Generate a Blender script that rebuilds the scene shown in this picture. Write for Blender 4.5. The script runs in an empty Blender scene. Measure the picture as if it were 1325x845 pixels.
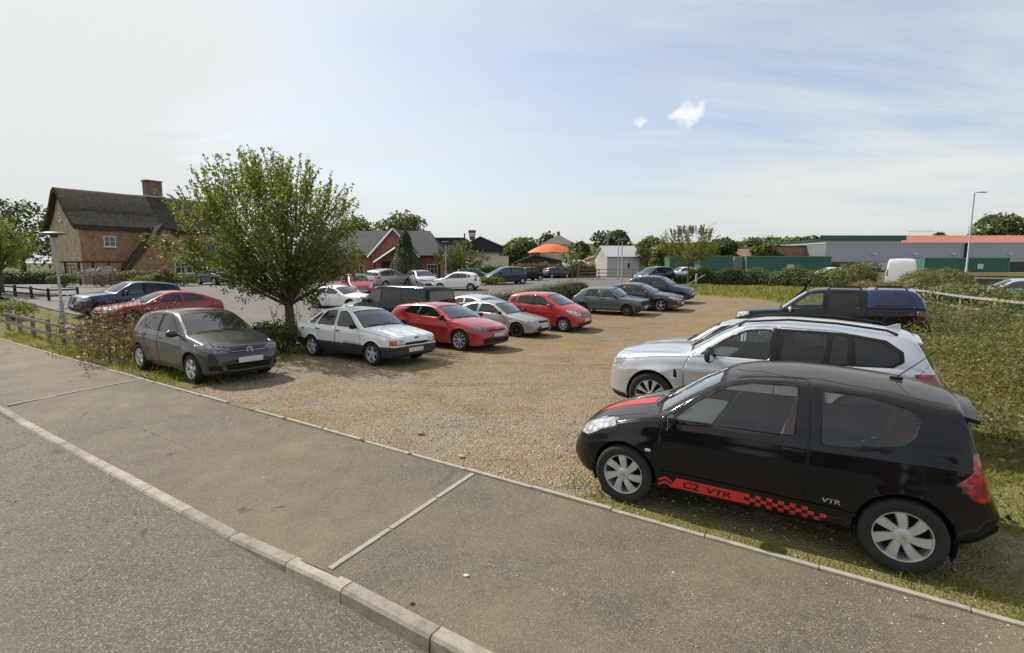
import bpy, bmesh, math, random
import numpy as np
from mathutils import Vector, Matrix, noise
from mathutils.bvhtree import BVHTree
R = math.radians
random.seed(7); rng = np.random.default_rng(7)
scene = bpy.context.scene
COL = scene.collection
# ------------------------------------------------------------------ camera geometry
CAM_H, PITCH, FPX = 2.47, math.atan((422.5-340)/662.5), 662.5
ANG = R(33.3)
TX, TY = math.cos(ANG), -math.sin(ANG)          # along the road
NX, NY = math.sin(ANG), math.cos(ANG)           # away from the road
def tn(t, n): return (t*TX+n*NX, t*TY+n*NY)
def to_tn(x, y): return (x*TX+y*TY, x*NX+y*NY)
def sst(a, b, v):
    v = min(1, max(0, (v-a)/(b-a))); return v*v*(3-2*v)
def th(x, y):
    t, n = to_tn(x, y)
    dip = np.interp(n, [5.0, 9.5, 13, 17.5, 20, 26, 32], [0, -.12, -.24, -.42, -.40, -.2, 0])
    fade = .2+.8*sst(2, -9, t) if t > -9 else 1.0
    if t > -9: fade = 1-.8*sst(-9, 2, t)
    if t < -26: fade = 1-sst(-26, -40, t) if False else 1-sst(26, 42, -t)
    r = math.hypot(x, y)
    return float(dip*fade + .5*sst(29, 52, r))
def ray(px, py):
    u = (px-662.5)/FPX; v = -(py-422.5)/FPX
    return Vector((u, math.cos(PITCH)+v*math.sin(PITCH), v*math.cos(PITCH)-math.sin(PITCH)))
def at(px, py, Y):
    d = ray(px, py); return Vector((d.x*Y/d.y, Y, CAM_H+d.z*Y/d.y))
def gat(px, Y, py=360):
    p = at(px, py, Y); return (p.x, Y, th(p.x, Y))

# ------------------------------------------------------------------ object helpers
def mesh_obj(name, verts, faces, mats=(), parent=None, midx=None, smooth=None, loc=None):
    me = bpy.data.meshes.new(name)
    me.from_pydata([tuple(v) for v in verts], [], faces)
    for m in (mats if isinstance(mats, (list, tuple)) else [mats]): me.materials.append(m)
    if midx is not None: me.polygons.foreach_set('material_index', midx)
    if smooth is not None:
        me.polygons.foreach_set('use_smooth', [True]*len(me.polygons))
        if smooth < 180: me.set_sharp_from_angle(angle=R(smooth))
    me.update()
    o = bpy.data.objects.new(name, me); COL.objects.link(o)
    if parent is not None: o.parent = parent
    if loc is not None: o.location = loc
    return o
def empty(name, loc=(0, 0, 0), rz=0.0):
    o = bpy.data.objects.new(name, None); COL.objects.link(o)
    o.location = loc; o.rotation_euler = (0, 0, rz); o.empty_display_size = .2
    return o
def tag(o, label=None, cat=None, group=None, kind=None):
    if label: o['label'] = label
    if cat: o['category'] = cat
    if group: o['group'] = group
    if kind: o['kind'] = kind
    return o
class MB:
    def __init__(s): s.v = []; s.f = []; s.m = []
    def add(s, vs, fs, m=0):
        b = len(s.v); s.v += [tuple(v) for v in vs]; s.f += [tuple(i+b for i in f) for f in fs]; s.m += [m]*len(fs); return s
    def box(s, c, d, rz=0, bev=0, m=0, mat=None):
        hx, hy, hz = d[0]/2, d[1]/2, d[2]/2
        if bev <= 0:
            vs = [(x, y, z) for z in (-hz, hz) for x, y in ((-hx, -hy), (hx, -hy), (hx, hy), (-hx, hy))]
            fs = [(3, 2, 1, 0), (4, 5, 6, 7), (0, 1, 5, 4), (1, 2, 6, 5), (2, 3, 7, 6), (3, 0, 4, 7)]
        else:
            bm = bmesh.new(); bmesh.ops.create_cube(bm, size=1)
            for v in bm.verts: v.co = Vector((v.co.x*d[0], v.co.y*d[1], v.co.z*d[2]))
            bmesh.ops.bevel(bm, geom=bm.edges[:], offset=bev, segments=2, profile=.6, affect='EDGES')
            bm.verts.index_update()
            vs = [tuple(v.co) for v in bm.verts]; fs = [tuple(v.index for v in f.verts) for f in bm.faces]; bm.free()
        M = mat if mat is not None else Matrix.Rotation(rz, 3, 'Z')
        return s.add([M @ Vector(v)+Vector(c) for v in vs], fs, m)
    def tube(s, pts, rad, n=8, m=0, cap=True):
        pts = [Vector(p) for p in pts]; k = len(pts)
        rads = rad if isinstance(rad, (list, tuple)) else [rad]*k
        vs = []; up = None
        for i, p in enumerate(pts):
            d = (pts[min(i+1, k-1)]-pts[max(i-1, 0)]).normalized()
            if up is None or abs(up.dot(d)) > .95: up = Vector((0, 0, 1)) if abs(d.z) < .9 else Vector((1, 0, 0))
            a = d.cross(up).normalized(); b = a.cross(d)
            up = b
            for j in range(n):
                t = 2*math.pi*j/n
                vs.append(p+(a*math.cos(t)+b*math.sin(t))*rads[i])
        fs = [(i*n+j, i*n+(j+1) % n, (i+1)*n+(j+1) % n, (i+1)*n+j) for i in range(k-1) for j in range(n)]
        if cap: fs += [tuple(range(n-1, -1, -1)), tuple((k-1)*n+j for j in range(n))]
        return s.add(vs, fs, m)
    def lathe(s, prof, n=24, M=None, m=0, closed=False):
        # prof: (r, h) pairs; axis local Z
        k = len(prof); vs = [(r*math.cos(2*math.pi*j/n), r*math.sin(2*math.pi*j/n), h) for r, h in prof for j in range(n)]
        fs = [(i*n+j, i*n+(j+1) % n, (i+1)*n+(j+1) % n, (i+1)*n+j) for i in range(k-1) for j in range(n)]
        if M is not None: vs = [M @ Vector(v) for v in vs]
        return s.add(vs, fs, m)
    def prism(s, poly, d, origin, ax, ay, az, m=0):
        # poly in (ax, ay) plane, extruded d along az
        o = Vector(origin); ax, ay, az = Vector(ax), Vector(ay), Vector(az); n = len(poly)
        vs = [o+ax*p[0]+ay*p[1] for p in poly]+[o+ax*p[0]+ay*p[1]+az*d for p in poly]
        fs = [tuple(range(n-1, -1, -1)), tuple(range(n, 2*n))]+[(i, (i+1) % n, n+(i+1) % n, n+i) for i in range(n)]
        return s.add(vs, fs, m)
    def build(s, name, mats, parent=None, smooth=None, loc=None):
        return mesh_obj(name, s.v, s.f, mats, parent, s.m, smooth, loc)

# ------------------------------------------------------------------ materials
def newmat(name):
    m = bpy.data.materials.new(name); m.use_nodes = True
    nt = m.node_tree; return m, nt, nt.nodes['Principled BSDF'], nt.nodes['Material Output']
def setp(b, **k):
    names = dict(col='Base Color', rough='Roughness', metal='Metallic', spec='Specular IOR Level', coat='Coat Weight', coatr='Coat Roughness', trans='Transmission Weight', ior='IOR', alpha='Alpha', sss='Subsurface Weight', emi='Emission Color', emis='Emission Strength')
    for a, v in k.items():
        i = b.inputs[names[a]]
        if a in ('col', 'emi') and len(v) == 3: v = (*v, 1)
        i.default_value = v
def nd(nt, typ, **k):
    n = nt.nodes.new(typ)
    for a, v in k.items():
        if a.startswith('i_'):
            key = a[2:]
            n.inputs[int(key) if key.isdigit() else key.replace('_', ' ')].default_value = v
        else: setattr(n, a, v)
    return n
def ramp(nt, stops, fac=None, interp='LINEAR'):
    r = nt.nodes.new('ShaderNodeValToRGB'); r.color_ramp.interpolation = interp
    e = r.color_ramp.elements
    while len(e) < len(stops): e.new(.5)
    for x, (p, c) in zip(e, stops):
        x.position = p; x.color = (*c, 1) if len(c) == 3 else c
    if fac is not None: nt.links.new(fac, r.inputs[0])
    return r
def mix(nt, a, b, fac, blend='MIX'):
    n = nt.nodes.new('ShaderNodeMix'); n.data_type = 'RGBA'; n.blend_type = blend
    for sock, v in ((n.inputs[0], fac), (n.inputs[6], a), (n.inputs[7], b)):
        if hasattr(v, 'is_output'): nt.links.new(v, sock)
        elif isinstance(v, (tuple, list)): sock.default_value = (*v, 1) if len(v) == 3 else v
        else: sock.default_value = v
    return n.outputs[2]
def math_(nt, op, a, b=0.0, clamp=False):
    n = nt.nodes.new('ShaderNodeMath'); n.operation = op; n.use_clamp = clamp
    for i, v in enumerate((a, b)):
        if hasattr(v, 'is_output'): nt.links.new(v, n.inputs[i])
        else: n.inputs[i].default_value = v
    return n.outputs[0]
def noise_(nt, scale, detail=4, rough=.55, vec=None, dist=0):
    n = nd(nt, 'ShaderNodeTexNoise'); n.inputs['Scale'].default_value = scale; n.inputs['Detail'].default_value = detail
    n.inputs['Roughness'].default_value = rough; n.inputs['Distortion'].default_value = dist
    if vec is not None: nt.links.new(vec, n.inputs['Vector'])
    return n.outputs['Fac']
def objco(nt): return nd(nt, 'ShaderNodeTexCoord').outputs['Object']
def worldco(nt): return nd(nt, 'ShaderNodeNewGeometry').outputs['Position']
def bump(nt, bs, height, strength=.3, dist=.02):
    b = nd(nt, 'ShaderNodeBump'); b.inputs['Strength'].default_value = strength; b.inputs['Distance'].default_value = dist
    nt.links.new(height, b.inputs['Height']); nt.links.new(b.outputs[0], bs.inputs['Normal'])
_simple = {}
def simple(name, col, rough=.6, metal=0, var=.12, scale=6, coat=0, bmp=0, spec=.5):
    if name in _simple: return _simple[name]
    m, nt, b, o = newmat(name); setp(b, rough=rough, metal=metal, coat=coat, spec=spec)
    f = noise_(nt, scale, 5, .6, worldco(nt))
    c = ramp(nt, [(.25, tuple(x*(1-var) for x in col)), (.75, tuple(min(1, x*(1+var)) for x in col))], f)
    nt.links.new(c.outputs[0], b.inputs['Base Color'])
    if bmp: bump(nt, b, noise_(nt, scale*8, 3, .6, worldco(nt)), bmp, .01)
    _simple[name] = m; return m
def paint(name, col, metal=.0, rough=.3, coat=1.0, dust=.06, low_=.55, spec=.35, top=.05):
    m, nt, b, o = newmat(name); setp(b, rough=rough, metal=metal, coat=coat, coatr=.04, spec=spec)
    v = objco(nt); f = noise_(nt, 3, 6, .65, v)
    sep = nd(nt, 'ShaderNodeSeparateXYZ'); nt.links.new(v, sep.inputs[0])
    low = math_(nt, 'SUBTRACT', 1.0, math_(nt, 'DIVIDE', sep.outputs[2], .55), True)
    dirt = math_(nt, 'MULTIPLY', math_(nt, 'ADD', math_(nt, 'MULTIPLY', low, low_), dust), ramp(nt, [(.3, (.3,)*3), (.8, (1,)*3)], f).outputs[0], True)
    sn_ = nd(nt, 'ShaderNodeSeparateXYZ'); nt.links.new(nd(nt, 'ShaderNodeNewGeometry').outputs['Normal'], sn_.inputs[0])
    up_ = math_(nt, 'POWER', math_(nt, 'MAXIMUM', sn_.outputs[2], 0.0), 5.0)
    dirt = math_(nt, 'ADD', dirt, math_(nt, 'MULTIPLY', math_(nt, 'MULTIPLY', up_, top), math_(nt, 'ADD', .5, f)), True)  # upward faces paler: settled dust plus sky reflection painted into the colour
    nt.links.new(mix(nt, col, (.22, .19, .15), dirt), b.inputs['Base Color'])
    nt.links.new(math_(nt, 'ADD', rough, math_(nt, 'MULTIPLY', dirt, .5)), b.inputs['Roughness'])
    nt.links.new(math_(nt, 'SUBTRACT', coat, math_(nt, 'MULTIPLY', dirt, 1.2), True), b.inputs['Coat Weight'])
    nt.links.new(math_(nt, 'ADD', .07, math_(nt, 'MULTIPLY', f, .05)), b.inputs['Coat Roughness'])
    return m
def glassmat(name, tint=(.62, .68, .66), extra=.03, k=1.1, dust_=.03):
    m, nt, b, o = newmat(name); nt.nodes.remove(b)
    tr = nd(nt, 'ShaderNodeBsdfTransparent'); tr.inputs[0].default_value = (*tint, 1)
    gl = nd(nt, 'ShaderNodeBsdfGlossy'); gl.inputs['Roughness'].default_value = .02; gl.inputs[0].default_value = (1, 1, 1, 1)
    df = nd(nt, 'ShaderNodeBsdfDiffuse'); df.inputs[0].default_value = (.42, .40, .36, 1)
    fr = nd(nt, 'ShaderNodeFresnel'); fr.inputs[0].default_value = 1.52
    dust = ramp(nt, [(.35, (.004,)*3), (.8, (dust_,)*3)], noise_(nt, 5, 6, .7, objco(nt)))
    m1 = nd(nt, 'ShaderNodeMixShader'); nt.links.new(dust.outputs[0], m1.inputs[0]); nt.links.new(tr.outputs[0], m1.inputs[1]); nt.links.new(df.outputs[0], m1.inputs[2])
    m2 = nd(nt, 'ShaderNodeMixShader'); nt.links.new(math_(nt, 'ADD', math_(nt, 'MULTIPLY', fr.outputs[0], k), extra, True), m2.inputs[0])
    nt.links.new(m1.outputs[0], m2.inputs[1]); nt.links.new(gl.outputs[0], m2.inputs[2]); nt.links.new(m2.outputs[0], o.inputs[0])
    return m
def leafmat(name, c1, c2, trans=.35, rough=.55, big=.8):
    m, nt, b, o = newmat(name)
    g = nd(nt, 'ShaderNodeNewGeometry'); rnd = g.outputs['Random Per Island']
    f = noise_(nt, big, 3, .5, worldco(nt))
    fac = math_(nt, 'ADD', math_(nt, 'MULTIPLY', rnd, .55), math_(nt, 'MULTIPLY', ramp(nt, [(.3, (0,)*3), (.7, (1,)*3)], f).outputs[0], .45))
    c = mix(nt, c1, c2, fac)
    nt.links.new(c, b.inputs['Base Color']); setp(b, rough=rough, spec=.35)
    t = nd(nt, 'ShaderNodeBsdfTranslucent')
    nt.links.new(mix(nt, c, (.9, 1.0, .35), .25, 'MULTIPLY') if False else mix(nt, c, (1.9, 2.0, .75), 1.0, 'MULTIPLY'), t.inputs[0])
    ms = nd(nt, 'ShaderNodeMixShader'); ms.inputs[0].default_value = trans
    nt.links.new(b.outputs[0], ms.inputs[1]); nt.links.new(t.outputs[0], ms.inputs[2]); nt.links.new(ms.outputs[0], o.inputs[0])
    return m
BLACKTRIM = simple('black_trim', (.012, .012, .013), .65, var=.2, spec=.3)
RUBBER = simple('tyre_rubber', (.022, .021, .020), .85, var=.35, scale=9)
DARK = simple('dark_interior', (.02, .02, .021), .9)
LINING = simple('cabin_lining', (.10, .115, .118), .9)
SEATCLOTH = simple('seat_cloth', (.11, .11, .115), .95, var=.3)
SEATRED = simple('seat_red', (.30, .05, .035), .9, var=.3)
SEATTAN = simple('seat_grey', (.16, .15, .14), .9, var=.2)
CHROME = simple('chrome', (.75, .75, .76), .15, 1.0, var=.05)
ALLOY = simple('alloy_silver', (.62, .62, .63), .32, .75, var=.08, coat=.3)
ALLOYW = simple('alloy_pale', (.62, .62, .62), .38, .6, var=.08, coat=.3)
ALLOYD = simple('alloy_black', (.02, .018, .016), .35, .3, coat=.3)
BRAKE = simple('brake_dark', (.015, .015, .015), .7, var=.3)
PLATEW = simple('plate_white', (.62, .62, .60), .5, var=.04)
PLATEY = simple('plate_yellow', (.65, .50, .08), .5, var=.04)
def lampmat(name, col, metal=.0, rough=.12):
    m, nt, b, o = newmat(name); setp(b, rough=rough, metal=metal, coat=1.0, coatr=.02)
    f = nd(nt, 'ShaderNodeTexVoronoi'); f.inputs['Scale'].default_value = 14; nt.links.new(objco(nt), f.inputs['Vector'])
    c = ramp(nt, [(.15, tuple(x*1.25 for x in col)), (.6, tuple(x*.45 for x in col))], f.outputs['Distance'])
    nt.links.new(c.outputs[0], b.inputs['Base Color']); return m
HEADL = lampmat('headlight_lens', (.66, .66, .64), .15)
HEADD = lampmat('headlight_dark_lens', (.20, .20, .21), .3)
TAILD = lampmat('tail_light_dark', (.16, .008, .010), 0, .2)
TAILR = lampmat('tail_light_lens', (.50, .012, .012), 0, .15)
AMBER = lampmat('amber_lens', (.75, .16, .015), 0, .2)
GLASS = glassmat('car_glass', (.80, .87, .85), .01)
GLASSW = glassmat('windscreen_glass', (.80, .85, .83), .035, 1.7, .12)
GLASSD = glassmat('car_glass_privacy', (.17, .18, .19), .0)
GLASSB = glassmat('car_glass_far', (.10, .11, .115), .05)
# ------------------------------------------------------------------ car body builder
def curve(pts, s, sig=0.0):
    xs = [p[0] for p in pts]; ys = [p[1] for p in pts]
    if sig <= 0: return np.interp(s, xs, ys)
    k = np.linspace(-2, 2, 9); w = np.exp(-k*k/2); w /= w.sum()
    lo, hi = xs[0], xs[-1]; out = 0
    for kk, ww in zip(k, w):
        q = np.asarray(s)+kk*sig
        # odd reflection keeps the end values
        v = np.interp(q, xs, ys)
        v = np.where(q < lo, 2*ys[0]-np.interp(2*lo-q, xs, ys), v); v = np.where(q > hi, 2*ys[-1]-np.interp(2*hi-q, xs, ys), v)
        out = out+ww*v
    return out
def rnd(poly, r, n=3):
    # round polygon corners
    out = []; k = len(poly)
    for i in range(k):
        p = Vector(poly[i]); a = Vector(poly[i-1])-p; b = Vector(poly[(i+1) % k])-p
        la, lb = a.length, b.length; rr = min(r, la*.45, lb*.45)
        ang = math.pi-a.angle(b)
        if ang < R(28): out.append(tuple(p)); continue
        p0 = p+a/la*rr; p1 = p+b/lb*rr
        m_ = max(1, n-1) if ang < R(65) else n
        for j in range(m_+1):
            t = j/m_; out.append(tuple(p0*(1-t)**2+p*2*t*(1-t)+p1*t*t))
    return out
def inset(poly, d):
    k = len(poly); area = sum(poly[i-1][0]*poly[i][1]-poly[i][0]*poly[i-1][1] for i in range(k)); sg = 1 if area > 0 else -1
    out = []
    for i in range(k):
        p = Vector(poly[i]); e0 = (p-Vector(poly[i-1])); e1 = Vector(poly[(i+1) % k])-p
        if e0.length < 1e-6 or e1.length < 1e-6: out.append(tuple(p)); continue
        e0.normalize(); e1.normalize()
        n0 = Vector((-e0.y, e0.x))*sg; n1 = Vector((-e1.y, e1.x))*sg
        b = n0+n1; q = max(.35, b.length_squared/2); out.append(tuple(p+b*(d/(q if q > .35 else .7))*.5*1.0 if False else p+b/ max(.5, b.dot(n0))*d))
    return out
def inpoly(p, poly):
    x, y = p; c = False; k = len(poly); j = k-1
    for i in range(k):
        xi, yi = poly[i]; xj, yj = poly[j]
        if (yi > y) != (yj > y) and x < (xj-xi)*(y-yi)/(yj-yi)+xi: c = not c
        j = i
    return c
PROF = [(0, .86), (.03, .915), (.10, .948), (.2, .960), (.3, .968), (.42, .980), (.55, .991), (.68, .998), (.76, 1.0), (.79, .993), (.86, .985), (.93, .977), (.97, .968), (1, .955)]
class Shell:
    def __init__(S, sp, res=1.0):
        S.sp = sp; L = S.L = sp['L']; S.bm = bmesh.new()
        S.lay = S.bm.faces.layers.int.new('tag'); S.tags = {}
        S.sw = (sp['foh'], sp['foh']+sp['wb'])
        # stations by arc length of the silhouette
        ss = np.linspace(0, L, 1200)
        t = S._c('top', ss); w = S._c('wid', ss)
        d = np.sqrt(np.diff(ss)**2+.55*np.diff(t)**2+.5*np.diff(w)**2); d = np.concatenate([[0], np.cumsum(d)])
        ns = int((d[-1]/.045)*res)+8
        st = np.interp(np.linspace(0, d[-1], ns), d, ss)
        secs = [S.section(s) for s in st]
        m = len(secs[0]); V = []
        for sec in secs:
            V.append([S.bm.verts.new(p) for p in sec]+[S.bm.verts.new((p[0], -p[1], p[2])) for p in sec[1:-1]][::-1])
        k = len(V[0])
        for i in range(ns-1):
            for j in range(k):
                a, b, c, e = V[i][j], V[i][(j+1) % k], V[i+1][(j+1) % k], V[i+1][j]
                S.bm.faces.new((a, b, c, e))
        for ring, rev in ((V[0], True), (V[-1], False)):
            # ladder cap
            h = m
            for j in range(h-1):
                a = ring[j]; b = ring[j+1]; c = ring[(k-j-1) % k]; e = ring[(k-j) % k]
                q = []
                for v in ((a, b, c, e) if not rev else (e, c, b, a)):
                    if v not in q: q.append(v)
                if len(q) >= 3: S.bm.faces.new(q)
        bmesh.ops.recalc_face_normals(S.bm, faces=S.bm.faces[:]); S.bm.normal_update()
        # make sure they point outward
        f = max(S.bm.faces, key=lambda f: f.calc_center_median().z)
        if f.normal.z < 0: bmesh.ops.reverse_faces(S.bm, faces=S.bm.faces[:]); S.bm.normal_update()
        S.bvh = BVHTree.FromBMesh(S.bm)
    def _c(S, key, s):
        sp = S.sp; sig = dict(top=.045, bot=.05, belt=.08, wid=.06, crown=.08, bow=.25).get(key, 0)
        sig = sp.get('sig_'+key, sig)
        return curve(sp[key], s, sig)
    def params(S, s):
        zt = float(S._c('top', s)); zb = float(S._c('bot', s)); w = float(S._c('wid', s)); be = float(S._c('belt', s))
        zt = max(zt, zb+.06)
        capm = min(S.sp.get('capmin', .09), (zt-zb)*.4)
        zB = min(be, zt-capm); h = zt-zB
        c = min(float(S._c('crown', s)), h*.5)
        pr = S.sp.get('prof', PROF); wA = w*pr[-1][1]
        yK = max(wA*.35, wA-S.sp['lean']*h)
        return zt, zb, w, zB, h, c, pr, wA, yK
    def section(S, s):
        zt, zb, w, zB, h, c, pr, wA, yK = S.params(s)
        pts = [(0, zb), (w*.45, zb), (w*.75, zb)]
        for t, f in pr[:-1]:
            z = zb+(zB-zb)*t; y = w*f
            for sw in S.sw:
                dd = math.hypot(s-sw, z-S.sp['R']); ra = S.sp['ra']
                if dd < ra+.14: y += S.sp.get('flare', .02)*(1-max(0, dd-ra)/.14)**2*(.25+.75*min(1, max(0, (s > .35) and (s < S.L-.3))))
            pts.append((y, z))
        A = Vector((wA, zB)); K = Vector((yK, zt-c)); AK = K-A; la = AK.length
        rf = min(S.sp.get('rf', .085), la*.5, yK*.5)
        P0 = K-AK/la*rf
        zq = lambda y: zt-c*(y/yK)**2
        y1 = yK-rf; P1 = Vector((y1, zq(y1)))
        # side bow of greenhouse glass
        for i in range(8):
            t = i/8; p = A.lerp(P0, t); pts.append((p.x+.018*min(1, h/.4)*math.sin(math.pi*t), p.y))
        for i in range(7):
            t = i/6; p = P0*(1-t)**2+K*2*t*(1-t)+P1*t*t; pts.append((p.x, p.y))
        for i in range(1, 9):
            y = y1*(1-i/8); pts.append((y, zq(y)))
        bow = float(S._c('bow', s)); X0 = S.L/2-s
        out = []
        for y, z in pts:
            out.append((X0-bow*min(1, abs(y)/max(.3, S.sp['W']/2))**2, y, z))
        return out
    def ptat(S, s, frac):
        # point on upper part of section s at |y| = frac of roof-edge half width
        sec = S.section(s); zt, zb, w, zB, h, c, pr, wA, yK = S.params(s); y = yK*frac
        up = sec[-17:]
        for a, b in zip(up[:-1], up[1:]):
            if b[1] <= y <= a[1]:
                t = (a[1]-y)/max(1e-9, a[1]-b[1]); return tuple(a[i]+(b[i]-a[i])*t for i in range(3))
        return up[-1]
    # -------- projections: side (s,z), front/rear (y,z), top (s,y)
    def uv(S, co, proj):
        if proj in ('side', 'band'): return (S.L/2-co.x, co.z)
        if proj in ('front', 'rear'): return (co.y, co.z)
        return (S.L/2-co.x, co.y)
    def cut(S, poly, proj, tagname, filt=None, both=True, inside_only=None):
        bm = S.bm; area = sum(poly[i-1][0]*poly[i][1]-poly[i][0]*poly[i-1][1] for i in range(len(poly)))
        tid = S.tags.setdefault(tagname, len(S.tags)+1)
        xs = [p[0] for p in poly]; ys = [p[1] for p in poly]; x0, x1, y0, y1 = min(xs), max(xs), min(ys), max(ys)
        bm.normal_update()
        def ok(f, sgn):
            n = f.normal
            if proj == 'side':
                if abs(n.y) < .18: return False
            elif proj == 'front':
                if n.x < .12 or f.calc_center_median().x < 0: return False
            elif proj == 'rear':
                if n.x > -.12 or f.calc_center_median().x > 0: return False
            elif proj == 'top':
                if n.z < .15: return False
            if filt and not filt(f, S.lay): return False
            return True
        for sgn in (1,):
            F = []
            for f in bm.faces:
                if not ok(f, sgn): continue
                u = [S.uv(v.co, proj) for v in f.verts]
                if max(a[0] for a in u) < x0 or min(a[0] for a in u) > x1 or max(a[1] for a in u) < y0 or min(a[1] for a in u) > y1: continue
                F.append(f)
            if not F: continue
            geom = list(F); es = set(); vs = set()
            for f in F: es.update(f.edges); vs.update(f.verts)
            geom += list(es)+list(vs)
            k = len(poly)
            for i in range(k):
                a, b = poly[i], poly[(i+1) % k]
                dx, dy = b[0]-a[0], b[1]-a[1]
                if math.hypot(dx, dy) < 1e-5: continue
                if proj in ('side', 'band'): co = Vector((S.L/2-a[0], 0, a[1])); no = Vector((dy, 0, dx))
                elif proj in ('front', 'rear'): co = Vector((0, a[0], a[1])); no = Vector((0, -dy, dx))
                else: co = Vector((S.L/2-a[0], a[1], 0)); no = Vector((dy, dx, 0))
                r = bmesh.ops.bisect_plane(bm, geom=geom, dist=2e-5, plane_co=co, plane_no=no.normalized())
                geom = list(set(r['geom']))
            for f in geom:
                if isinstance(f, bmesh.types.BMFace) and f.is_valid and inpoly(S.uv(f.calc_center_median(), proj), poly):
                    f[S.lay] = tid
    def hit(S, a, b, proj, sgn=1):
        L = S.L
        if proj == 'side': o, d = Vector((L/2-a, 4*sgn, b)), Vector((0, -sgn, 0))
        elif proj == 'front': o, d = Vector((6, a, b)), Vector((-1, 0, 0))
        elif proj == 'rear': o, d = Vector((-6, a, b)), Vector((1, 0, 0))
        else: o, d = Vector((L/2-a, b, 5)), Vector((0, 0, -1))
        r = S.bvh.ray_cast(o, d)
        return (r[0], r[1]) if r[0] is not None else (None, None)
    def strip(S, mb, pts, proj, width=.007, off=.0015, sgn=1, m=0, step=.04):
        path = []
        for a, b in zip(pts[:-1], pts[1:]):
            n = max(1, int(math.hypot(b[0]-a[0], b[1]-a[1])/step))
            path += [(a[0]+(b[0]-a[0])*i/n, a[1]+(b[1]-a[1])*i/n) for i in range(n)]
        path.append(pts[-1])
        H = [S.hit(a, b, proj, sgn) for a, b in path]; H = [h for h in H if h[0] is not None]
        if len(H) < 2: return
        vs = []
        for i, (p, n) in enumerate(H):
            d = (H[min(i+1, len(H)-1)][0]-H[max(i-1, 0)][0])
            if d.length < 1e-6: d = Vector((1, 0, 0))
            side = d.normalized().cross(n).normalized()*width/2
            vs += [p+n*off-side, p+n*off+side]
        mb.add(vs, [(2*i, 2*i+1, 2*i+3, 2*i+2) for i in range(len(H)-1)], m)
    def patch(S, mb, q, nu, nv, proj, off=.002, sgn=1, m=0):
        vs = []
        for j in range(nv+1):
            for i in range(nu+1):
                u, v = i/nu, j/nv
                a = [q[0][k]*(1-u)*(1-v)+q[1][k]*u*(1-v)+q[2][k]*u*v+q[3][k]*(1-u)*v for k in (0, 1)]
                p, n = S.hit(a[0], a[1], proj, sgn)
                if p is None: return
                vs.append(p+n*off)
        mb.add(vs, [(j*(nu+1)+i, j*(nu+1)+i+1, (j+1)*(nu+1)+i+1, (j+1)*(nu+1)+i) for j in range(nv) for i in range(nu)], m)
    def extract(S, tags):
        # faces carrying one of the tag names -> (verts, faces)
        ids = {S.tags[t] for t in tags if t in S.tags}; idx = {}; V = []; F = []
        for f in S.bm.faces:
            if f[S.lay] in ids:
                q = []
                for v in f.verts:
                    if v not in idx: idx[v] = len(V); V.append(v.co.copy())
                    q.append(idx[v])
                F.append(q)
        return V, F
def islands(V, F):
    par = list(range(len(V)))
    def find(a):
        while par[a] != a: par[a] = par[par[a]]; a = par[a]
        return a
    for f in F:
        for a in f[1:]: par[find(a)] = find(f[0])
    g = {}
    for f in F: g.setdefault(find(f[0]), []).append(f)
    out = []
    for fs in g.values():
        m = {}; vv = []; ff = []
        for f in fs:
            q = []
            for a in f:
                if a not in m: m[a] = len(vv); vv.append(V[a])
                q.append(m[a])
            ff.append(q)
        out.append((vv, ff))
    return out

def wheel_objs(parent, X, y, R_, tw, rimr, style, mat, far, steer=0, sub=True):
    sg = 1 if y > 0 else -1
    w = empty('wheel', (X, y, R_)); w.parent = parent
    n = 20 if far else 48
    M = Matrix.Rotation(-sg*math.pi/2, 3, 'X')       # local +Z of lathe -> outward
    h = tw/2
    prof = [(rimr*.96, -h), (R_*.93, -h*1.02), (R_*.985, -h*.85), (R_, -h*.55), (R_, 0), (R_, h*.55), (R_*.985, h*.86), (R_*.93, h*1.04), (R_*.86, h*1.07), (rimr+.012, h*1.0), (rimr, h*.92), (rimr*.97, h*.78)]
    MB().lathe(prof, n, M).build('tyre', RUBBER, w, 50)
    rm = MB()
    rm.lathe([(rimr*1.0, h*.90), (rimr*.985, h*.97), (rimr*.955, h*.95), (rimr*.93, h*.80), (rimr*.90, -h*.6)], n, M, 0)
    ns, w0, w1, skew, hub = style[:5]
    rh = rimr*hub
    hubz = h*.80
    rm.lathe([(0.0005, hubz+.012), (rh*.6, hubz+.010), (rh*.95, hubz), (rh, hubz-.02), (rh, -h*.2)], max(12, n//2), M, 0)
    for k in range(ns):
        a0 = 2*math.pi*k/ns+.2
        for side_ in ((0,) if len(style) < 6 or not style[5] else (-1, 1)):
            pts = []
            for q in (0, .35, .7, 1.0):
                r = rh*.85+(rimr*.955-rh*.85)*q; a = a0+skew*q+side_*style[5]*q if side_ else a0+skew*q
                ww = (w0+(w1-w0)*q)*.5; zz = hubz*(1-q*.0)+(.012*math.sin(math.pi*q))
                pts.append((r, a, ww, zz))
            vs = []
            for r, a, ww, zz in pts:
                c, s_ = math.cos(a), math.sin(a)
                for e, dz in ((-1, -.018), (-.75, 0), (.75, 0), (1, -.018)):
                    vs.append((r*c-ww*e*s_, r*s_+ww*e*c, zz+dz))
            fs = [(i*4+j, i*4+j+1, (i+1)*4+j+1, (i+1)*4+j) for i in range(3) for j in range(3)]
            rm.add([M @ Vector(v) for v in vs], [tuple(reversed(f)) for f in fs], 0)
    # dark backing with brake disc
    rm.lathe([(0.0005, -h*.1), (rimr*.62, -h*.1), (rimr*.62, -h*.35), (rimr*.95, -h*.5)], n, M, 1)
    rm.build('rim', [mat, BRAKE], w, 40)
    return w

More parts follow.
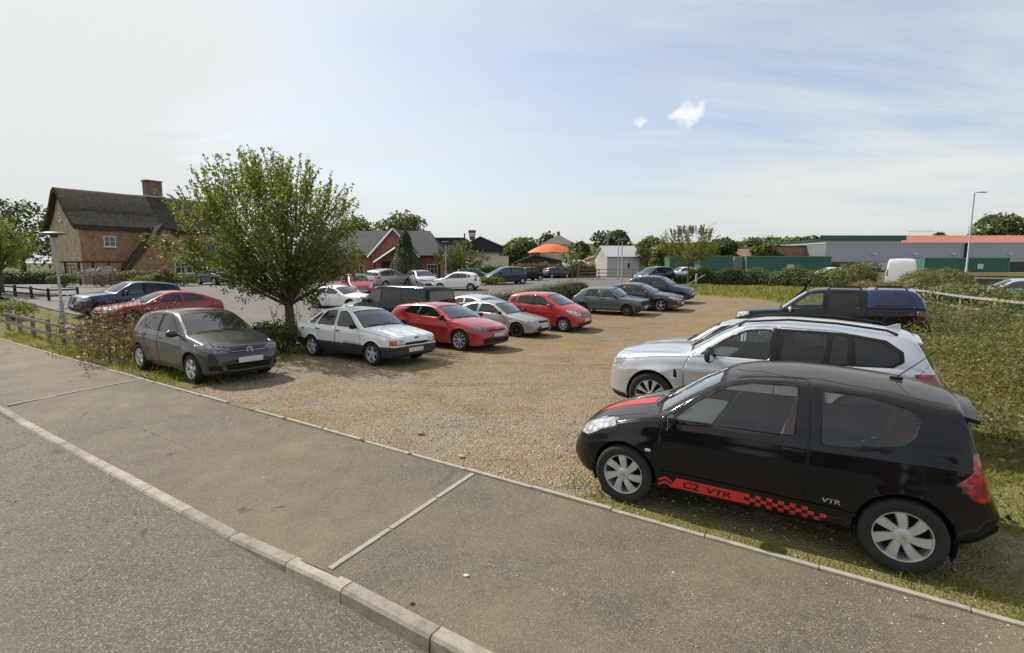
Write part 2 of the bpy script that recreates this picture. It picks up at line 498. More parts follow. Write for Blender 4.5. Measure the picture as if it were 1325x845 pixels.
def make_car(name, sp, label, cat, pos, heading, body_mat, group=None, far=False, res=1.0):
    """sp: measured outlines in metres, s from the nose, z from the ground"""
    L, W = sp['L'], sp['W']; S = Shell(sp, res)
    x, y = pos; root = empty(name, (x, y, th(x, y)+sp.get('sink', 0)), heading)
    # pitch/roll to the terrain
    e = .8; c, s_ = math.cos(heading), math.sin(heading)
    gx = (th(x+c*e, y+s_*e)-th(x-c*e, y-s_*e))/(2*e); gy = (th(x-s_*e, y+c*e)-th(x+s_*e, y-c*e))/(2*e)
    root.rotation_euler = (math.atan(gy), -math.atan(gx), heading)
    tag(root, label, cat, group)
    wn, lamps = sp['side_win'], sp
    mats = sp.get('mats', {})
    Rr, ra = sp['R'], sp['ra']
    extra = {}            # tag -> (part name, material, offset)
    # material bands
    for nm, poly, mt in sp.get('bands', []):
        S.cut(poly, 'band', 'band_'+nm); extra['band_'+nm] = (nm, mt)
    for nm, poly, mt in sp.get('side_patch', []):
        S.cut(rnd(poly, .03), 'side', 'patch_'+nm); extra['patch_'+nm] = (nm, mt)
    # doors
    body_tag0 = S.tags.copy()
    if not far:
        for d in sp.get('doors', []):
            S.cut(rnd(d, .06, 3), 'side', 'door', filt=lambda f, l: f[l] == 0)
        if 'band_cladding' in S.tags: pass
    # side glass
    notlow = None
    for i, p in enumerate(wn):
        pr = p[1] if isinstance(p, tuple) and isinstance(p[0], str) else p
        tg = 'window_dark' if isinstance(p, tuple) and p[0] == 'dark' else 'window'
        P = rnd(pr, sp.get('win_r', .05), 1 if far else 3)
        if far: S.cut(P, 'side', tg); continue
        S.cut(P, 'side', 'trim')
        S.cut(inset(P, sp.get('trim', .018)), 'side', tg)
    for i, tr in enumerate(sp.get('side_trim', [])): S.cut(tr, 'side', 'trim', filt=lambda f, l: f[l] in (0, S.tags.get('door', -1)))
    # windscreen and rear window
    s0, s1 = sp['ws']
    def glasspoly(sa, sb, fa, fb):
        B = [S.ptat(sa, fa*k) for k in (0, .4, .75, 1)]; mids = [S.ptat(sa+(sb-sa)*q, fa+(fb-fa)*q) for q in (.35, .7)]
        T = [S.ptat(sb, fb*k) for k in (1, .6, 0)]
        half = [(p[1], p[2]) for p in B+mids+T]
        return half[1:]+[(-a, b) for a, b in half[::-1]][1:-1]+[half[0]] if False else [(-a, b) for a, b in half[::-1]][:-1]+half[:-1] if False else half+[(-a, b) for a, b in half[::-1]][1:-1]
    P = glasspoly(s0, s1, sp.get('wsf', (.93, .90))[0], sp.get('wsf', (.93, .90))[1])
    if not far: S.cut(P, 'front', 'trim', filt=lambda f, l: f.calc_center_median().z > sp['belt_z']-.12)
    S.cut(P if far else inset(rnd(P, .03, 2), .02), 'front', 'windscreen', filt=lambda f, l: f.calc_center_median().z > sp['belt_z']-.12)
    if 'rw' in sp:
        s0, s1 = sp['rw']; P = glasspoly(s0, s1, *sp.get('rwf', (.90, .92)))
        
        if not far: S.cut(P, 'rear', 'trim', filt=lambda f, l: f.calc_center_median().z > .6)
        S.cut(P if far else inset(rnd(P, .03, 2), .02), 'rear', 'rear_window', filt=lambda f, l: f.calc_center_median().z > .6)
    # lights, grilles ... : (part, proj, poly, material, mirror)
    for nm, pj, poly, mt, *rest in sp.get('front_items', []):
        rr = rest[0] if rest else .02
        tg = 'item_%s_%s' % (nm, mt.name); extra[tg] = (nm, mt)
        P = poly if far else rnd(poly, rr, 2)
        S.cut(P, pj, tg)
        if pj in ('front', 'rear') and min(p[0] for p in poly) > 0.001: S.cut([(-a, b) for a, b in P], pj, tg)
        if pj == 'top' and min(p[1] for p in poly) > 0.001: S.cut([(a, -b) for a, b in P], pj, tg)
    # wheel arches
    for sw in S.sw:
        circ = [(sw+ra*math.cos(a), Rr+.01+ra*math.sin(a)) for a in np.linspace(0, 2*math.pi, 17 if far else 33)[:-1]]
        S.cut(circ, 'side', 'hole')
        for sg in (1, -1):
            S.cut([(sw-ra*.98, sg*(W/2-.30)), (sw+ra*.98, sg*(W/2-.30)), (sw+ra*.98, sg*(W/2+.2)), (sw-ra*.98, sg*(W/2+.2))], 'top2' if False else 'under', 'hole', filt=lambda f, l: f.normal.z < -.5)
    # ---- build meshes
    def part(nm, V, F, mats_, solid=.0, sharp=38, parent=root):
        if not F: return None
        o = mesh_obj(nm, V, F, mats_, parent, None, sharp)
        if solid and not far:
            m = o.modifiers.new('thick', 'SOLIDIFY'); m.thickness = solid; m.offset = -1; m.use_even_offset = False
            m.material_offset = 1 if len(mats_) > 1 else 0; m.material_offset_rim = 1 if len(mats_) > 1 else 0
        return o
    # body incl. trim
    bodyt = [None]
    V, F = [], []; idx = {}; mi = []
    bmats = [body_mat, LINING, sp.get('trim_mat', BLACKTRIM), DARK]
    tid = S.tags
    for f in S.bm.faces:
        t = f[S.lay]
        if t == 0 or t == tid.get('trim', -1):
            q = []
            for v in f.verts:
                if v not in idx: idx[v] = len(V); V.append(v.co.copy())
                q.append(idx[v])
            F.append(q); mi.append(0 if t == 0 else 2)
    body = mesh_obj('body', V, F, bmats, root, mi, 38)
    if not far:
        m = body.modifiers.new('thick', 'SOLIDIFY'); m.thickness = .018; m.offset = -1; m.material_offset = 1; m.material_offset_rim = 1
    doors = []
    if 'door' in tid:
        for V, F in islands(*S.extract(['door'])):
            if len(F) > 8: doors.append(part('door', V, F, [body_mat, LINING], .018))
    def door_for(p):
        best = root
        for d in doors:
            xs = [v.co.x for v in d.data.vertices]; ys = d.data.vertices[0].co.y
            if min(xs) < p.x < max(xs) and ys*p.y > 0: return d
        return best
    gmat = sp.get('glass', GLASSB if far else GLASS)
    for tg, nm, mt in (('window', 'side_window', gmat), ('window_dark', 'side_window', GLASSD), ('windscreen', 'windscreen', sp.get('ws_glass', gmat if far else GLASSW)), ('rear_window', 'rear_window', sp.get('rw_glass', gmat))):
        V, F = S.extract([tg])
        if F:
            for v_, f_ in islands(V, F):
                c_ = sum((Vector(v) for v in v_), Vector())/len(v_)
                if len(f_) < 2: continue
                part(nm, v_, f_, [mt], parent=door_for(c_) if nm == 'side_window' else root)
    for tg, (nm, mt) in extra.items():
        V, F = S.extract([tg])
        if F:
            big = islands(V, F)
            if len(big) > 4: big = [(V, F)]
            for v_, f_ in big: part(nm, v_, f_, [mt, DARK], .012)
    # wheels and wells
    for sw in S.sw:
        X = L/2-sw
        for sg in (1, -1):
            yy = sg*(W/2-sp.get('tw', .2)/2-sp.get('wheel_in', .035))
            wheel_objs(root, X, yy, Rr, sp.get('tw', .2), sp['rim'], sp['style'], sp.get('rim_mat', ALLOY), far)
    for sw in S.sw:
        X = L/2-sw
        for sg in (1, -1):
            wl = MB(); n = 16; vs = []
            for yy in (W/2-.05, W/2-.36):
                for k in range(n+1):
                    a = R(-25)+R(230)*k/n; vs.append((X+(ra+.004)*math.cos(a), sg*yy, Rr+.01+(ra+.004)*math.sin(a)))
            fs = [(k, k+1, n+2+k, n+1+k) for k in range(n)]+[tuple(range(n+1, 2*n+2))]
            wl.add(vs, fs).build('wheel_arch_liner', DARK, root)
    # ---- details
    gaps = MB()
    if not far:
        for d in sp.get('doors', []):
            P = rnd(d, .06, 3); P = P+[P[0]]
            for sg in (1, -1): S.strip(gaps, P, 'side', .007, .0015, sg)
    for pj, pts, wd in sp.get('gaps', []):
        for sg in (1, -1): S.strip(gaps, pts if pj in ('side',) else [(a, b*sg) if pj == 'top' else (a*sg, b) for a, b in pts], pj, wd, .0015, sg)
    if gaps.f: gaps.build('panel_gap', BLACKTRIM, root, 60)
    ch = MB()
    for pj, pts, wd in sp.get('chrome', []):
        for sg in (1, -1): S.strip(ch, pts if pj == 'side' else [(a*sg, b) for a, b in pts], pj, wd, .004, sg)
    if ch.f: ch.build('chrome_strip', CHROME, root, 60)
    # handles
    for (hs, hz) in sp.get('handles', []):
        for sg in (1, -1):
            p, n = S.hit(hs, hz, 'side', sg)
            if p is None: continue
            d = door_for(p); hm = MB().box(p+n*.018, (.17, .022, .026), 0, .008)
            hm.box(p+n*.006+Vector((.06, 0, 0)), (.02, .02, .02)); hm.box(p+n*.006-Vector((.06, 0, 0)), (.02, .02, .02))
            hm.build('handle', sp.get('handle_mat', body_mat), d, 40)
    # mirrors
    if 'mirror' in sp:
        ms, mz, msz = sp['mirror']
        for sg in (1, -1):
            p, n = S.hit(ms, mz-.03, 'side', sg)
            if p is None: continue
            mm = MB(); cx = p+Vector((0, sg*(.03+msz*.52), .04)); vs = []; fs = []
            nu, nv = 12, 8
            for j in range(nv+1):
                a = -math.pi/2+math.pi*j/nv
                for i in range(nu):
                    b = 2*math.pi*i/nu; ex = math.cos(a)*math.cos(b); ey = math.cos(a)*math.sin(b); ez = math.sin(a)
                    f = lambda v: math.copysign(abs(v)**.75, v)
                    ex = f(ex); px = ex*.085 if ex > 0 else max(-.012, ex*.085)
                    vs.append(cx+Vector((px, f(ey)*msz*.52, f(ez)*msz*.36)))
            fs = [(j*nu+i, j*nu+(i+1) % nu, (j+1)*nu+(i+1) % nu, (j+1)*nu+i) for j in range(nv) for i in range(nu)]
            mm.add(vs, fs, 0)
            mm.box(p+Vector((0, sg*.03, .005)), (.06, .12, .035), 0, .01, 1)
            mo = mm.build('wing_mirror', [sp.get('mirror_mat', body_mat), BLACKTRIM], root, 50)
            MB().box(cx+Vector((-.014, 0, 0)), (.006, msz*.86, msz*.55), 0, .002).build('mirror_glass', CHROME, mo)
    # number plates
    if 'plate_f' in sp:
        hs_ = [S.hit(y_, sp['plate_f']+z_, 'front') for y_ in (0, .25) for z_ in (-.055, 0, .055)]; p, n = max(hs_, key=lambda h: h[0].x if h[0] is not None else -9); p = Vector((p.x, 0, sp['plate_f'])) if p is not None else None
        if p is not None: MB().box(p+Vector((.008, 0, 0)), (.012, .52, .11), 0, .004).build('number_plate', PLATEW, root)
    if 'plate_r' in sp:
        hs_ = [S.hit(y_, sp['plate_r']+z_, 'rear') for y_ in (0, .25) for z_ in (-.055, 0, .055)]; p, n = min(hs_, key=lambda h: h[0].x if h[0] is not None else 9); p = Vector((p.x, 0, sp['plate_r'])) if p is not None else None
        if p is not None: MB().box(p-Vector((.008, 0, 0)), (.012, .52, .11), 0, .004).build('number_plate', PLATEY, root)
    # wipers on the screen
    if not far and sp.get('wipers', True):
        wm = MB(); sa = sp['ws'][0]
        for y0, y1 in ((-.05, -.55), (.45, -.02)):
            pts = []
            for k in range(7):
                q = k/6; p, n = S.hit(sa-.02+.16*q*(1-q*.55)+.02, y0+(y1-y0)*q, 'top')
                if p is not None: pts.append(p+n*.012)
            if len(pts) > 2: wm.tube(pts, .007, 5)
        if wm.f: wm.build('wiper', BLACKTRIM, root)
    # cabin
    if not far:
        sa = sp['ws'][0]; bz = sp['belt_z']; hw = W/2
        sf = sp.get('seat_s', sa+.92); sm = sp.get('seat_mat', SEATCLOTH)
        seatM = Matrix.Rotation(R(-16), 3, 'Y')
        rows = [(sf, (-.36, .36))]+([(sp.get('rear_seat_s', sf+.85), (-.38, .38))])
        for ss_, ys in rows:
            for yy in ys:
                k = hw/.85; st = MB()
                st.box((L/2-ss_, yy*k, .40), (.50, .48, .16), 0, .05)
                st.box((L/2-ss_-.29, yy*k, .40+(bz-.40)*.62), (.14, .46, bz-.22), 0, .05, mat=seatM)
                st.box((L/2-ss_-.41, yy*k, bz+.10), (.10, .26, .18), 0, .04, mat=seatM)
                st.build('seat', sm, root, 50)
        db = MB(); db.box((L/2-sa-.30, 0, bz-.16), (.5, W-.34, .22), 0, .06); db.build('dashboard', LINING, root, 50)
        tm = []
        cx = Vector((L/2-sa-.62, -.36, bz-.03)); Mr = Matrix.Rotation(R(65), 3, 'Y')
        tm = [cx+Mr @ Vector((.18*math.cos(a), .18*math.sin(a), 0)) for a in np.linspace(0, 2*math.pi, 21)]
        swm = MB().tube(tm, .014, 6, cap=False)
        for a in (0.4, 2.7, 4.7): swm.tube([cx, cx+Mr @ Vector((.18*math.cos(a), .18*math.sin(a), 0))], .014, 5)
        swm.build('steering_wheel', DARK, root, 60)
        mp, n = S.hit(sp['ws'][1]-.12, 0, 'top')
        if mp is not None: MB().box(mp-Vector((.05, 0, .10)), (.02, .20, .06), 0, .008).build('rear_view_mirror', BLACKTRIM, root)
    else:
        pass
    return root, S
# ------------------------------------------------------------------ car outlines
def base(**k):
    d = dict(crown=[(0, .05), (9, .05)], lean=.34, style=(5, .075, .055, 0, .26), flare=.018, ra_add=.04)
    d.update(k)
    d['W2'] = d['W']/2
    if 'ra' not in d: d['ra'] = d['R']+.045
    L, h = d['L'], d['W']/2
    if 'wid' not in d:
        d['wid'] = [(0, h*.70), (.05, h*.80), (.16, h*.90), (.40, h*.965), (.8, h*.99), (1.3, h), (L-1.2, h), (L-.6, h*.98), (L-.25, h*.94), (L-.06, h*.86), (L, h*.80)]
    if 'bow' not in d: d['bow'] = [(0, .16), (.5, .12), (d['ws'][0], .12), (d['ws'][1]+.1, .06), (L*.6, 0), (L*.85, -.04), (L, -.08)]
    if 'rim' not in d: d['rim'] = d['R']*.66
    d.setdefault('belt_z', float(np.interp(L*.45, [p[0] for p in d['belt']], [p[1] for p in d['belt']])))
    return d

C2 = base(L=3.67, W=1.66, wb=2.315, foh=.72, R=.30, rim=.205, tw=.185, ra=.345, lean=.36, flare=.03,
    top=[(0, .50), (.02, .57), (.06, .64), (.14, .715), (.30, .80), (.55, .895), (.80, .965), (.93, .995), (1.02, 1.05), (1.30, 1.235), (1.58, 1.385), (1.80, 1.435), (2.15, 1.465), (2.5, 1.46), (2.9, 1.432), (3.2, 1.392), (3.41, 1.352), (3.445, 1.30), (3.48, 1.14), (3.53, .98), (3.575, .86), (3.60, .72), (3.65, .66), (3.67, .58)],
    bot=[(0, .32), (.05, .24), (.2, .19), (.45, .185), (1.0, .20), (2.7, .215), (3.3, .24), (3.55, .30), (3.67, .42)],
    belt=[(0, .72), (.7, .86), (1.0, .90), (1.5, .915), (2.3, .925), (3.2, .94), (3.67, .92)],
    ws=(.95, 1.60), rw=(3.44, 3.53), belt_z=.92,
    side_win=[[(1.16, .945), (1.38, 1.15), (1.66, 1.335), (1.86, 1.385), (2.25, 1.40), (2.25, .965)], [(2.40, 1.385), (2.75, 1.37), (3.02, 1.31), (3.13, 1.235), (3.06, 1.06), (2.99, 1.00), (2.43, .925)]],
    doors=[[(1.08, .27), (1.06, .60), (1.10, .93), (1.36, 1.19), (1.66, 1.375), (1.90, 1.42), (2.33, 1.432), (2.36, .90), (2.34, .26)]],
    side_trim=[[(1.09, .90), (1.16, .945), (1.38, 1.14), (1.20, 1.05)][:3]],
    front_items=[('headlight', 'front', [(.44, .655), (.50, .80), (.68, .86), (.775, .80), (.73, .63), (.55, .60)], HEADL), ('headlight', 'side', [(.17, .66), (.32, .77), (.46, .86), (.50, .80), (.42, .70), (.27, .62)], HEADL),
        ('grille', 'front', [(-.42, .615), (-.38, .69), (.38, .69), (.42, .615)], BLACKTRIM), ('intake', 'front', [(-.52, .25), (-.60, .40), (.60, .40), (.52, .25)], BLACKTRIM),
        ('tail_light', 'side', [(3.42, 1.03), (3.55, 1.00), (3.66, .80), (3.60, .66), (3.50, .78), (3.43, .90)], TAILR), ('tail_light', 'rear', [(.60, 1.03), (.70, 1.0), (.78, .78), (.74, .66), (.62, .70), (.60, .9)], TAILR)],
    gaps=[('side', [(3.33, .60), (3.66, .64)], .008), ('side', [(.42, .62), (.30, .55), (.06, .53)], .006), ('side', [(1.06, .42), (1.08, .42)], .006),
          ('top', [(.26, .50), (.55, .60), (.90, .66)], .008), ('top', [(.17, .0), (.19, .3), (.26, .50)], .008), ('side', [(3.24, 1.335), (3.20, 1.20)], .006), ('side', [(1.0, .27), (2.70, .25)], .012),
          ('side', [(1.62, 1.395), (1.9, 1.43), (2.4, 1.435), (2.9, 1.395), (3.3, 1.335)], .012),
          ('side', [(3.07+.075*math.cos(a), .80+.075*math.sin(a)) for a in np.linspace(0, 2*math.pi, 25)], .007)],
    handles=[(2.24, .86)], handle_mat=BLACKTRIM, mirror=(1.20, .97, .24) , plate_f=.43, style=(7, .062, .092, .16, .34), rim_mat=ALLOYW, seat_mat=SEATRED, wheel_in=.012)

X3 = base(L=4.72, W=1.89, wb=2.864, foh=.88, R=.365, rim=.255, tw=.245, ra=.415, lean=.30, flare=.03,
    top=[(0, .62), (.02, .78), (.06, .93), (.12, .985), (.4, 1.05), (.8, 1.10), (1.2, 1.13), (1.36, 1.15), (1.5, 1.235), (1.85, 1.45), (2.15, 1.60), (2.4, 1.645), (2.8, 1.66), (3.3, 1.645), (3.8, 1.60), (4.20, 1.545), (4.33, 1.49), (4.42, 1.30), (4.52, 1.12), (4.60, 1.04), (4.64, .85), (4.71, .72), (4.72, .55)],
    bot=[(0, .36), (.1, .25), (.3, .22), (1.0, .26), (3.5, .27), (4.3, .32), (4.72, .45)],
    belt=[(0, .86), (.8, 1.0), (1.4, 1.055), (2.5, 1.075), (3.5, 1.10), (4.1, 1.13), (4.72, 1.05)],
    ws=(1.40, 2.14), rw=(4.34, 4.50), belt_z=1.07,
    side_win=[[(1.62, 1.10), (1.98, 1.36), (2.28, 1.51), (2.62, 1.535), (2.60, 1.10)], ('dark', [(2.73, 1.105), (2.75, 1.54), (3.30, 1.525), (3.26, 1.115)]), ('dark', [(3.31, 1.12), (3.35, 1.52), (3.52, 1.51), (3.56, 1.125)]), ('dark', [(3.62, 1.13), (3.58, 1.505), (3.90, 1.46), (4.10, 1.33), (4.12, 1.22), (4.02, 1.145)])],
    side_trim=[[(2.60, 1.09), (2.62, 1.55), (3.30, 1.545), (3.58, 1.53), (3.95, 1.475), (4.14, 1.34), (4.155, 1.21), (4.04, 1.13), (3.3, 1.10)]],
    doors=[[(1.42, .34), (1.40, .9), (1.48, 1.06), (1.95, 1.40), (2.28, 1.55), (2.68, 1.575), (2.67, .34)], [(2.68, .34), (2.69, 1.575), (3.35, 1.56), (3.57, 1.53), (3.60, 1.1), (3.34, .72), (3.28, .34)]],
    front_items=[('headlight', 'front', [(.42, .78), (.46, .89), (.80, .94), (.88, .90), (.84, .77)], HEADL), ('headlight', 'side', [(.03, .76), (.05, .90), (.36, .96), (.46, .93), (.34, .80)], HEADL),
        ('grille', 'front', [(.04, .62), (.04, .94), (.34, .93), (.37, .80), (.28, .62)], BLACKTRIM), ('intake', 'front', [(-.60, .32), (-.66, .46), (.66, .46), (.60, .32)], BLACKTRIM),
        ('tail_light', 'side', [(4.28, 1.02), (4.30, 1.08), (4.70, 1.06), (4.70, .90), (4.55, .93)], TAILR), ('tail_light', 'rear', [(.42, .98), (.42, 1.05), (.88, 1.08), (.90, .90), (.7, .93)], TAILR), ('air_breather', 'side', [(1.25, .72), (1.255, .86), (1.30, .82), (1.315, .70)], BLACKTRIM)],
    side_patch=[('front_lip', [(.12, .22), (.12, .35), (.44, .33), (.46, .20)], BLACKTRIM)], bands=[], gaps=[('top', [(.22, .45), (.6, .72), (1.3, .80)], .008), ('side', [(3.95, .93), (4.30, 1.05), (4.45, 1.25)], .006), ('top', [(.5, .28), (1.2, .42)], .006)],
    chrome=[], handles=[(2.55, .97), (3.40, 1.0)], mirror=(1.84, 1.13, .33), mirror_mat=BLACKTRIM, plate_f=.55, plate_r=.80, style=(9, .03, .05, .0, .22, .10), wheel_in=.012, rim_mat=ALLOYD if False else ALLOY)

RANGER = base(L=5.35, W=1.85, wb=3.22, foh=.93, R=.385, rim=.24, tw=.26, ra=.45, lean=.24, flare=.03,
    top=[(0, .60), (.02, .85), (.06, 1.00), (.14, 1.07), (.5, 1.13), (1.0, 1.165), (1.35, 1.18), (1.5, 1.25), (1.9, 1.55), (2.2, 1.745), (2.45, 1.80), (2.9, 1.815), (3.4, 1.80), (3.75, 1.78), (3.9, 1.80), (4.6, 1.79), (4.9, 1.74), (5.08, 1.58), (5.24, 1.22), (5.27, 1.0), (5.30, .72), (5.35, .68), (5.35, .55)],
    bot=[(0, .42), (.2, .36), (1.0, .40), (4.3, .42), (4.9, .48), (5.35, .55)],
    belt=[(0, 1.0), (1.3, 1.10), (2.5, 1.13), (3.7, 1.16), (3.8, 1.20), (5.2, 1.20), (5.35, 1.1)],
    ws=(1.42, 2.20), rw=(4.95, 5.18), belt_z=1.13, capmin=.10,
    side_win=[[(1.68, 1.16), (2.02, 1.45), (2.28, 1.66), (2.66, 1.685), (2.66, 1.17)], ('dark', [(2.77, 1.175), (2.78, 1.69), (3.45, 1.67), (3.55, 1.60), (3.56, 1.19)])],
    doors=[[(1.50, .46), (1.50, 1.10), (1.98, 1.50), (2.28, 1.72), (2.71, 1.735), (2.71, .46)], [(2.73, .46), (2.73, 1.735), (3.52, 1.72), (3.62, 1.62), (3.64, .80), (3.55, .46)]],
    front_items=[('headlight', 'front', [(.52, .86), (.50, 1.03), (.82, 1.08), (.88, .98), (.80, .86)], HEADL), ('headlight', 'side', [(.08, .88), (.10, 1.02), (.45, 1.08), (.42, .98), (.2, .88)], HEADL),
        ('grille', 'front', [(-.48, .82), (-.50, 1.02), (.50, 1.02), (.48, .82)], BLACKTRIM), ('intake', 'front', [(-.45, .50), (-.45, .66), (.45, .66), (.45, .50)], BLACKTRIM), ('tail_light', 'side', [(5.23, .88), (5.21, 1.13), (5.32, 1.13), (5.34, .88)], TAILD), ('tail_light', 'rear', [(.74, .85), (.74, 1.15), (.9, 1.15), (.9, .85)], TAILD)],
    gaps=[('side', [(3.74, .48), (3.76, 1.74)], .02), ('side', [(3.76, 1.205), (5.22, 1.205)], .014), ('top', [(.2, .50), (.8, .74), (1.38, .80)], .008)],
    chrome=[('front', [(0, .92), (.47, .92)], .035), ('front', [(0, .98), (.47, .98)], .02)],
    handles=[(2.58, 1.02), (3.45, 1.04)], mirror=(1.80, 1.17, .26), mirror_mat=CHROME, plate_f=.58, plate_r=.75, style=(6, .07, .07, 0, .3), rear_seat_s=3.3)

POLO = base(L=3.97, W=1.68, wb=2.47, foh=.84, R=.30, rim=.205, tw=.185, ra=.345, lean=.36, flare=.022,
    top=[(0, .52), (.015, .66), (.05, .74), (.12, .785), (.4, .88), (.8, .96), (1.0, .99), (1.12, 1.06), (1.5, 1.275), (1.72, 1.385), (1.95, 1.44), (2.3, 1.46), (2.8, 1.44), (3.2, 1.395), (3.50, 1.325), (3.60, 1.25), (3.76, 1.02), (3.86, .92), (3.90, .72), (3.96, .60), (3.97, .50)],
    bot=[(0, .30), (.08, .22), (.25, .18), (.5, .18), (1.2, .21), (3.0, .22), (3.6, .26), (3.97, .40)],
    belt=[(0, .72), (.6, .82), (1.05, .90), (2.0, .935), (3.0, .965), (3.97, .93)],
    ws=(1.03, 1.76), rw=(3.60, 3.76), belt_z=.93,
    side_win=[[(1.32, .965), (1.52, 1.10), (1.80, 1.29), (1.98, 1.345), (2.24, 1.36), (2.24, .975)], [(2.33, .98), (2.34, 1.36), (2.75, 1.345), (2.98, 1.30), (3.02, 1.02)], [(3.07, 1.03), (3.03, 1.29), (3.22, 1.22), (3.33, 1.07)]],
    doors=[[(1.24, .26), (1.20, .6), (1.24, .93), (1.50, 1.13), (1.80, 1.34), (2.0, 1.40), (2.28, 1.41), (2.29, .26)], [(2.30, .26), (2.295, 1.41), (2.8, 1.395), (3.05, 1.34), (3.12, 1.0), (2.98, .72), (2.80, .55), (2.74, .26)]],
    side_trim=[[(2.23, .98), (2.23, 1.355), (2.34, 1.355), (2.34, .98)]],
    front_items=[('headlight', 'front', [(.42, .655), (.40, .70), (.62, .80), (.79, .83), (.80, .74), (.70, .65)], HEADD), ('headlight', 'side', [(.06, .66), (.10, .78), (.42, .85), (.46, .81), (.25, .66)], HEADD),
        ('grille', 'front', [(-.40, .655), (-.40, .70), (.40, .70), (.40, .655)], BLACKTRIM, .008), ('intake', 'front', [(-.44, .27), (-.50, .42), (.50, .42), (.44, .27)], BLACKTRIM), ('fog_light', 'front', [(.54, .30), (.56, .42), (.74, .41), (.72, .31)], BLACKTRIM),
        ('tail_light', 'side', [(3.70, .80), (3.66, .93), (3.74, 1.0), (3.9, .98), (3.93, .78)], TAILR), ('tail_light', 'rear', [(.56, .80), (.56, .97), (.8, .98), (.82, .78)], TAILR)],
    gaps=[('top', [(.20, .48), (.5, .60), (.95, .68)], .007), ('side', [(.06, .62), (.45, .60)], .006)], chrome=[('front', [(0, .678), (.38, .678)], .008)],
    handles=[(2.20, .84), (2.98, .87)], mirror=(1.36, .985, .21), plate_f=.50, plate_r=.80, style=(5, .06, .075, .0, .30, .16), wheel_in=.02)

ESCORT = base(L=4.05, W=1.64, wb=2.40, foh=.80, R=.285, rim=.20, tw=.195, ra=.325, lean=.33, flare=.03, rf=.05, capmin=.05, sig_top=.022,
    top=[(0, .58), (.015, .69), (.04, .735), (.10, .765), (.5, .84), (.9, .895), (1.10, .925), (1.2, .985), (1.55, 1.22), (1.74, 1.325), (1.9, 1.365), (2.2, 1.39), (2.6, 1.385), (2.85, 1.355), (3.1, 1.25), (3.45, 1.045), (3.62, .955), (3.75, .93), (3.98, .915), (4.01, .80), (4.03, .60), (4.05, .55)],
    bot=[(0, .30), (.06, .24), (.2, .20), (.5, .20), (3.4, .21), (3.8, .25), (4.05, .38)],
    belt=[(0, .72), (.5, .80), (1.1, .86), (2.0, .875), (3.0, .885), (4.05, .87)],
    wid=[(0, .74), (.04, .765), (.2, .79), (.6, .81), (1.2, .82), (3.2, .82), (3.8, .80), (4.0, .78), (4.05, .76)], bow=[(0, .06), (1.1, .07), (1.8, .05), (2.5, 0), (4.05, -.03)],
    prof=[(0, .88), (.03, .93), (.10, .955), (.2, .97), (.3, .978), (.42, .985), (.55, .990), (.68, .994), (.78, .998), (.84, 1.0), (.885, .985), (.95, .972), (1, .96)],
    ws=(1.13, 1.76), rw=(2.92, 3.50), belt_z=.885,
    side_win=[[(1.35, .905), (1.60, 1.09), (1.84, 1.27), (1.95, 1.305), (2.16, 1.305), (2.16, .905)], [(2.26, .905), (2.26, 1.31), (2.50, 1.305), (2.72, 1.27), (2.86, 1.12), (2.98, .91)], [(3.08, .92), (2.86, 1.19), (2.88, 1.23), (3.10, 1.10), (3.36, .93)]],
    doors=[[(1.24, .28), (1.22, .60), (1.28, .89), (1.58, 1.12), (1.82, 1.31), (1.95, 1.345), (2.20, 1.35), (2.215, .28)], [(2.225, .28), (2.215, 1.35), (2.52, 1.345), (2.76, 1.30), (2.92, 1.12), (3.02, .88), (2.90, .65), (2.86, .28)]],
    bands=[('lower_cladding', [(.55, .18), (.55, .485), (3.5, .485), (3.5, .18)], simple('dark_plastic', (.03, .028, .032), .6)), ('bumper', [(-.1, .1), (-.1, .505), (.56, .485), (.56, .1)], simple('dark_plastic', (.03, .028, .032), .6)), ('bumper', [(3.49, .1), (3.49, .49), (4.2, .52), (4.2, .1)], simple('dark_plastic', (.03, .028, .032), .6))],
    front_items=[('headlight', 'front', [(.42, .535), (.42, .675), (.635, .675), (.635, .535)], HEADL, .02), ('indicator', 'front', [(.645, .535), (.645, .675), (.80, .67), (.80, .535)], AMBER, .01), ('indicator', 'side', [(.02, .535), (.02, .67), (.17, .66), (.17, .535)], AMBER, .01),
        ('grille', 'front', [(-.41, .53), (-.41, .60), (.41, .60), (.41, .53)], BLACKTRIM, .01), ('tail_light', 'side', [(3.86, .62), (3.86, .84), (4.03, .84), (4.03, .62)], TAILR), ('tail_light', 'rear', [(.5, .62), (.5, .84), (.78, .84), (.78, .62)], TAILR), ('indicator', 'side', [(1.02, .595), (1.02, .625), (1.07, .625), (1.07, .595)], AMBER, .005), ('sunroof', 'top', [(1.95, -.34), (1.95, .34), (2.42, .34), (2.42, -.34)], simple('sunroof_glass', (.05, .055, .05), .08, coat=1), .04)],
    gaps=[('top', [(.10, .60), (.6, .66), (1.1, .67)], .008), ('side', [(.09, .70), (.5, .78), (1.2, .855)], .006), ('side', [(3.60, .72+.04), (3.605, .76)], .06), ('side', [(3.05, .905), (3.9, .90)], .005)],
    handles=[(2.10, .79), (2.92, .79)], handle_mat=BLACKTRIM, mirror=(1.40, .94, .19), mirror_mat=BLACKTRIM, plate_f=.40, plate_r=.62, style=(5, .085, .06, .0, .34), rear_seat_s=2.95, wheel_in=.0, rim_mat=ALLOYW)

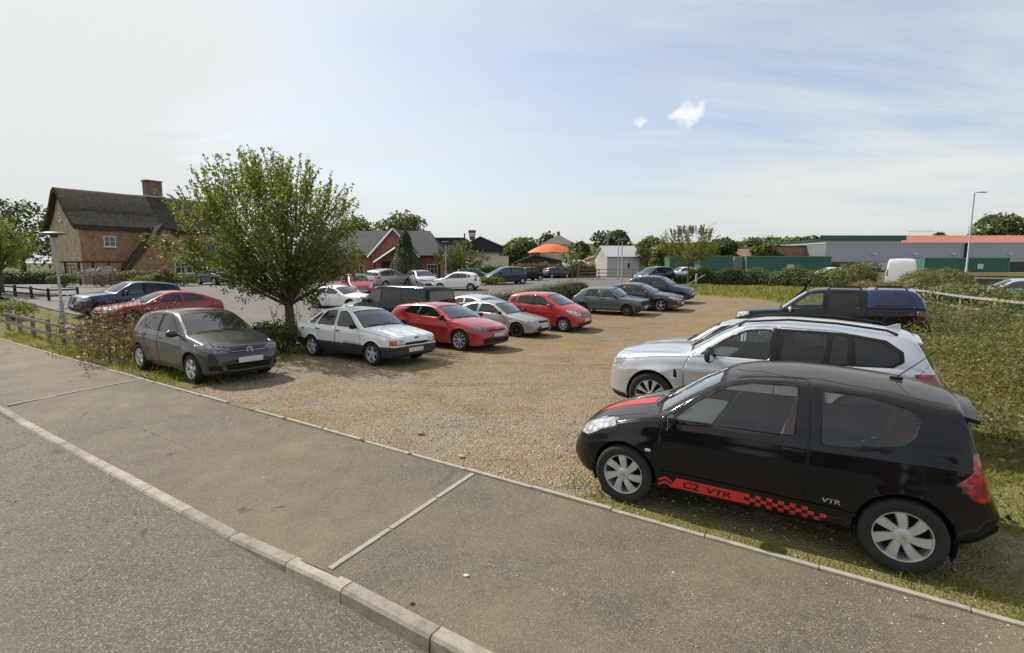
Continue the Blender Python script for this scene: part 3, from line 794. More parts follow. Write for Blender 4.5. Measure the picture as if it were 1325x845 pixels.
SCIROCCO = base(L=4.26, W=1.81, wb=2.578, foh=.88, R=.318, rim=.235, tw=.225, ra=.358, lean=.42, flare=.03,
    top=[(0, .48), (.02, .62), (.06, .70), (.14, .745), (.5, .85), (.9, .925), (1.15, .955), (1.28, 1.02), (1.6, 1.19), (1.95, 1.33), (2.25, 1.385), (2.6, 1.40), (3.1, 1.38), (3.6, 1.33), (3.86, 1.285), (3.92, 1.22), (4.05, 1.03), (4.14, .95), (4.17, .75), (4.24, .62), (4.26, .5)],
    bot=[(0, .26), (.08, .18), (.3, .15), (1.2, .17), (3.2, .18), (3.9, .22), (4.26, .36)],
    belt=[(0, .68), (.6, .80), (1.15, .89), (2.2, .925), (3.0, .96), (4.26, .95)],
    ws=(1.19, 1.98), rw=(3.93, 4.05), belt_z=.93,
    side_win=[[(1.52, .955), (1.80, 1.10), (2.08, 1.235), (2.28, 1.285), (2.60, 1.29), (2.66, .985)], [(2.70, .99), (2.66, 1.29), (3.0, 1.275), (3.28, 1.215), (3.34, 1.12), (3.22, 1.04)]],
    side_trim=[[(2.58, .985), (2.56, 1.285), (2.68, 1.285), (2.72, .99)]],
    doors=[[(1.36, .24), (1.33, .6), (1.40, .93), (1.78, 1.14), (2.08, 1.285), (2.28, 1.33), (2.64, 1.335), (2.74, .94), (2.72, .26)]],
    front_items=[('headlight', 'front', [(.46, .60), (.44, .655), (.72, .76), (.84, .76), (.82, .64), (.68, .58)], HEADD), ('headlight', 'side', [(.07, .60), (.12, .72), (.48, .78), (.5, .74), (.28, .61)], HEADD),
        ('grille', 'front', [(-.44, .615), (-.44, .655), (.44, .655), (.44, .615)], BLACKTRIM, .01), ('intake', 'front', [(-.62, .24), (-.68, .40), (.68, .40), (.62, .24)], BLACKTRIM), ('tail_light', 'side', [(3.96, .80), (3.94, .93), (4.15, .95), (4.2, .80)], TAILR), ('tail_light', 'rear', [(.55, .80), (.55, .95), (.85, .95), (.86, .80)], TAILR)],
    gaps=[('top', [(.24, .52), (.6, .66), (1.12, .74)], .007)], handles=[(2.60, .85)], handle_mat=CHROME, mirror=(1.52, .965, .21), mirror_mat=BLACKTRIM, plate_f=.50, plate_r=.55, style=(9, .03, .038, .05, .24, .07), rim_mat=ALLOYW, wheel_in=.015,
    bands=[])

CIVIC = base(L=4.19, W=1.70, wb=2.62, foh=.80, R=.285, rim=.195, tw=.19, ra=.32, lean=.42, flare=.02,
    top=[(0, .46), (.015, .60), (.05, .665), (.12, .70), (.5, .78), (.9, .845), (1.2, .885), (1.32, .945), (1.7, 1.16), (1.95, 1.27), (2.2, 1.325), (2.6, 1.345), (3.0, 1.325), (3.4, 1.25), (3.62, 1.17), (3.80, 1.09), (3.95, .97), (4.06, .93), (4.10, .80), (4.17, .6), (4.19, .5)],
    bot=[(0, .26), (.08, .19), (.3, .16), (1.2, .18), (3.2, .18), (3.8, .22), (4.19, .36)],
    belt=[(0, .63), (.6, .74), (1.2, .82), (2.2, .855), (3.0, .885), (4.19, .90)],
    ws=(1.23, 1.98), rw=(3.45, 3.93), belt_z=.86,
    side_win=[[(1.52, .875), (1.80, 1.04), (2.05, 1.18), (2.24, 1.225), (2.62, 1.24), (2.66, .90)], [(2.76, .905), (2.74, 1.235), (3.05, 1.21), (3.32, 1.12), (3.46, 1.00), (3.40, .95)]],
    doors=[[(1.40, .24), (1.36, .6), (1.42, .86), (1.78, 1.08), (2.05, 1.23), (2.24, 1.27), (2.68, 1.285), (2.73, .86), (2.70, .25)]],
    front_items=[('headlight', 'front', [(.42, .545), (.40, .645), (.70, .69), (.80, .655), (.74, .555)], HEADL), ('headlight', 'side', [(.06, .56), (.08, .65), (.36, .70), (.38, .66), (.25, .58)], HEADL),
        ('grille', 'front', [(-.38, .57), (-.38, .64), (.38, .64), (.38, .57)], BLACKTRIM, .02), ('intake', 'front', [(-.46, .24), (-.50, .35), (.50, .35), (.46, .24)], BLACKTRIM), ('tail_light', 'side', [(3.96, .70), (3.94, .86), (4.1, .88), (4.15, .70)], TAILR), ('tail_light', 'rear', [(.55, .70), (.55, .88), (.8, .88), (.8, .70)], TAILR)],
    gaps=[('top', [(.16, .46), (.6, .62), (1.2, .68)], .007)], handles=[(2.60, .79)], mirror=(1.55, .90, .18), mirror_mat=BLACKTRIM, plate_f=.42, plate_r=.6, style=(6, .045, .04, 0, .26), rim_mat=simple('bronze_rim', (.05, .035, .03), .35, .6), wheel_in=.02)

ACLASS = base(L=3.84, W=1.76, wb=2.568, foh=.72, R=.305, rim=.20, tw=.195, ra=.345, lean=.36, flare=.02,
    top=[(0, .50), (.015, .62), (.05, .72), (.12, .80), (.35, .92), (.6, 1.02), (.78, 1.09), (.95, 1.17), (1.3, 1.36), (1.6, 1.50), (1.85, 1.565), (2.2, 1.59), (2.7, 1.58), (3.2, 1.54), (3.48, 1.49), (3.55, 1.42), (3.64, 1.15), (3.72, 1.02), (3.76, .8), (3.82, .62), (3.84, .5)],
    bot=[(0, .28), (.08, .22), (.25, .19), (1.2, .22), (2.9, .22), (3.5, .26), (3.84, .38)],
    belt=[(0, .72), (.5, .92), (.8, .99), (1.3, 1.02), (2.2, 1.05), (3.2, 1.10), (3.84, 1.04)],
    ws=(.84, 1.62), rw=(3.54, 3.64), belt_z=1.04,
    side_win=[[(1.30, 1.075), (1.52, 1.25), (1.74, 1.41), (1.90, 1.46), (2.16, 1.475), (2.18, 1.085)], [(2.29, 1.09), (2.28, 1.475), (2.75, 1.455), (2.98, 1.42), (3.04, 1.12)], [(3.11, 1.14), (3.06, 1.405), (3.26, 1.36), (3.42, 1.24), (3.40, 1.18)]],
    side_trim=[[(1.02, 1.04), (1.30, 1.28-.2), (1.52, 1.25), (1.40, 1.21)], [(2.17, 1.085), (2.15, 1.475), (2.28, 1.475), (2.30, 1.09)]],
    doors=[[(1.10, .26), (1.08, .7), (1.16, 1.04), (1.50, 1.29), (1.74, 1.455), (1.92, 1.505), (2.22, 1.52), (2.235, .26)], [(2.245, .26), (2.23, 1.52), (2.78, 1.505), (3.02, 1.46), (3.10, 1.06), (2.90, .72), (2.78, .26)]],
    front_items=[('headlight', 'front', [(.44, .66), (.42, .74), (.66, .90), (.80, .92), (.82, .78), (.70, .66)], HEADL), ('headlight', 'side', [(.08, .68), (.12, .80), (.42, .93), (.46, .88), (.28, .72)], HEADL),
        ('grille', 'front', [(-.36, .60), (-.38, .73), (.38, .73), (.36, .60)], BLACKTRIM, .03), ('intake', 'front', [(-.62, .27), (-.66, .36), (.66, .36), (.62, .27)], BLACKTRIM), ('tail_light', 'side', [(3.52, .95), (3.50, 1.2), (3.62, 1.22), (3.72, 1.0)], TAILR), ('tail_light', 'rear', [(.62, .9), (.62, 1.2), (.78, 1.2), (.8, .9)], TAILR)],
    gaps=[('top', [(.2, .46), (.45, .62), (.75, .70)], .007)], chrome=[('front', [(0, .69), (.34, .69)], .014), ('front', [(0, .645), (.34, .645)], .012)],
    handles=[(2.12, .93), (2.98, .97)], mirror=(1.33, 1.09, .21), plate_f=.47, plate_r=.8, style=(7, .06, .07, 0, .34), rim_mat=ALLOYW, rear_seat_s=2.75, wheel_in=.02)

GOLF = base(L=4.0, W=1.665, wb=2.475, foh=.78, R=.29, rim=.185, tw=.175, ra=.335, lean=.30, flare=.02, rf=.05, capmin=.05, sig_top=.022,
    top=[(0, .50), (.01, .66), (.03, .755), (.07, .785), (.5, .86), (.9, .91), (1.06, .935), (1.16, 1.0), (1.5, 1.24), (1.68, 1.335), (1.85, 1.38), (2.2, 1.405), (2.8, 1.395), (3.2, 1.36), (3.36, 1.31), (3.62, 1.10), (3.78, .96), (3.86, .90), (3.90, .66), (3.98, .6), (4.0, .52)],
    bot=[(0, .32), (.06, .26), (.2, .22), (3.3, .23), (3.8, .28), (4.0, .40)],
    belt=[(0, .72), (.5, .82), (1.05, .875), (2.0, .895), (3.0, .905), (4.0, .88)],
    wid=[(0, .76), (.03, .785), (.15, .80), (.6, .82), (1.2, .832), (3.2, .832), (3.7, .81), (3.95, .79), (4.0, .76)], bow=[(0, .05), (1.1, .07), (1.8, .05), (2.5, 0), (4.0, -.03)],
    ws=(1.09, 1.71), rw=(3.38, 3.74), belt_z=.9,
    side_win=[[(1.32, .925), (1.56, 1.10), (1.78, 1.285), (1.90, 1.315), (2.16, 1.32), (2.16, .925)], [(2.25, .925), (2.25, 1.32), (2.75, 1.31), (2.98, 1.27), (3.12, .94)]],
    doors=[[(1.20, .30), (1.20, .6), (1.26, .905), (1.54, 1.13), (1.78, 1.33), (1.92, 1.355), (2.20, 1.36), (2.205, .30)], [(2.215, .30), (2.21, 1.36), (2.78, 1.35), (3.04, 1.30), (3.18, .92), (2.98, .70), (2.86, .30)]],
    bands=[('bumper', [(-.1, .1), (-.1, .50), (.36, .50), (.36, .1)], simple('dark_plastic', (.03, .028, .032), .6)), ('bumper', [(3.6, .1), (3.6, .52), (4.2, .52), (4.2, .1)], simple('dark_plastic', (.03, .028, .032), .6))],
    front_items=[('headlight', 'front', [(.44+.09*math.cos(a), .625+.09*math.sin(a)) for a in np.linspace(0, 6.28, 13)[:-1]], HEADL, .005), ('grille', 'front', [(-.70, .53), (-.70, .73), (.70, .73), (.70, .53)], BLACKTRIM, .01), ('indicator', 'front', [(.52, .40), (.52, .46), (.70, .46), (.70, .40)], AMBER, .005),
        ('tail_light', 'side', [(3.80, .66), (3.80, .85), (3.89, .85), (3.92, .66)], TAILR), ('tail_light', 'rear', [(.5, .66), (.5, .85), (.78, .85), (.78, .66)], TAILR), ('indicator', 'side', [(1.04, .63), (1.04, .66), (1.10, .66), (1.10, .63)], AMBER, .005)],
    gaps=[('side', [(.36, .555), (3.7, .555)], .02), ('top', [(.06, .62), (.6, .66), (1.05, .67)], .007)], handles=[(2.08, .80), (2.98, .81)], handle_mat=BLACKTRIM, mirror=(1.38, .95, .17), mirror_mat=BLACKTRIM, plate_f=.42, plate_r=.5, style=(8, .02, .02, 0, .62), rim_mat=simple('steel_wheel', (.12, .12, .12), .5, .5), rear_seat_s=2.85)

INSIG = base(L=4.75, W=1.85, wb=2.737, foh=.96, R=.335, rim=.235, tw=.225, ra=.375, lean=.42, flare=.025,
    top=[(0, .50), (.02, .66), (.06, .75), (.14, .80), (.6, .90), (1.1, .96), (1.32, .985), (1.45, 1.04), (1.8, 1.22), (2.2, 1.39), (2.5, 1.455), (2.85, 1.475), (3.3, 1.45), (3.7, 1.37), (4.1, 1.24), (4.40, 1.12), (4.58, 1.06), (4.66, .95), (4.70, .75), (4.75, .55)],
    bot=[(0, .28), (.08, .20), (.3, .17), (1.2, .19), (3.5, .19), (4.3, .24), (4.75, .38)],
    belt=[(0, .70), (.6, .83), (1.3, .92), (2.4, .95), (3.4, .99), (4.4, 1.03), (4.75, .98)],
    ws=(1.36, 2.24), rw=(3.72, 4.38), belt_z=.95,
    side_win=[[(1.68, .975), (2.0, 1.15), (2.28, 1.29), (2.5, 1.345), (2.82, 1.36), (2.84, 1.005)], [(2.92, 1.01), (2.90, 1.36), (3.3, 1.335), (3.62, 1.24), (3.80, 1.10), (3.76, 1.06)]],
    doors=[[(1.56, .26), (1.53, .6), (1.60, .95), (2.0, 1.20), (2.28, 1.34), (2.5, 1.39), (2.87, 1.40), (2.89, .26)], [(2.90, .26), (2.89, 1.40), (3.32, 1.38), (3.66, 1.28), (3.86, 1.08), (3.60, .76), (3.44, .26)]],
    front_items=[('headlight', 'front', [(.44, .62), (.42, .70), (.70, .80), (.86, .80), (.84, .68), (.66, .62)], HEADL), ('headlight', 'side', [(.10, .66), (.14, .76), (.50, .82), (.52, .78), (.3, .66)], HEADL),
        ('grille', 'front', [(-.36, .52), (-.42, .69), (.42, .69), (.36, .52)], BLACKTRIM, .03), ('intake', 'front', [(-.46, .25), (-.5, .35), (.5, .35), (.46, .25)], BLACKTRIM), ('tail_light', 'side', [(4.46, .80), (4.42, .95), (4.65, .97), (4.7, .80)], TAILR), ('tail_light', 'rear', [(.5, .80), (.5, .95), (.85, .97), (.86, .80)], TAILR)],
    gaps=[('top', [(.22, .46), (.7, .70), (1.3, .78)], .007)], chrome=[('front', [(0, .625), (.40, .64)], .03), ('front', [(.55, .30), (.80, .34)], .025)],
    handles=[(2.76, .88), (3.58, .92)], mirror=(1.76, 1.0, .2), plate_f=.42, plate_r=.6, style=(5, .03, .035, 0, .26, .13), rim_mat=ALLOYW, rear_seat_s=3.25)

def scaled(T, L, W, H, **k):

    d = dict(T)
    H0 = max(p[1] for p in T['top']); fx, fz, fy = L/T['L'], H/H0, W/T['W']
    P = lambda l, a, b: [(x*a, y*b) for x, y in l]
    d['L'], d['W'] = L, W
    for key in ('top', 'bot', 'belt'): d[key] = P(T[key], fx, fz)
    d['wid'] = P(T['wid'], fx, fy); d['bow'] = P(T['bow'], fx, 1); d['crown'] = P(T['crown'], fx, 1)
    d['ws'] = tuple(a*fx for a in T['ws'])
    if 'rw' in T: d['rw'] = tuple(a*fx for a in T['rw'])
    d['belt_z'] = T['belt_z']*fz; d['foh'] = T['foh']*fx; d['wb'] = T['wb']*fx
    d['side_win'] = [('dark', P(p[1], fx, fz)) if p[0] == 'dark' else P(p, fx, fz) for p in T['side_win']]
    d['side_trim'] = [P(p, fx, fz) for p in T.get('side_trim', [])]
    d['doors'] = [P(p, fx, fz) for p in T['doors']]
    sc = lambda pj, p: P(p, fx, fz) if pj in ('side', 'band') else (P(p, fy, fz) if pj in ('front', 'rear') else P(p, fx, fy))
    d['front_items'] = [(i[0], i[1], sc(i[1], i[2]), *i[3:]) for i in T['front_items']]
    d['bands'] = [(a, P(b, fx, fz), c) for a, b, c in T.get('bands', [])]
    d['gaps'] = [(a, sc(a, b), c) for a, b, c in T.get('gaps', [])]; d['chrome'] = [(a, sc(a, b), c) for a, b, c in T.get('chrome', [])]
    d['handles'] = [(a*fx, b*fz) for a, b in T['handles']]
    if 'mirror' in T: d['mirror'] = (T['mirror'][0]*fx, T['mirror'][1]*fz, T['mirror'][2])
    for q in ('plate_f', 'plate_r'):
        if q in T: d[q] = T[q]*fz
    for q in ('seat_s', 'rear_seat_s'):
        if q in T: d[q] = T[q]*fx
    d.update(k); return d

VAN = base(L=4.9, W=1.90, wb=3.0, foh=.90, R=.335, rim=.21, tw=.215, ra=.38, lean=.12, rf=.12, flare=.02, capmin=.12,
    top=[(0, .55), (.03, .85), (.10, 1.00), (.5, 1.13), (.9, 1.22), (1.0, 1.28), (1.4, 1.65), (1.62, 1.84), (1.85, 1.92), (2.3, 1.96), (3.5, 1.96), (4.6, 1.95), (4.78, 1.92), (4.83, 1.75), (4.86, 1.2), (4.88, .7), (4.9, .5)],
    bot=[(0, .36), (.1, .27), (.4, .24), (4.3, .27), (4.9, .40)],
    belt=[(0, .80), (.9, 1.10), (1.3, 1.16), (4.9, 1.18)], bow=[(0, .16), (1.0, .10), (1.8, .06), (2.5, 0), (4.9, -.03)],
    wid=[(0, .70), (.05, .80), (.2, .89), (.6, .94), (1.2, .95), (4.6, .95), (4.84, .93), (4.9, .90)],
    ws=(1.02, 1.66), rw=(4.80, 4.858), belt_z=1.16,
    side_win=[[(1.20, 1.19), (1.62, 1.62), (1.80, 1.74), (2.12, 1.76), (2.12, 1.19)], ('dark', [(2.25, 1.22), (2.25, 1.76), (3.28, 1.76), (3.28, 1.22)]), ('dark', [(3.38, 1.22), (3.38, 1.76), (4.55, 1.76), (4.58, 1.22)])],
    doors=[[(1.15, .34), (1.13, 1.10), (1.60, 1.66), (1.80, 1.80), (2.18, 1.82), (2.18, .34)]],
    front_items=[('headlight', 'front', [(.55, .80), (.55, 1.0), (.84, 1.0), (.86, .80)], HEADL), ('grille', 'front', [(-.5, .80), (-.5, .95), (.5, .95), (.5, .80)], BLACKTRIM), ('tail_light', 'rear', [(.83, .80), (.83, 1.25), (.93, 1.25), (.93, .80)], TAILR), ('tail_light', 'side', [(4.78, .80), (4.78, 1.25), (4.88, 1.25), (4.88, .80)], TAILR)],
    handles=[(2.08, 1.02)], mirror=(1.35, 1.22, .26), plate_f=.5, plate_r=.6, rear_seat_s=3.2)
# ------------------------------------------------------------------ ground materials
def m_asphalt(name, c0, c1, tanc, agg=140, sparkle=.25):
    m, nt, b, o = newmat(name); setp(b, rough=.85, spec=.35); P = worldco(nt)
    v = nd(nt, 'ShaderNodeTexVoronoi'); v.inputs['Scale'].default_value = agg; nt.links.new(P, v.inputs['Vector'])
    sep = nd(nt, 'ShaderNodeSeparateColor'); nt.links.new(v.outputs['Color'], sep.inputs[0])
    stone = ramp(nt, [(0, tuple(x*.55 for x in c0)), (.45, c0), (.8, c1), (.94, tuple(min(1, x*1.5) for x in c1)), (1, tuple(min(.8, x*2.4) for x in c1))], sep.outputs[0])
    f1 = noise_(nt, .55, 5, .6, P); f2 = noise_(nt, 2.6, 5, .65, P)
    c = mix(nt, stone.outputs[0], tanc, math_(nt, 'MULTIPLY', ramp(nt, [(.40, (0,)*3), (.68, (1,)*3)], f1).outputs[0], .55))
    c = mix(nt, c, (.55, .55, .55), ramp(nt, [(.3, (.0,)*3), (.75, (.55,)*3)], f2).outputs[0], 'MULTIPLY')
    c = mix(nt, c, (.42, .40, .38), ramp(nt, [(.66, (0,)*3), (.74, (.8,)*3)], noise_(nt, 1.7, 3, .5, P, 1.2)).outputs[0], 'MULTIPLY')
    c = mix(nt, c, (1.35, 1.32, 1.25), ramp(nt, [(.60, (0,)*3), (.75, (.7,)*3)], noise_(nt, .9, 6, .7, P, .8)).outputs[0], 'MULTIPLY')
    nt.links.new(c, b.inputs['Base Color'])
    nt.links.new(ramp(nt, [(.0, (.9,)*3), (.85, (.75,)*3), (1, (.45,)*3)], sep.outputs[1]).outputs[0], b.inputs['Roughness'])
    h = math_(nt, 'ADD', v.outputs['Distance'], math_(nt, 'MULTIPLY', sep.outputs[2], .8)); bump(nt, b, h, .55, .006)
    return m
ROADM = m_asphalt('road_asphalt', (.125, .110, .083), (.178, .157, .122), (.185, .150, .10), 105)
PAVEM = m_asphalt('pavement_asphalt', (.148, .126, .087), (.192, .164, .116), (.29, .225, .135), 170)
TARM = m_asphalt('car_park_asphalt', (.145, .122, .108), (.195, .168, .15), (.19, .16, .14), 60)
def m_ground():
    m, nt, b, o = newmat('gravel_and_grass'); setp(b, rough=.95, spec=.2); P = worldco(nt)
    at_ = nd(nt, 'ShaderNodeAttribute', attribute_name='gravel').outputs['Fac']
    v = nd(nt, 'ShaderNodeTexVoronoi'); v.inputs['Scale'].default_value = 34; nt.links.new(P, v.inputs['Vector'])
    v2 = nd(nt, 'ShaderNodeTexVoronoi'); v2.inputs['Scale'].default_value = 85; nt.links.new(P, v2.inputs['Vector'])
    s1 = nd(nt, 'ShaderNodeSeparateColor'); nt.links.new(v.outputs['Color'], s1.inputs[0])
    s2 = nd(nt, 'ShaderNodeSeparateColor'); nt.links.new(v2.outputs['Color'], s2.inputs[0])
    st = ramp(nt, [(0, (.085, .06, .04)), (.35, (.24, .17, .10)), (.65, (.34, .25, .155)), (.86, (.40, .335, .25)), (.95, (.56, .52, .46)), (1, (.17, .145, .13))], s1.outputs[0])
    st2 = ramp(nt, [(0, (.12, .08, .05)), (.5, (.285, .205, .12)), (.85, (.37, .29, .19)), (1, (.55, .51, .45))], s2.outputs[0])
    sand = mix(nt, (.28, .185, .085), (.36, .255, .13), noise_(nt, 1.3, 5, .6, P))
    big = ramp(nt, [(.36, (0,)*3), (.62, (1,)*3)], noise_(nt, .33, 5, .6, P, .5)).outputs[0]
    c = mix(nt, st.outputs[0], st2.outputs[0], .5)
    sn = nd(nt, 'ShaderNodeSeparateXYZ'); nt.links.new(P, sn.inputs[0])
    nn = math_(nt, 'ADD', math_(nt, 'MULTIPLY', sn.outputs[0], NX), math_(nt, 'MULTIPLY', sn.outputs[1], NY))
    far_ = ramp(nt, [(.0, (.0,)*3), (1, (1,)*3)], math_(nt, 'DIVIDE', math_(nt, 'SUBTRACT', nn, 6.5), 6.0)).outputs[0]
    c = mix(nt, c, (.36, .325, .28), math_(nt, 'MULTIPLY', math_(nt, 'MULTIPLY', math_(nt, 'SUBTRACT', 1.0, far_, True), ramp(nt, [(.42, (1,)*3), (.6, (0,)*3)], noise_(nt, .45, 5, .6, P, .5)).outputs[0]), .45))
    mpt = nd(nt, 'ShaderNodeMapping'); mpt.inputs['Rotation'].default_value = (0, 0, R(33.3)); mpt.inputs['Scale'].default_value = (.25, 1.6, 1); nt.links.new(P, mpt.inputs[0])
    trk = ramp(nt, [(.40, (0,)*3), (.62, (1,)*3)], noise_(nt, .8, 5, .6, mpt.outputs[0], .6)).outputs[0]
    c = mix(nt, c, sand, math_(nt, 'MULTIPLY', math_(nt, 'ADD', math_(nt, 'MULTIPLY', big, .5), math_(nt, 'MULTIPLY', trk, .6)), math_(nt, 'ADD', .45, math_(nt, 'MULTIPLY', far_, .5))))
    c = mix(nt, c, (.13, .095, .06), math_(nt, 'MULTIPLY', ramp(nt, [(.55, (0,)*3), (.70, (1,)*3)], noise_(nt, 1.1, 6, .7, mpt.outputs[0], 1)).outputs[0], .6))
    c = mix(nt, c, (.30, .285, .265), math_(nt, 'MULTIPLY', ramp(nt, [(.52, (0,)*3), (.68, (1,)*3)], noise_(nt, .28, 6, .65, P, .8)).outputs[0], .45))
    c = mix(nt, c, (.62, .60, .58), ramp(nt, [(.45, (0,)*3), (.8, (.5,)*3)], noise_(nt, .8, 4, .6, P)).outputs[0], 'MULTIPLY')
    soil = ramp(nt, [(.2, (.10, .10, .028)), (.45, (.16, .15, .045)), (.60, (.22, .18, .085)), (.85, (.22, .165, .095))], noise_(nt, 2.2, 6, .7, P))
    k = math_(nt, 'ADD', at_, math_(nt, 'MULTIPLY', math_(nt, 'SUBTRACT', noise_(nt, 1.6, 6, .7, P), .5), 1.1))
    k = ramp(nt, [(.42, (0,)*3), (.58, (1,)*3)], k).outputs[0]
    f7 = noise_(nt, 9, 6, .8, P); f8 = noise_(nt, 3.2, 6, .75, P)
    c = mix(nt, c, (.52, .46, .40), ramp(nt, [(.52, (0,)*3), (.68, (.9,)*3)], f7).outputs[0], 'MULTIPLY')
    c = mix(nt, c, (1.28, 1.26, 1.22), ramp(nt, [(.50, (0,)*3), (.68, (1,)*3)], f8).outputs[0], 'MULTIPLY')
    c = mix(nt, c, (.96, .945, .905), 1.0, 'MULTIPLY')
    nt.links.new(mix(nt, soil.outputs[0], c, k), b.inputs['Base Color'])
    h = math_(nt, 'ADD', math_(nt, 'MULTIPLY', v.outputs['Distance'], -1.0), math_(nt, 'MULTIPLY', s1.outputs[1], .7))
    h = math_(nt, 'ADD', h, math_(nt, 'MULTIPLY', noise_(nt, 5, 5, .7, P), 1.2)); bump(nt, b, h, .8, .03)
    return m
GRAVM = m_ground()
def m_far():
    m, nt, b, o = newmat('field'); setp(b, rough=1, spec=.1); P = worldco(nt)
    c = ramp(nt, [(.3, (.06, .075, .022)), (.5, (.10, .10, .04)), (.75, (.17, .14, .07))], noise_(nt, .12, 8, .7, P)); nt.links.new(c.outputs[0], b.inputs['Base Color']); return m
FIELD = m_far()
KERBM, nt_, b_k, o_k = newmat('kerb_concrete'); setp(b_k, rough=.9)
_r = nd(nt_, 'ShaderNodeNewGeometry').outputs['Random Per Island']; _c = mix(nt_, (.30, .265, .21), (.44, .385, .31), _r)
_c = mix(nt_, _c, (.45, .42, .38), ramp(nt_, [(.42, (0,)*3), (.72, (.85,)*3)], noise_(nt_, 6, 6, .7, worldco(nt_))).outputs[0], 'MULTIPLY'); nt_.links.new(_c, b_k.inputs['Base Color']); bump(nt_, b_k, noise_(nt_, 50, 4, .6, worldco(nt_)), .5, .01)
EDGEM = simple('edging_concrete', (.36, .32, .255), .9, var=.25, scale=9, bmp=.4)

def grid_sheet(name, u0, u1, v0, v1, du, dv, zf, mat, attr=None, umap=tn):
    us = np.linspace(u0, u1, max(2, int((u1-u0)/du)+1)); vs = np.linspace(v0, v1, max(2, int((v1-v0)/dv)+1)); V = []; A = []
    for v in vs:
        for u in us:
            x, y = umap(u, v); V.append((x, y, zf(u, v, x, y)))
            if attr: A.append(attr(u, v))
    k = len(us); F = [(j*k+i, j*k+i+1, (j+1)*k+i+1, (j+1)*k+i) for j in range(len(vs)-1) for i in range(k-1)]
    o = mesh_obj(name, V, F, [mat], smooth=180); tag(o, kind='structure')
    if attr:
        a = o.data.attributes.new('gravel', 'FLOAT', 'POINT'); a.data.foreach_set('value', A)
    return o
# base ground to the horizon
V = [(0, 0, -.35)]; F = []; na = 96; rads = [6, 12, 20, 30, 40, 52, 70, 100, 160, 260, 450, 800, 1600, 3200]
for r in rads:
    for k in range(na):
        a = 2*math.pi*k/na; x, y = r*math.cos(a), r*math.sin(a); V.append((x, y, th(x, y)-.14 if r > 30 else -.62))
for k in range(na): F.append((0, 1+k, 1+(k+1) % na))
for j in range(len(rads)-1):
    for k in range(na): F.append((1+j*na+k, 1+(j+1)*na+k, 1+(j+1)*na+(k+1) % na, 1+j*na+(k+1) % na))
tag(mesh_obj('ground', V, F, [FIELD], smooth=180), kind='structure')
# far hill line
def hill(name, pts, Y, base=-2, depth=120):
    top = [at(px, py, Y) for px, py in pts]; V = []; F = []
    for p in top: V += [(p.x, p.y-depth, base), (p.x, p.y, p.z), (p.x, p.y+depth*2, base)]
    for i in range(len(top)-1):
        a = 3*i; F += [(a, a+3, a+4, a+1), (a+1, a+4, a+5, a+2)]
    return tag(mesh_obj(name, V, F, [FIELD], smooth=180), kind='structure')
hill('hill', [(600, 334), (700, 318), (760, 315), (790, 316), (900, 314), (1000, 312), (1080, 309), (1200, 312), (1400, 318), (1600, 334)], 900)
KERB_N, EDGE_N = 2.30, 4.60
ROAD_Z = -.115
def kdrop(t): return .085*(1-sst(-4.25, -3.45, t))*(sst(-12.5, -11.6, t)) if True else 0
grid_sheet('road', -70, 40, -14, KERB_N+.02, 1.0, .5, lambda u, v, x, y: ROAD_Z+.0-.012*max(0, 2-v)*.0, ROADM)
grid_sheet('pavement', -70, 30, KERB_N+.10, EDGE_N, .25, .2, lambda u, v, x, y: -kdrop(u)*max(0, 1-(v-KERB_N-.1)/1.3)-.004+.006*noise.noise((u*.9, v*.9, 0)), PAVEM)
kb = MB(); t = -40.0
while t < 14:
    ln = .905
    if -4.3 < t < -3.3: ln = .72 if t < -3.6 else .36
    a, b_ = t+.006, t+ln-.006; za, zb_ = -kdrop(a), -kdrop(b_)
    if abs(kdrop(t+ln/2)-.085) < .01 or abs(kdrop(t+ln/2)) < .01 or True:
        sec = lambda z: [(KERB_N, ROAD_Z-.08), (KERB_N+.012, z-.022), (KERB_N+.03, z+.002), (KERB_N+.125, z+.004), (KERB_N+.125, ROAD_Z-.08)]
        j = random.uniform(-.004, .004); vs = []
        for tt, zz in ((a, za), (b_, zb_)):
            for n_, z_ in sec(zz): x, y = tn(tt, n_+j); vs.append((x, y, z_+j*.5))
        kb.add(vs, [(0, 1, 2, 3, 4), (9, 8, 7, 6, 5)]+[(i, i+5, (i+1) % 5+5, (i+1) % 5) for i in range(5)])
    t += ln
tag(kb.build('kerb', [KERBM]), kind='structure')
eb = MB(); t = -40.0
while t < 14:
    ln = random.uniform(.88, .94)
    if not (-9.4 < t < -8.2 and random.random() < .5):
        a, b_ = t+.005, t+ln-(.005 if not -10 < t < -5 else random.uniform(.005, .12)); j = random.uniform(-.006, .006); dz = random.uniform(-.006, .006)
        x, y = tn((a+b_)/2, EDGE_N+.025+j); eb.box((x, y, -.03+dz), (b_-a, .052, .10), -ANG, .006)
    t += ln
for (t0, n0), (t1, n1) in (((-3.56, 4.59), (-3.37, 2.43)), ((-12.5, 4.59), (-12.2, 2.43))):
    for k in range(3):
        q0, q1 = k/3+.004, (k+1)/3-.004; p0 = tn(t0+(t1-t0)*q0, n0+(n1-n0)*q0); p1 = tn(t0+(t1-t0)*q1, n0+(n1-n0)*q1)
        tm_ = t0+(t1-t0)*(q0+q1)/2; nm_ = n0+(n1-n0)*(q0+q1)/2
        z = -kdrop(tm_)*max(0, 1-(nm_-KERB_N-.1)/1.3)
        L_ = math.dist(p0, p1); eb.box(((p0[0]+p1[0])/2, (p0[1]+p1[1])/2, z-.022), (L_, .055, .06), math.atan2(p1[1]-p0[1], p1[0]-p0[0]), .004)
tag(eb.build('pavement_edging', [EDGEM]), kind='structure')
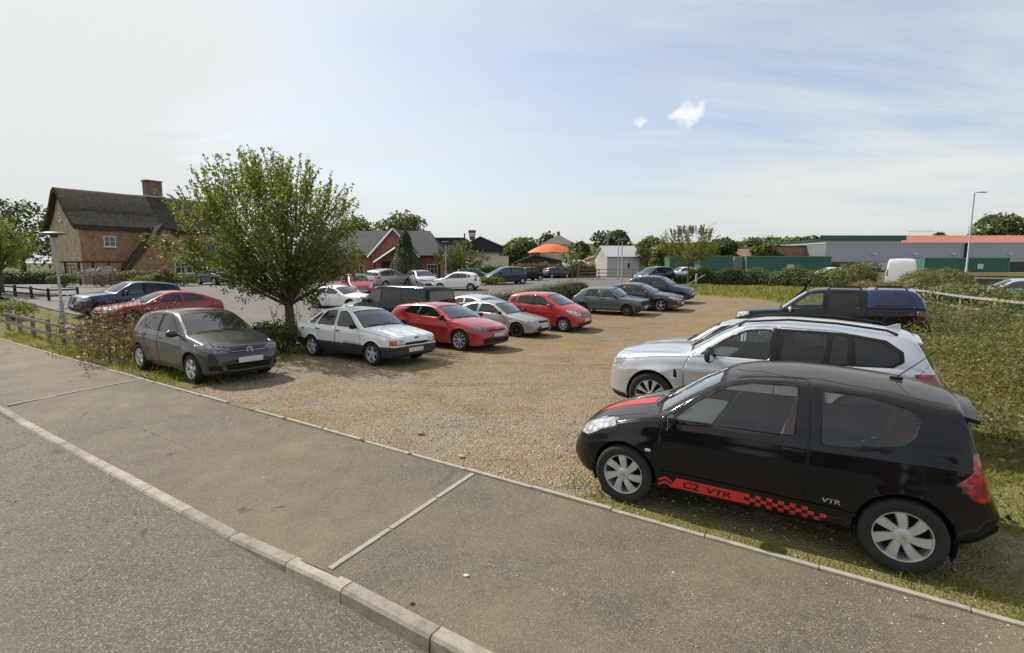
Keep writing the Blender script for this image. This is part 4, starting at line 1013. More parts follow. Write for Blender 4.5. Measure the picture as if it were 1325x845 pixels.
# gravel car park and its grassy margins: mask from the distance to the worn outline
LOT = [(-10.3, 4.6), (-2.2, 4.6), (-1.2, 5.6), (.9, 6.6), (.9, 9), (1.0, 12), (1.3, 18), (1.6, 24), (-.5, 31), (-4.0, 36), (-8, 38), (-12, 37), (-15.2, 33), (-15.0, 20), (-14.3, 11.5), (-13.2, 9.2), (-12.2, 7.6), (-11.6, 6.4), (-10.9, 5.4)]
def sdist(p, poly):
    best = 1e9; k = len(poly)
    for i in range(k):
        ax, ay = poly[i]; bx, by = poly[(i+1) % k]; dx, dy = bx-ax, by-ay
        q = max(0, min(1, ((p[0]-ax)*dx+(p[1]-ay)*dy)/(dx*dx+dy*dy))); best = min(best, math.hypot(p[0]-ax-dx*q, p[1]-ay-dy*q))
    return best if inpoly(p, poly) else -best
TRACK = [(-2.6, 4.95), (2.7, 4.95), (2.9, 6.3), (-2.4, 6.6)]
def gmask(t, n): return max(0.0, min(1.0, .5+sdist((t, n), LOT)/1.6), min(.50, .34+sdist((t, n), TRACK)/1.2))
grid_sheet('car_park_ground', -40, 26, EDGE_N+.04, 50, .33, .33, lambda u, v, x, y: th(x, y)-.012+.02*noise.noise((u*.8, v*.8, 3))+.01*noise.noise((u*3, v*3, 1)), GRAVM, gmask)
grid_sheet('car_park_road', -95, -17.2, 9.0, 74, 1.2, 1.2, lambda u, v, x, y: th(x, y)+.03, TARM)
grid_sheet('car_park_lane', -17.25, -14.5, 34.5, 74, .7, 1.2, lambda u, v, x, y: th(x, y)+.034, TARM)

# loose stones
def pebbles(N):
    V = []; F = []
    base_v = np.array([(1, 0, 0), (0, 1, 0), (-1, 0, 0), (0, -1, 0), (0, 0, .7), (0, 0, -.7)]); base_f = [(0, 1, 4), (1, 2, 4), (2, 3, 4), (3, 0, 4), (1, 0, 5), (2, 1, 5), (3, 2, 5), (0, 3, 5)]
    n_ = 0
    while n_ < N:
        t = rng.uniform(-11, 1); n = 4.66+abs(rng.normal(0, 3.2))
        if rng.random() > gmask(t, n)+.08 or n > 16: continue
        x, y = tn(t, n); s = rng.uniform(.006, .016)*(1.7 if rng.random() < .05 else 1)
        q = base_v*np.array([s, s*rng.uniform(.6, 1), s*rng.uniform(.6, 1)])+rng.normal(0, s*.15, (6, 3)); a = rng.uniform(0, 6.28); c, s_ = math.cos(a), math.sin(a)
        q = np.stack([q[:, 0]*c-q[:, 1]*s_, q[:, 0]*s_+q[:, 1]*c, q[:, 2]], 1)+np.array([x, y, th(x, y)-.012+.02*noise.noise((t*.8, n*.8, 3))+.01*noise.noise((t*3, n*3, 1))+s*.3])
        b = len(V); V += q.tolist(); F += [tuple(i+b for i in f) for f in base_f]; n_ += 1
    m, nt, b, o = newmat('stone'); setp(b, rough=.9)
    r = nd(nt, 'ShaderNodeNewGeometry').outputs['Random Per Island']
    c = ramp(nt, [(0, (.20, .15, .10)), (.4, (.36, .29, .21)), (.8, (.45, .41, .35)), (1, (.6, .57, .52))], r); nt.links.new(c.outputs[0], b.inputs['Base Color'])
    tag(mesh_obj('loose_gravel', V, F, [m]), 'loose tan stones scattered over the gravel car park', 'gravel', kind='stuff')
pebbles(7000)
def grit(N, n0, n1, t0, t1, zf, name, label):
    V = []; F = []
    for i in range(N):
        t = rng.uniform(t0, t1); n = n1-(n1-n0)*rng.random()**1.8 if n0 < n1 else n0; s = rng.uniform(.003, .010)*(1.8 if rng.random() < .04 else 1); x, y = tn(t, n); z = zf(t, n)
        if noise.noise((t*.7, n, 4)) < -.05: continue
        b = len(V); q = np.array([(1, 0, 0), (0, 1, 0), (-1, 0, 0), (0, -1, 0), (0, 0, .8)])*s+rng.normal(0, s*.2, (5, 3))+np.array([x, y, z]); V += q.tolist(); F += [tuple(k+b for k in f) for f in ((0, 1, 4), (1, 2, 4), (2, 3, 4), (3, 0, 4))]
    tag(mesh_obj(name, V, F, [bpy.data.materials['stone']]), label, 'grit', kind='stuff')
grit(1500, 3.6, 4.58, -11, 2, lambda t, n: -.002-kdrop(t)*max(0, 1-(n-KERB_N-.1)/1.3), 'gravel_spill', 'grit spilled over the edging on to the pavement')
grit(1300, 1.2, 2.28, -14, 1, lambda t, n: ROAD_Z+.001, 'gutter_grit', 'loose grit in the gutter along the kerb')
grit(500, 3.2, 2.45, -9, 0, lambda t, n: -.002-kdrop(t)*max(0, 1-(n-KERB_N-.1)/1.3), 'kerb_grit', 'grit lying on the pavement behind the kerb')
# a few bits of litter and fallen stones on the pavement
for (px, py, s, c, nm, lb) in ((603, 745, .035, (.75, .74, .7), 'paper_scrap', 'small white scrap of paper on the pavement near the kerb'), (533, 781, .03, (.05, .05, .05), 'stone_chip', 'small dark stone chip on the pavement beside the raised kerb'), (545, 561, .09, (.30, .18, .08), 'stone', 'rusty brown stone lying on the gravel behind the edging'), (598, 591, .08, (.42, .39, .35), 'stone', 'pale grey stone with grass beside the pavement edging'), (100, 463, .12, (.75, .75, .73), 'litter', 'crumpled white litter in the grass by the weeds')):
    g_ = ray(px, py); q = -CAM_H/g_.z; x, y = g_.x*q, g_.y*q; bm = bmesh.new(); bmesh.ops.create_icosphere(bm, subdivisions=2, radius=s*.5)
    for v in bm.verts: v.co = Vector((v.co.x*1.3, v.co.y*.9, v.co.z*.45))*(1+.35*noise.noise(v.co*40))
    me = bpy.data.meshes.new(nm); bm.to_mesh(me); bm.free(); me.materials.append(simple(nm+'_'+str(px), c, .9, var=.25, scale=40)); o = bpy.data.objects.new(nm, me); COL.objects.link(o)
    o.location = (x, y, th(x, y)+s*.12); tag(o, lb, nm.replace('_', ' '))

# ------------------------------------------------------------------ foliage
def quads(name, C, S, mat, parent=None, up=.5, narrow=.6, nrm=None):
    N = len(C); C = np.asarray(C); S = np.asarray(S)
    nv = rng.normal(0, 1, (N, 3)); nv[:, 2] += up*1.5
    if nrm is not None: nv = nv*.7+nrm*1.2
    nv /= np.linalg.norm(nv, axis=1, keepdims=True)
    a = rng.normal(0, 1, (N, 3)); a -= nv*(a*nv).sum(1, keepdims=True); a /= np.linalg.norm(a, axis=1, keepdims=True); b = np.cross(nv, a)
    S = S[:, None]
    V = np.stack([C-a*S*.55, C+b*S*narrow*.5+nv*S*.06, C+a*S*.55, C-b*S*narrow*.5+nv*S*.06], 1).reshape(-1, 3)
    me = bpy.data.meshes.new(name); me.vertices.add(N*4); me.vertices.foreach_set('co', V.astype(np.float32).ravel())
    me.loops.add(N*4); me.loops.foreach_set('vertex_index', np.arange(N*4, dtype=np.int32)); me.polygons.add(N)
    me.polygons.foreach_set('loop_start', np.arange(0, N*4, 4, dtype=np.int32)); me.polygons.foreach_set('loop_total', np.full(N, 4, dtype=np.int32))
    me.update(calc_edges=True); me.materials.append(mat)
    o = bpy.data.objects.new(name, me); COL.objects.link(o)
    if parent is not None: o.parent = parent
    return o
def blades(name, B, Hh, W_, mat, lean=.35):
    N = len(B); B = np.asarray(B); Hh = np.asarray(Hh)[:, None]; a = rng.uniform(0, 2*math.pi, N); d = np.stack([np.cos(a), np.sin(a), np.zeros(N)], 1); e = np.stack([-np.sin(a), np.cos(a), np.zeros(N)], 1)
    ln = rng.normal(0, lean, (N, 1)); tip = B+np.array([0, 0, 1.0])*Hh+e*Hh*ln; midp = B+np.array([0, 0, .55])*Hh+e*Hh*ln*.3; w = np.asarray(W_)[:, None]
    V = np.stack([B-d*w, B+d*w, midp+d*w*.8, tip, midp-d*w*.8], 1).reshape(-1, 3)
    me = bpy.data.meshes.new(name); me.vertices.add(N*5); me.vertices.foreach_set('co', V.astype(np.float32).ravel())
    me.loops.add(N*5); me.loops.foreach_set('vertex_index', np.arange(N*5, dtype=np.int32)); me.polygons.add(N)
    me.polygons.foreach_set('loop_start', np.arange(0, N*5, 5, dtype=np.int32)); me.polygons.foreach_set('loop_total', np.full(N, 5, dtype=np.int32))
    me.update(calc_edges=True); me.materials.append(mat); o = bpy.data.objects.new(name, me); COL.objects.link(o); return o
BARK = simple('bark', (.10, .08, .06), .95, var=.35, scale=14, bmp=.6)
BARKD = simple('bark_dark', (.06, .05, .04), .95, var=.3)
LEAF = leafmat('leaf_green', (.066, .084, .024), (.185, .20, .06), .40)
LEAFY = leafmat('leaf_yellow_green', (.09, .12, .022), (.21, .225, .055), .35)
LEAFD = leafmat('leaf_dark', (.034, .054, .016), (.085, .11, .034), .2, big=.25)
LEAFM = leafmat('leaf_mid', (.055, .078, .018), (.145, .165, .048), .25, big=.25)
LEAFO = leafmat('leaf_olive', (.075, .085, .022), (.19, .185, .06), .25, big=.4)
LEAFR = leafmat('leaf_russet', (.095, .085, .025), (.24, .14, .05), .25, big=1.2)
CONIF = leafmat('conifer_green', (.020, .048, .014), (.055, .095, .026), .15, big=1.5)
GRASSM = leafmat('grass', (.115, .135, .025), (.34, .30, .10), .35, big=.9)
WEEDM = leafmat('weeds', (.125, .15, .032), (.36, .32, .115), .3, big=.7)
DRYM = leafmat('dry_weeds', (.15, .095, .055), (.36, .26, .15), .2, big=1.5)
DOCKM = leafmat('dock_seed', (.06, .028, .018), (.20, .115, .06), .1, big=2)

def ntree(name, loc, label, H, CR, trunk, leaf, N, lsize, cz=.58, squash=1.0, group=None, cat='tree', limbs=18, shoots=30, seed=1, up=.5, shootleaf=None, sl=1.0, lean=(0, 0)):
    """tapered trunk, limbs, twigs and leaf sprays; local space"""
    r = np.random.default_rng(seed); root = empty(name, loc); tag(root, label, cat, group)
    tb = MB(); th_ = trunk[0]; pts = [(0, 0, -.15), (.02, .01, th_*.5), (-.02, .03, th_)]
    tb.tube(pts, [trunk[1]*1.25, trunk[1], trunk[1]*.85], 9)
    cc = np.array([lean[0], lean[1], th_*.85+(H-th_)*.42]); rad = np.array([CR, CR, (H-th_)*.56*squash])
    C = []; C3 = []; tips = []
    for i in range(limbs):
        az = 2*math.pi*(i*.618)+r.normal(0, .3); el = math.asin(max(-.45, min(.98, -.35+1.35*((i+.5)/limbs)+r.normal(0, .08))))
        d = np.array([math.cos(az)*math.cos(el), math.sin(az)*math.cos(el), math.sin(el)]); e = cc+rad*d*r.uniform(.62, 1.06)
        s = np.array([0, 0, th_*r.uniform(.75, 1.0)]); m = s*.45+e*.55+np.array([0, 0, r.uniform(.0, .3)*(.3 if el < 0 else 1)])
        q = [s, s*.6+m*.4+r.normal(0, .05, 3), m, m*.4+e*.6+r.normal(0, .08, 3), e]
        tb.tube(q, [trunk[1]*.45, trunk[1]*.34, trunk[1]*.2, trunk[1]*.1, .006], 5, cap=False)
        for k in range(9):
            u = .25+.75*(k+.5)/9; j = int(u*4); f = u*4-j; p = q[min(j, 3)]*(1-f)+q[min(j+1, 4)]*f
            dd = d*.5+r.normal(0, .6, 3)+np.array([0, 0, .25]); dd /= np.linalg.norm(dd); ln = r.uniform(.35, .8)*CR*.34
            e2 = p+dd*ln; tb.tube([p, (p+e2)/2+r.normal(0, .03, 3), e2], [.014, .009, .004], 3, cap=False); tips.append((p, e2))
    n_per = N//(len(tips)); 
    for p, e2 in tips:
        u = r.uniform(.1, 1.05, n_per)[:, None]; C.append(p*(1-u)+e2*u+r.normal(0, CR*.046, (n_per, 3)))
    for i in range(shoots):
        az = r.uniform(0, 6.28); el = r.uniform(.25, 1.5); d = np.array([math.cos(az)*math.cos(el), math.sin(az)*math.cos(el), math.sin(el)]); s = cc+rad*d*.88
        dd = d*.55+np.array([0, 0, .8])+r.normal(0, .18, 3); dd /= np.linalg.norm(dd); ln = r.uniform(.25, .62)*CR*.42*sl; e2 = s+dd*ln
        tb.tube([s-dd*.3, (s+e2)/2, e2], [.012, .008, .003], 3, cap=False)
        n2 = int(22+ln*40); u = r.uniform(-.2, 1, n2)[:, None]; C3.append(s*(1-u)+e2*u+r.normal(0, .05, (n2, 3))*(1.25-u*.7))
    if shootleaf is None: C = C+C3
    else: C3 = np.concatenate(C3); quads('young_shoots', C3, r.uniform(.6, 1.15, len(C3))*lsize, shootleaf, root, up=up)
    C = np.concatenate(C); S = r.uniform(.65, 1.25, len(C))*lsize
    tb.build('trunk', [BARK], root, 60)
    quads('crown', C, S, leaf, root, up=up)
    return root
def cloudpts(r, N, lobes, shell=.55):
    # leaf points on and near the surface of overlapping lobes (x,y,z,rx,ry,rz)
    w = np.array([l[3]*l[5] for l in lobes]); w = w/w.sum(); k = r.choice(len(lobes), N, p=w); Lb = np.array(lobes)[k]
    d = r.normal(0, 1, (N, 3)); d[:, 2] = np.abs(d[:, 2])*np.where(r.random(N) < .22, -1, 1); d /= np.linalg.norm(d, axis=1, keepdims=True)
    rr = shell+(1-shell)*r.random(N)**.5; rr *= 1+.13*np.sin(d[:, 0]*9+k)*np.cos(d[:, 1]*8+k*2)+r.normal(0, .05, N)
    return Lb[:, :3]+d*rr[:, None]*Lb[:, 3:6], d
def big_tree(name, loc, label, H, Wd, N, lsize, leaf, group=None, seed=1, low=.18, cat='tree'):
    r = np.random.default_rng(seed); root = empty(name, loc); tag(root, label, cat, group)
    tb = MB(); tb.tube([(0, 0, -.3), (0, 0, H*.3), (.1, 0, H*.6)], [H*.03, H*.022, H*.012], 7)
    lobes = [(0, 0, H*.6, Wd*.36, Wd*.36, H*.36)]
    for i in range(11):
        a = i*2.4+r.normal(0, .3); q = r.uniform(.35, .72); z = H*r.uniform(low+.15, .82); rr = Wd*r.uniform(.16, .26)
        x, y = math.cos(a)*Wd*.5*q*(1.2-z/H*.6), math.sin(a)*Wd*.5*q*(1.2-z/H*.6); lobes.append((x, y, z, rr, rr, rr*.8))
        tb.tube([(0, 0, H*.25), (x*.6, y*.6, z*.8), (x, y, z)], [H*.012, H*.007, .02], 4, cap=False)
    C, d = cloudpts(r, N, lobes, .62); C[:, 2] = np.maximum(C[:, 2], H*low*.6+r.uniform(0, .6, N))
    tb.build('trunk', [BARKD], root, 60); quads('crown', C, r.uniform(.6, 1.3, N)*lsize, leaf, root, up=.4, narrow=.8, nrm=d)
    return root
def hedge(name, pts, h, w, label, leaf, N, lsize, group=None, seed=3, cat='hedge', rough=.18):
    """pts: (x, y) line; clipped or wild hedge around a solid dark core"""
    r = np.random.default_rng(seed); root = empty(name, (pts[0][0], pts[0][1], th(*pts[0]))); tag(root, label, cat, group); o = np.array(root.location)
    P = np.array([(x, y) for x, y in pts]); seg = np.linalg.norm(np.diff(P, axis=0), axis=1); cum = np.concatenate([[0], np.cumsum(seg)])
    s = r.uniform(0, cum[-1], N); x = np.interp(s, cum, P[:, 0]); y = np.interp(s, cum, P[:, 1])
    dx = np.interp(s, cum, np.gradient(P[:, 0])); dy = np.interp(s, cum, np.gradient(P[:, 1])); nn = np.hypot(dx, dy); nx, ny = -dy/nn, dx/nn
    hh = h*(1+rough*np.array([noise.noise((a*.6, seed, 0)) for a in s])*1.6+rough*.7*np.array([noise.noise((a*2.3, seed, 5)) for a in s]))
    a = r.uniform(0, math.pi, N); rr = .70+.32*r.random(N)
    lat = np.cos(a); ver = np.sin(a)**.55
    ex = np.stack([x+nx*lat*w/2*rr, y+ny*lat*w/2*rr, np.array([th(a_, b_) for a_, b_ in zip(x[::1], y)])+hh*ver*rr*1.0-.03], 1)
    low = r.random(N) < .3; ex[low, 2] -= r.random(low.sum())*hh[low]*ver[low]*.8
    nr = np.stack([nx*lat, ny*lat, ver*.8], 1)
    core = MB(); K = max(3, int(cum[-1]/.8)); cv = []
    for i in range(K+1):
        q = cum[-1]*i/K; cx, cy = np.interp(q, cum, P[:, 0]), np.interp(q, cum, P[:, 1]); j = min(len(P)-2, np.searchsorted(cum, q, 'right')-1); d = (P[j+1]-P[j])/seg[j]; z0 = th(cx, cy)
        hq = h*(1+rough*noise.noise((q*.6, seed, 0))*1.6)*.78
        for l, z in ((-.34, -.1), (-.36, hq*.7), (-.2, hq), (.2, hq), (.36, hq*.7), (.34, -.1)): cv.append((cx-d[1]*l*w-o[0], cy+d[0]*l*w-o[1], z0+z-o[2]))
    core.add(cv, [(i*6+j, i*6+j+1, i*6+j+7, i*6+j+6) for i in range(K) for j in range(5)]+[tuple(range(6)), tuple(range(K*6+5, K*6-1, -1))])
    core.build('stems', [simple('hedge_core', (.018, .022, .008), 1)], root)  # solid dark filler added inside to block the view through the leaves
    quads('foliage', ex-o, r.uniform(.6, 1.3, N)*lsize, leaf, root, up=.3, narrow=.75, nrm=nr)
    return root
def bush(name, loc, label, w, h, leaf, N, lsize, group=None, seed=5, cat='shrub', d=None):
    r = np.random.default_rng(seed); root = empty(name, loc); tag(root, label, cat, group); d = d or w
    lobes = [(0, 0, h*.45, w*.40, d*.40, h*.48)]
    for i in range(6):
        a = i*1.05+r.normal(0, .3); lobes.append((math.cos(a)*w*.28, math.sin(a)*d*.28, h*r.uniform(.3, .72), w*.22, d*.22, h*.26))
    C, nr = cloudpts(r, N, lobes, .6); C[:, 2] = np.maximum(C[:, 2], .02)
    tb = MB()
    for i in range(7):
        a = i*.9; tb.tube([(0, 0, -.05), (math.cos(a)*w*.15, math.sin(a)*d*.15, h*.4), (math.cos(a)*w*.28, math.sin(a)*d*.28, h*.75)], [.025, .018, .006], 4, cap=False)
    tb.build('stems', [BARKD], root); quads('foliage', C, r.uniform(.6, 1.3, N)*lsize, leaf, root, up=.4, narrow=.7, nrm=nr)
    return root
# ------------------------------------------------------------------ planting
tp = at(376, 440, 16.2); TREE = (tp.x, 16.2, th(tp.x, 16.2))
ntree('young_tree', TREE, 'broad green tree standing in the verge between the grey hatchback and the white old hatchback', 5.75, 2.75, (1.6, .14), LEAF, 22500, .10, limbs=34, shoots=170, seed=4, squash=.86, shootleaf=LEAFY, sl=1.8, lean=(-.42, 0))
p = at(3, 385, 34); ntree('young_tree', (p.x, 34, th(p.x, 34)), 'small round tree at the left edge behind the post and rail fence', 5.2, 2.6, (1.7, .13), LEAFY, 9000, .13, limbs=20, shoots=20, seed=9)
p = at(890, 372, 48); ntree('young_tree', (p.x, 48, th(p.x, 48)), 'thin airy tree on the grass beyond the two dark parked cars', 5.6, 3.0, (2.0, .10), LEAFO, 5200, .15, limbs=18, shoots=34, seed=12)
p = at(596, 362, 56); ntree('young_tree', (p.x, 56, th(p.x, 56)), 'bushy olive tree beside the brick hall and lamp post', 4.3, 2.9, (.9, .12), LEAFO, 7000, .17, limbs=22, shoots=8, seed=15)
p = at(740, 356, 62); ntree('young_tree', (p.x, 62, th(p.x, 62)), 'slim pale sapling in front of the russet hedge', 4.6, 1.5, (1.3, .06), LEAFY, 1500, .17, limbs=10, shoots=10, seed=17)
# conifer by the hall
p = at(526, 372, 46); r = np.random.default_rng(3); cr = empty('conifer', (p.x, 46, th(p.x, 46))); tag(cr, 'dark narrow conifer in front of the brick hall', 'conifer tree')
MB().tube([(0, 0, -.1), (0, 0, 2), (0, 0, 4.4)], [.16, .1, .02], 6).build('trunk', [BARKD], cr)
N = 8000; z = r.random(N)**.8*4.75; prof = np.interp(z, [0, .5, 1.5, 2.6, 3.3, 3.7, 4.1, 4.5, 4.75], [1.05, 1.3, 1.38, 1.05, .62, .55, .50, .32, .05]); a = r.uniform(0, 6.28, N); rr = prof*(.72+.3*r.random(N))*(1+.10*np.sin(a*5+z*2.5))
quads('crown', np.stack([np.cos(a)*rr, np.sin(a)*rr, z+.1], 1), r.uniform(.6, 1.3, N)*.15, CONIF, cr, up=.9, narrow=.5, nrm=np.stack([np.cos(a), np.sin(a), .3+0*a], 1))
# distant trees: (px, Y, top py, width px, leaf, label)
FAR = [(20, 95, 254, 90, LEAFD, 'dark pine like tree at the far left behind the thatched cottage'), (-30, 88, 262, 80, LEAFD, 'dark tree cut by the left edge of view behind the small round tree'),
 (462, 105, 277, 60, LEAFM, 'rounded tree above the left end of the hall roof'), (520, 100, 271, 76, LEAFM, 'large domed tree rising behind the hall roof'),
 (793, 120, 297, 56, LEAFD, 'large dark rounded tree right of the house with hipped roof'), (672, 105, 309, 52, LEAFM, 'bushy tree in front of the dark industrial sheds'), (752, 110, 311, 26, LEAFD, 'dark narrow tree touching the house with hipped roof'), (709, 128, 300, 30, LEAFD, 'wispy tree just left of the hipped roof'),
 (843, 125, 304, 44, LEAFM, 'mid green tree behind the corrugated shed'), (862, 105, 312, 50, LEAFO, 'olive tree right of the corrugated shed'), (912, 130, 311, 44, LEAFM, 'tree behind the thin airy tree'), (938, 135, 306, 40, LEAFD, 'dark tree above the left green container'), (962, 150, 311, 50, LEAFM, 'round tree above the middle green container'), (990, 125, 316, 36, LEAFO, 'olive tree beside the end of the brick shed'),
 (1290, 190, 273, 62, LEAFM, 'tall tree above the red roofed shed at the right'), (1345, 188, 276, 60, LEAFM, 'tall tree cut by the right edge of view'), (1010, 190, 309, 60, LEAFM, 'tree behind the brick shed'), (1040, 200, 307, 46, LEAFD, 'dark tree behind the right part of the brick shed'), (1085, 210, 306, 50, LEAFM, 'tree behind the green roofed shed'), (1125, 205, 306, 44, LEAFD, 'dark tree behind the middle of the green roofed shed'), (1216, 210, 300, 26, LEAFD, 'small dark treetop above the red roof'), (990, 220, 311, 60, LEAFD, 'dark distant tree left of the brick shed')]
for i, (px, Y, py, wpx, lf, lb) in enumerate(FAR):
    p = at(px, py, Y); z0 = th(p.x, Y)-.2; big_tree('broadleaf_tree', (p.x, Y, z0), lb, p.z-z0, wpx*Y/FPX*1.08, 2600, Y*.0062, lf, 'trees on the skyline', seed=30+i, low=.05)
# far wood along the horizon
r = np.random.default_rng(77); C = []
for i in range(260):
    px = r.uniform(560, 1500); Y = r.uniform(260, 420); p = at(px, np.interp(px, [560, 760, 900, 1000, 1100, 1500], [331, 324, 322, 315, 314, 316])+r.uniform(-2, 6), Y); hgt = p.z; rad = r.uniform(6, 11)
    n_ = 110; d = r.normal(0, 1, (n_, 3)); d /= np.linalg.norm(d, axis=1, keepdims=True); C.append(np.array([p.x, Y, hgt*.5])+d*np.array([rad, rad, hgt*.5]))
C = np.concatenate(C); tag(quads('woodland', C, r.uniform(1.6, 3.6, len(C)), LEAFM, up=.5, narrow=.9), 'far wooded skyline behind the sheds and containers', 'woodland', kind='stuff')
# hedges
hedge('hedge', [tn(-16.4, n) for n in (17.0, 21, 25, 29, 34)], 1.15, 1.9, 'low clipped green hedge between the gravel rows and the tarmac car park', LEAFO, 9000, .085, seed=3, rough=.10)
hedge('hedge', [at(px, 350, Y).xy for px, Y in ((893, 50), (960, 47), (1030, 44), (1090, 41), (1128, 39))], 1.5, 2.0, 'wild green hedge in front of the green containers', LEAFM, 15000, .12, seed=4, rough=.25)
p = at(1102, 360, 37.5); bush('shrub', (p.x, 37.5, th(p.x, 37.5)), 'rounded green bush at the end of the wild hedge', 3.6, 2.3, LEAFO, 5000, .11, seed=8)
hedge('hedge', [at(px, 350, Y).xy for px, Y in ((662, 66), (700, 67), (745, 68), (768, 69))], 1.9, 2.0, 'russet and green hedge behind the parked dark hatchback', LEAFR, 6500, .19, seed=6, rough=.2)
hedge('hedge', [at(px, 350, Y).xy for px, Y in ((622, 64), (640, 65), (655, 66))], 1.6, 1.8, 'short dark green shrub hedge below the cream wall', LEAFM, 2600, .18, seed=7, rough=.3)
hedge('hedge', [at(px, 350, Y).xy for px, Y in ((873, 50), (905, 49.5), (918, 49))], 1.0, 1.3, 'neat dark clipped hedge around the thin airy tree', LEAFD, 3500, .09, seed=9, rough=.05)
hedge('hedge', [at(px, 350, Y).xy for px, Y in ((-60, 46), (20, 47), (80, 48))], 1.3, 1.4, 'clipped green hedge beyond the grass at the far left', LEAFM, 4200, .13, seed=10, rough=.06)
hedge('hedge', [tn(t, n) for t, n in ((3.4, 36), (4.6, 31.5), (6.6, 27), (9.5, 22))], 1.5, 2.6, 'overgrown green bank of brambles along the pale rail fence', LEAFO, 15000, .11, seed=12, rough=.3)
p = at(1215, 366, 31); bush('shrub', (p.x, 31, th(p.x, 31)), 'pale green bush in front of the right green container', 4.4, 2.1, LEAFO, 5600, .10, seed=14)
p = at(602, 365, 47); bush('shrub', (p.x+2.2, 47, th(p.x, 47)), 'yellow green low shrub bed beside the dark car', 3.4, .8, LEAFY, 1800, .10, seed=15, d=1.6)
p = at(342, 432, 13.6); bush('shrub', (p.x, 14.6, th(p.x, 14.6)), 'dark leafy shrub behind the grey hatchback bonnet', 1.8, 1.0, LEAFD, 2600, .075, seed=16)
p = at(15, 400, 22.5); bush('shrub', (p.x, 22.5, th(p.x, 22.5)), 'low rounded green shrub behind the post and rail fence', 1.9, 1.0, LEAFY, 1800, .08, seed=17)
for i, (px, Y, w, h, lf, lb) in enumerate(((132, 42, 3.6, 1.8, leafmat('lavender', (.12, .10, .13), (.26, .22, .28), .2), 'grey lilac lavender bush below the cottage wall'), (172, 43, 2.4, 1.5, LEAFR, 'reddish shrub against the brick wing of the cottage'), (188, 42.5, 2.6, 1.0, LEAFY, 'low yellow green shrub below the brick wing'), (213, 43, 2.0, 1.6, leafmat('purple_leaf', (.05, .02, .02), (.13, .05, .05), .2), 'dark purple shrub under the white cottage window'), (236, 43.5, 2.6, 1.1, LEAFM, 'green shrub right of the cottage window'), (82, 41, 2.2, 1.2, LEAFM, 'grey green shrub at the cottage corner'))):
    p = at(px, 360, Y); bush('shrub', (p.x, Y, th(p.x, Y)), lb, w, h, lf, 1500, .13, 'garden shrubs along the cottage', seed=40+i)
# small fan-shaped stake plant in the hedge gap near the airy tree etc.
# ---- dock and dry weeds
def dock_patch(name, label, pts, N, h, seed):
    r = np.random.default_rng(seed); C = []; st = MB(); C2 = []
    for i in range(N):
        k = r.integers(len(pts)); t, n = pts[k]; t += r.normal(0, .55); n += r.normal(0, .45); x, y = tn(t, n); z = th(x, y); hh = h*r.uniform(.5, 1.1); lx, ly = r.normal(0, .12*hh), r.normal(0, .12*hh)
        st.tube([(x, y, z), (x+lx*.4, y+ly*.4, z+hh*.5), (x+lx, y+ly, z+hh)], [.007, .005, .003], 3, cap=False)
        m = 22; u = (r.uniform(.35, 1.02, m)**.8)[:, None]; C.append(np.array([x, y, z])+u*np.array([lx, ly, hh])+r.normal(0, .05, (m, 3)))
        m = 17; u = r.uniform(0, .6, m)[:, None]; C2.append(np.array([x, y, z])+u*np.array([lx, ly, hh])+r.normal(0, .09, (m, 3)))
    root = empty(name, (0, 0, 0)); 
    st.build('stalks', [DOCKM], root); quads('seed_heads', np.concatenate(C), r.uniform(.028, .058, sum(len(c) for c in C)), DOCKM, root); quads('leaves', np.concatenate(C2), r.uniform(.06, .14, sum(len(c) for c in C2)), DRYM, root, narrow=.4)
    for c in root.children: c['kind'] = 'stuff'
    tag(root, label, 'weeds', kind='stuff'); return root
dock_patch('dry_weeds', 'tall brown dock weeds at the left by the pavement', [(-17.6, 5.7), (-16.8, 5.5), (-16.0, 5.3), (-15.4, 5.4), (-14.8, 5.5), (-14.3, 5.9), (-15.6, 6.2), (-16.2, 6.3), (-14.9, 6.5), (-13.8, 6.4)], 260, 1.5, 5)
DK2 = dock_patch('dry_weeds', 'dark brown dock stalks behind the grey hatchback', [(-14.6, 9.6), (-14.3, 10.3), (-14.9, 10.8)], 34, 1.55, 6)
# ---- grass
def scatter(N, t0, t1, n0, n1, dens, seed):
    r = np.random.default_rng(seed); out = []
    while len(out) < N:
        t = r.uniform(t0, t1, 4000); n = r.uniform(n0, n1, 4000); q = r.random(4000)
        for a, b, c in zip(t, n, q):
            if c < dens(a, b): out.append((a, b))
            if len(out) >= N: break
    return out
def on_ground(L_, dz=-.01): return np.array([(*tn(t, n), th(*tn(t, n))+dz) for t, n in L_])
def pn(t, n, s, o=0): return noise.noise((t*s, n*s, o))
gr = lambda t, n: (1-gmask(t, n))*max(0, min(1, .45+1.3*pn(t, n, .9)+.5*pn(t, n, 3)))
L1 = scatter(22000, -2.6, 6.5, 4.66, 10, lambda t, n: gr(t, n)*max(0, .25+1.5*pn(t, n, 1.7, 9))*(.5+.5*sst(4.8, 6.4, n) if t < 1.6 else 1), 1)
L1 += scatter(26000, 1.4, 9, 5.2, 15, lambda t, n: (1-gmask(t, n))*max(.1, .6+.8*pn(t, n, .8, 13)), 31); r = np.random.default_rng(2); B = on_ground(L1); hh = r.uniform(.025, .085, len(B)); tag(blades('grass', B, hh, r.uniform(.0025, .005, len(B)), GRASSM, .5), 'short patchy grass around the black hatchback', 'grass', kind='stuff')
L1 = scatter(13000, -24, -9.6, 4.66, 11.5, lambda t, n: gr(t, n), 3); B = on_ground(L1); hh = r.uniform(.04, .16, len(B)); tag(blades('grass', B, hh, r.uniform(.004, .008, len(B)), GRASSM, .5), 'grass verge around the grey hatchback and under the tree', 'grass', kind='stuff')
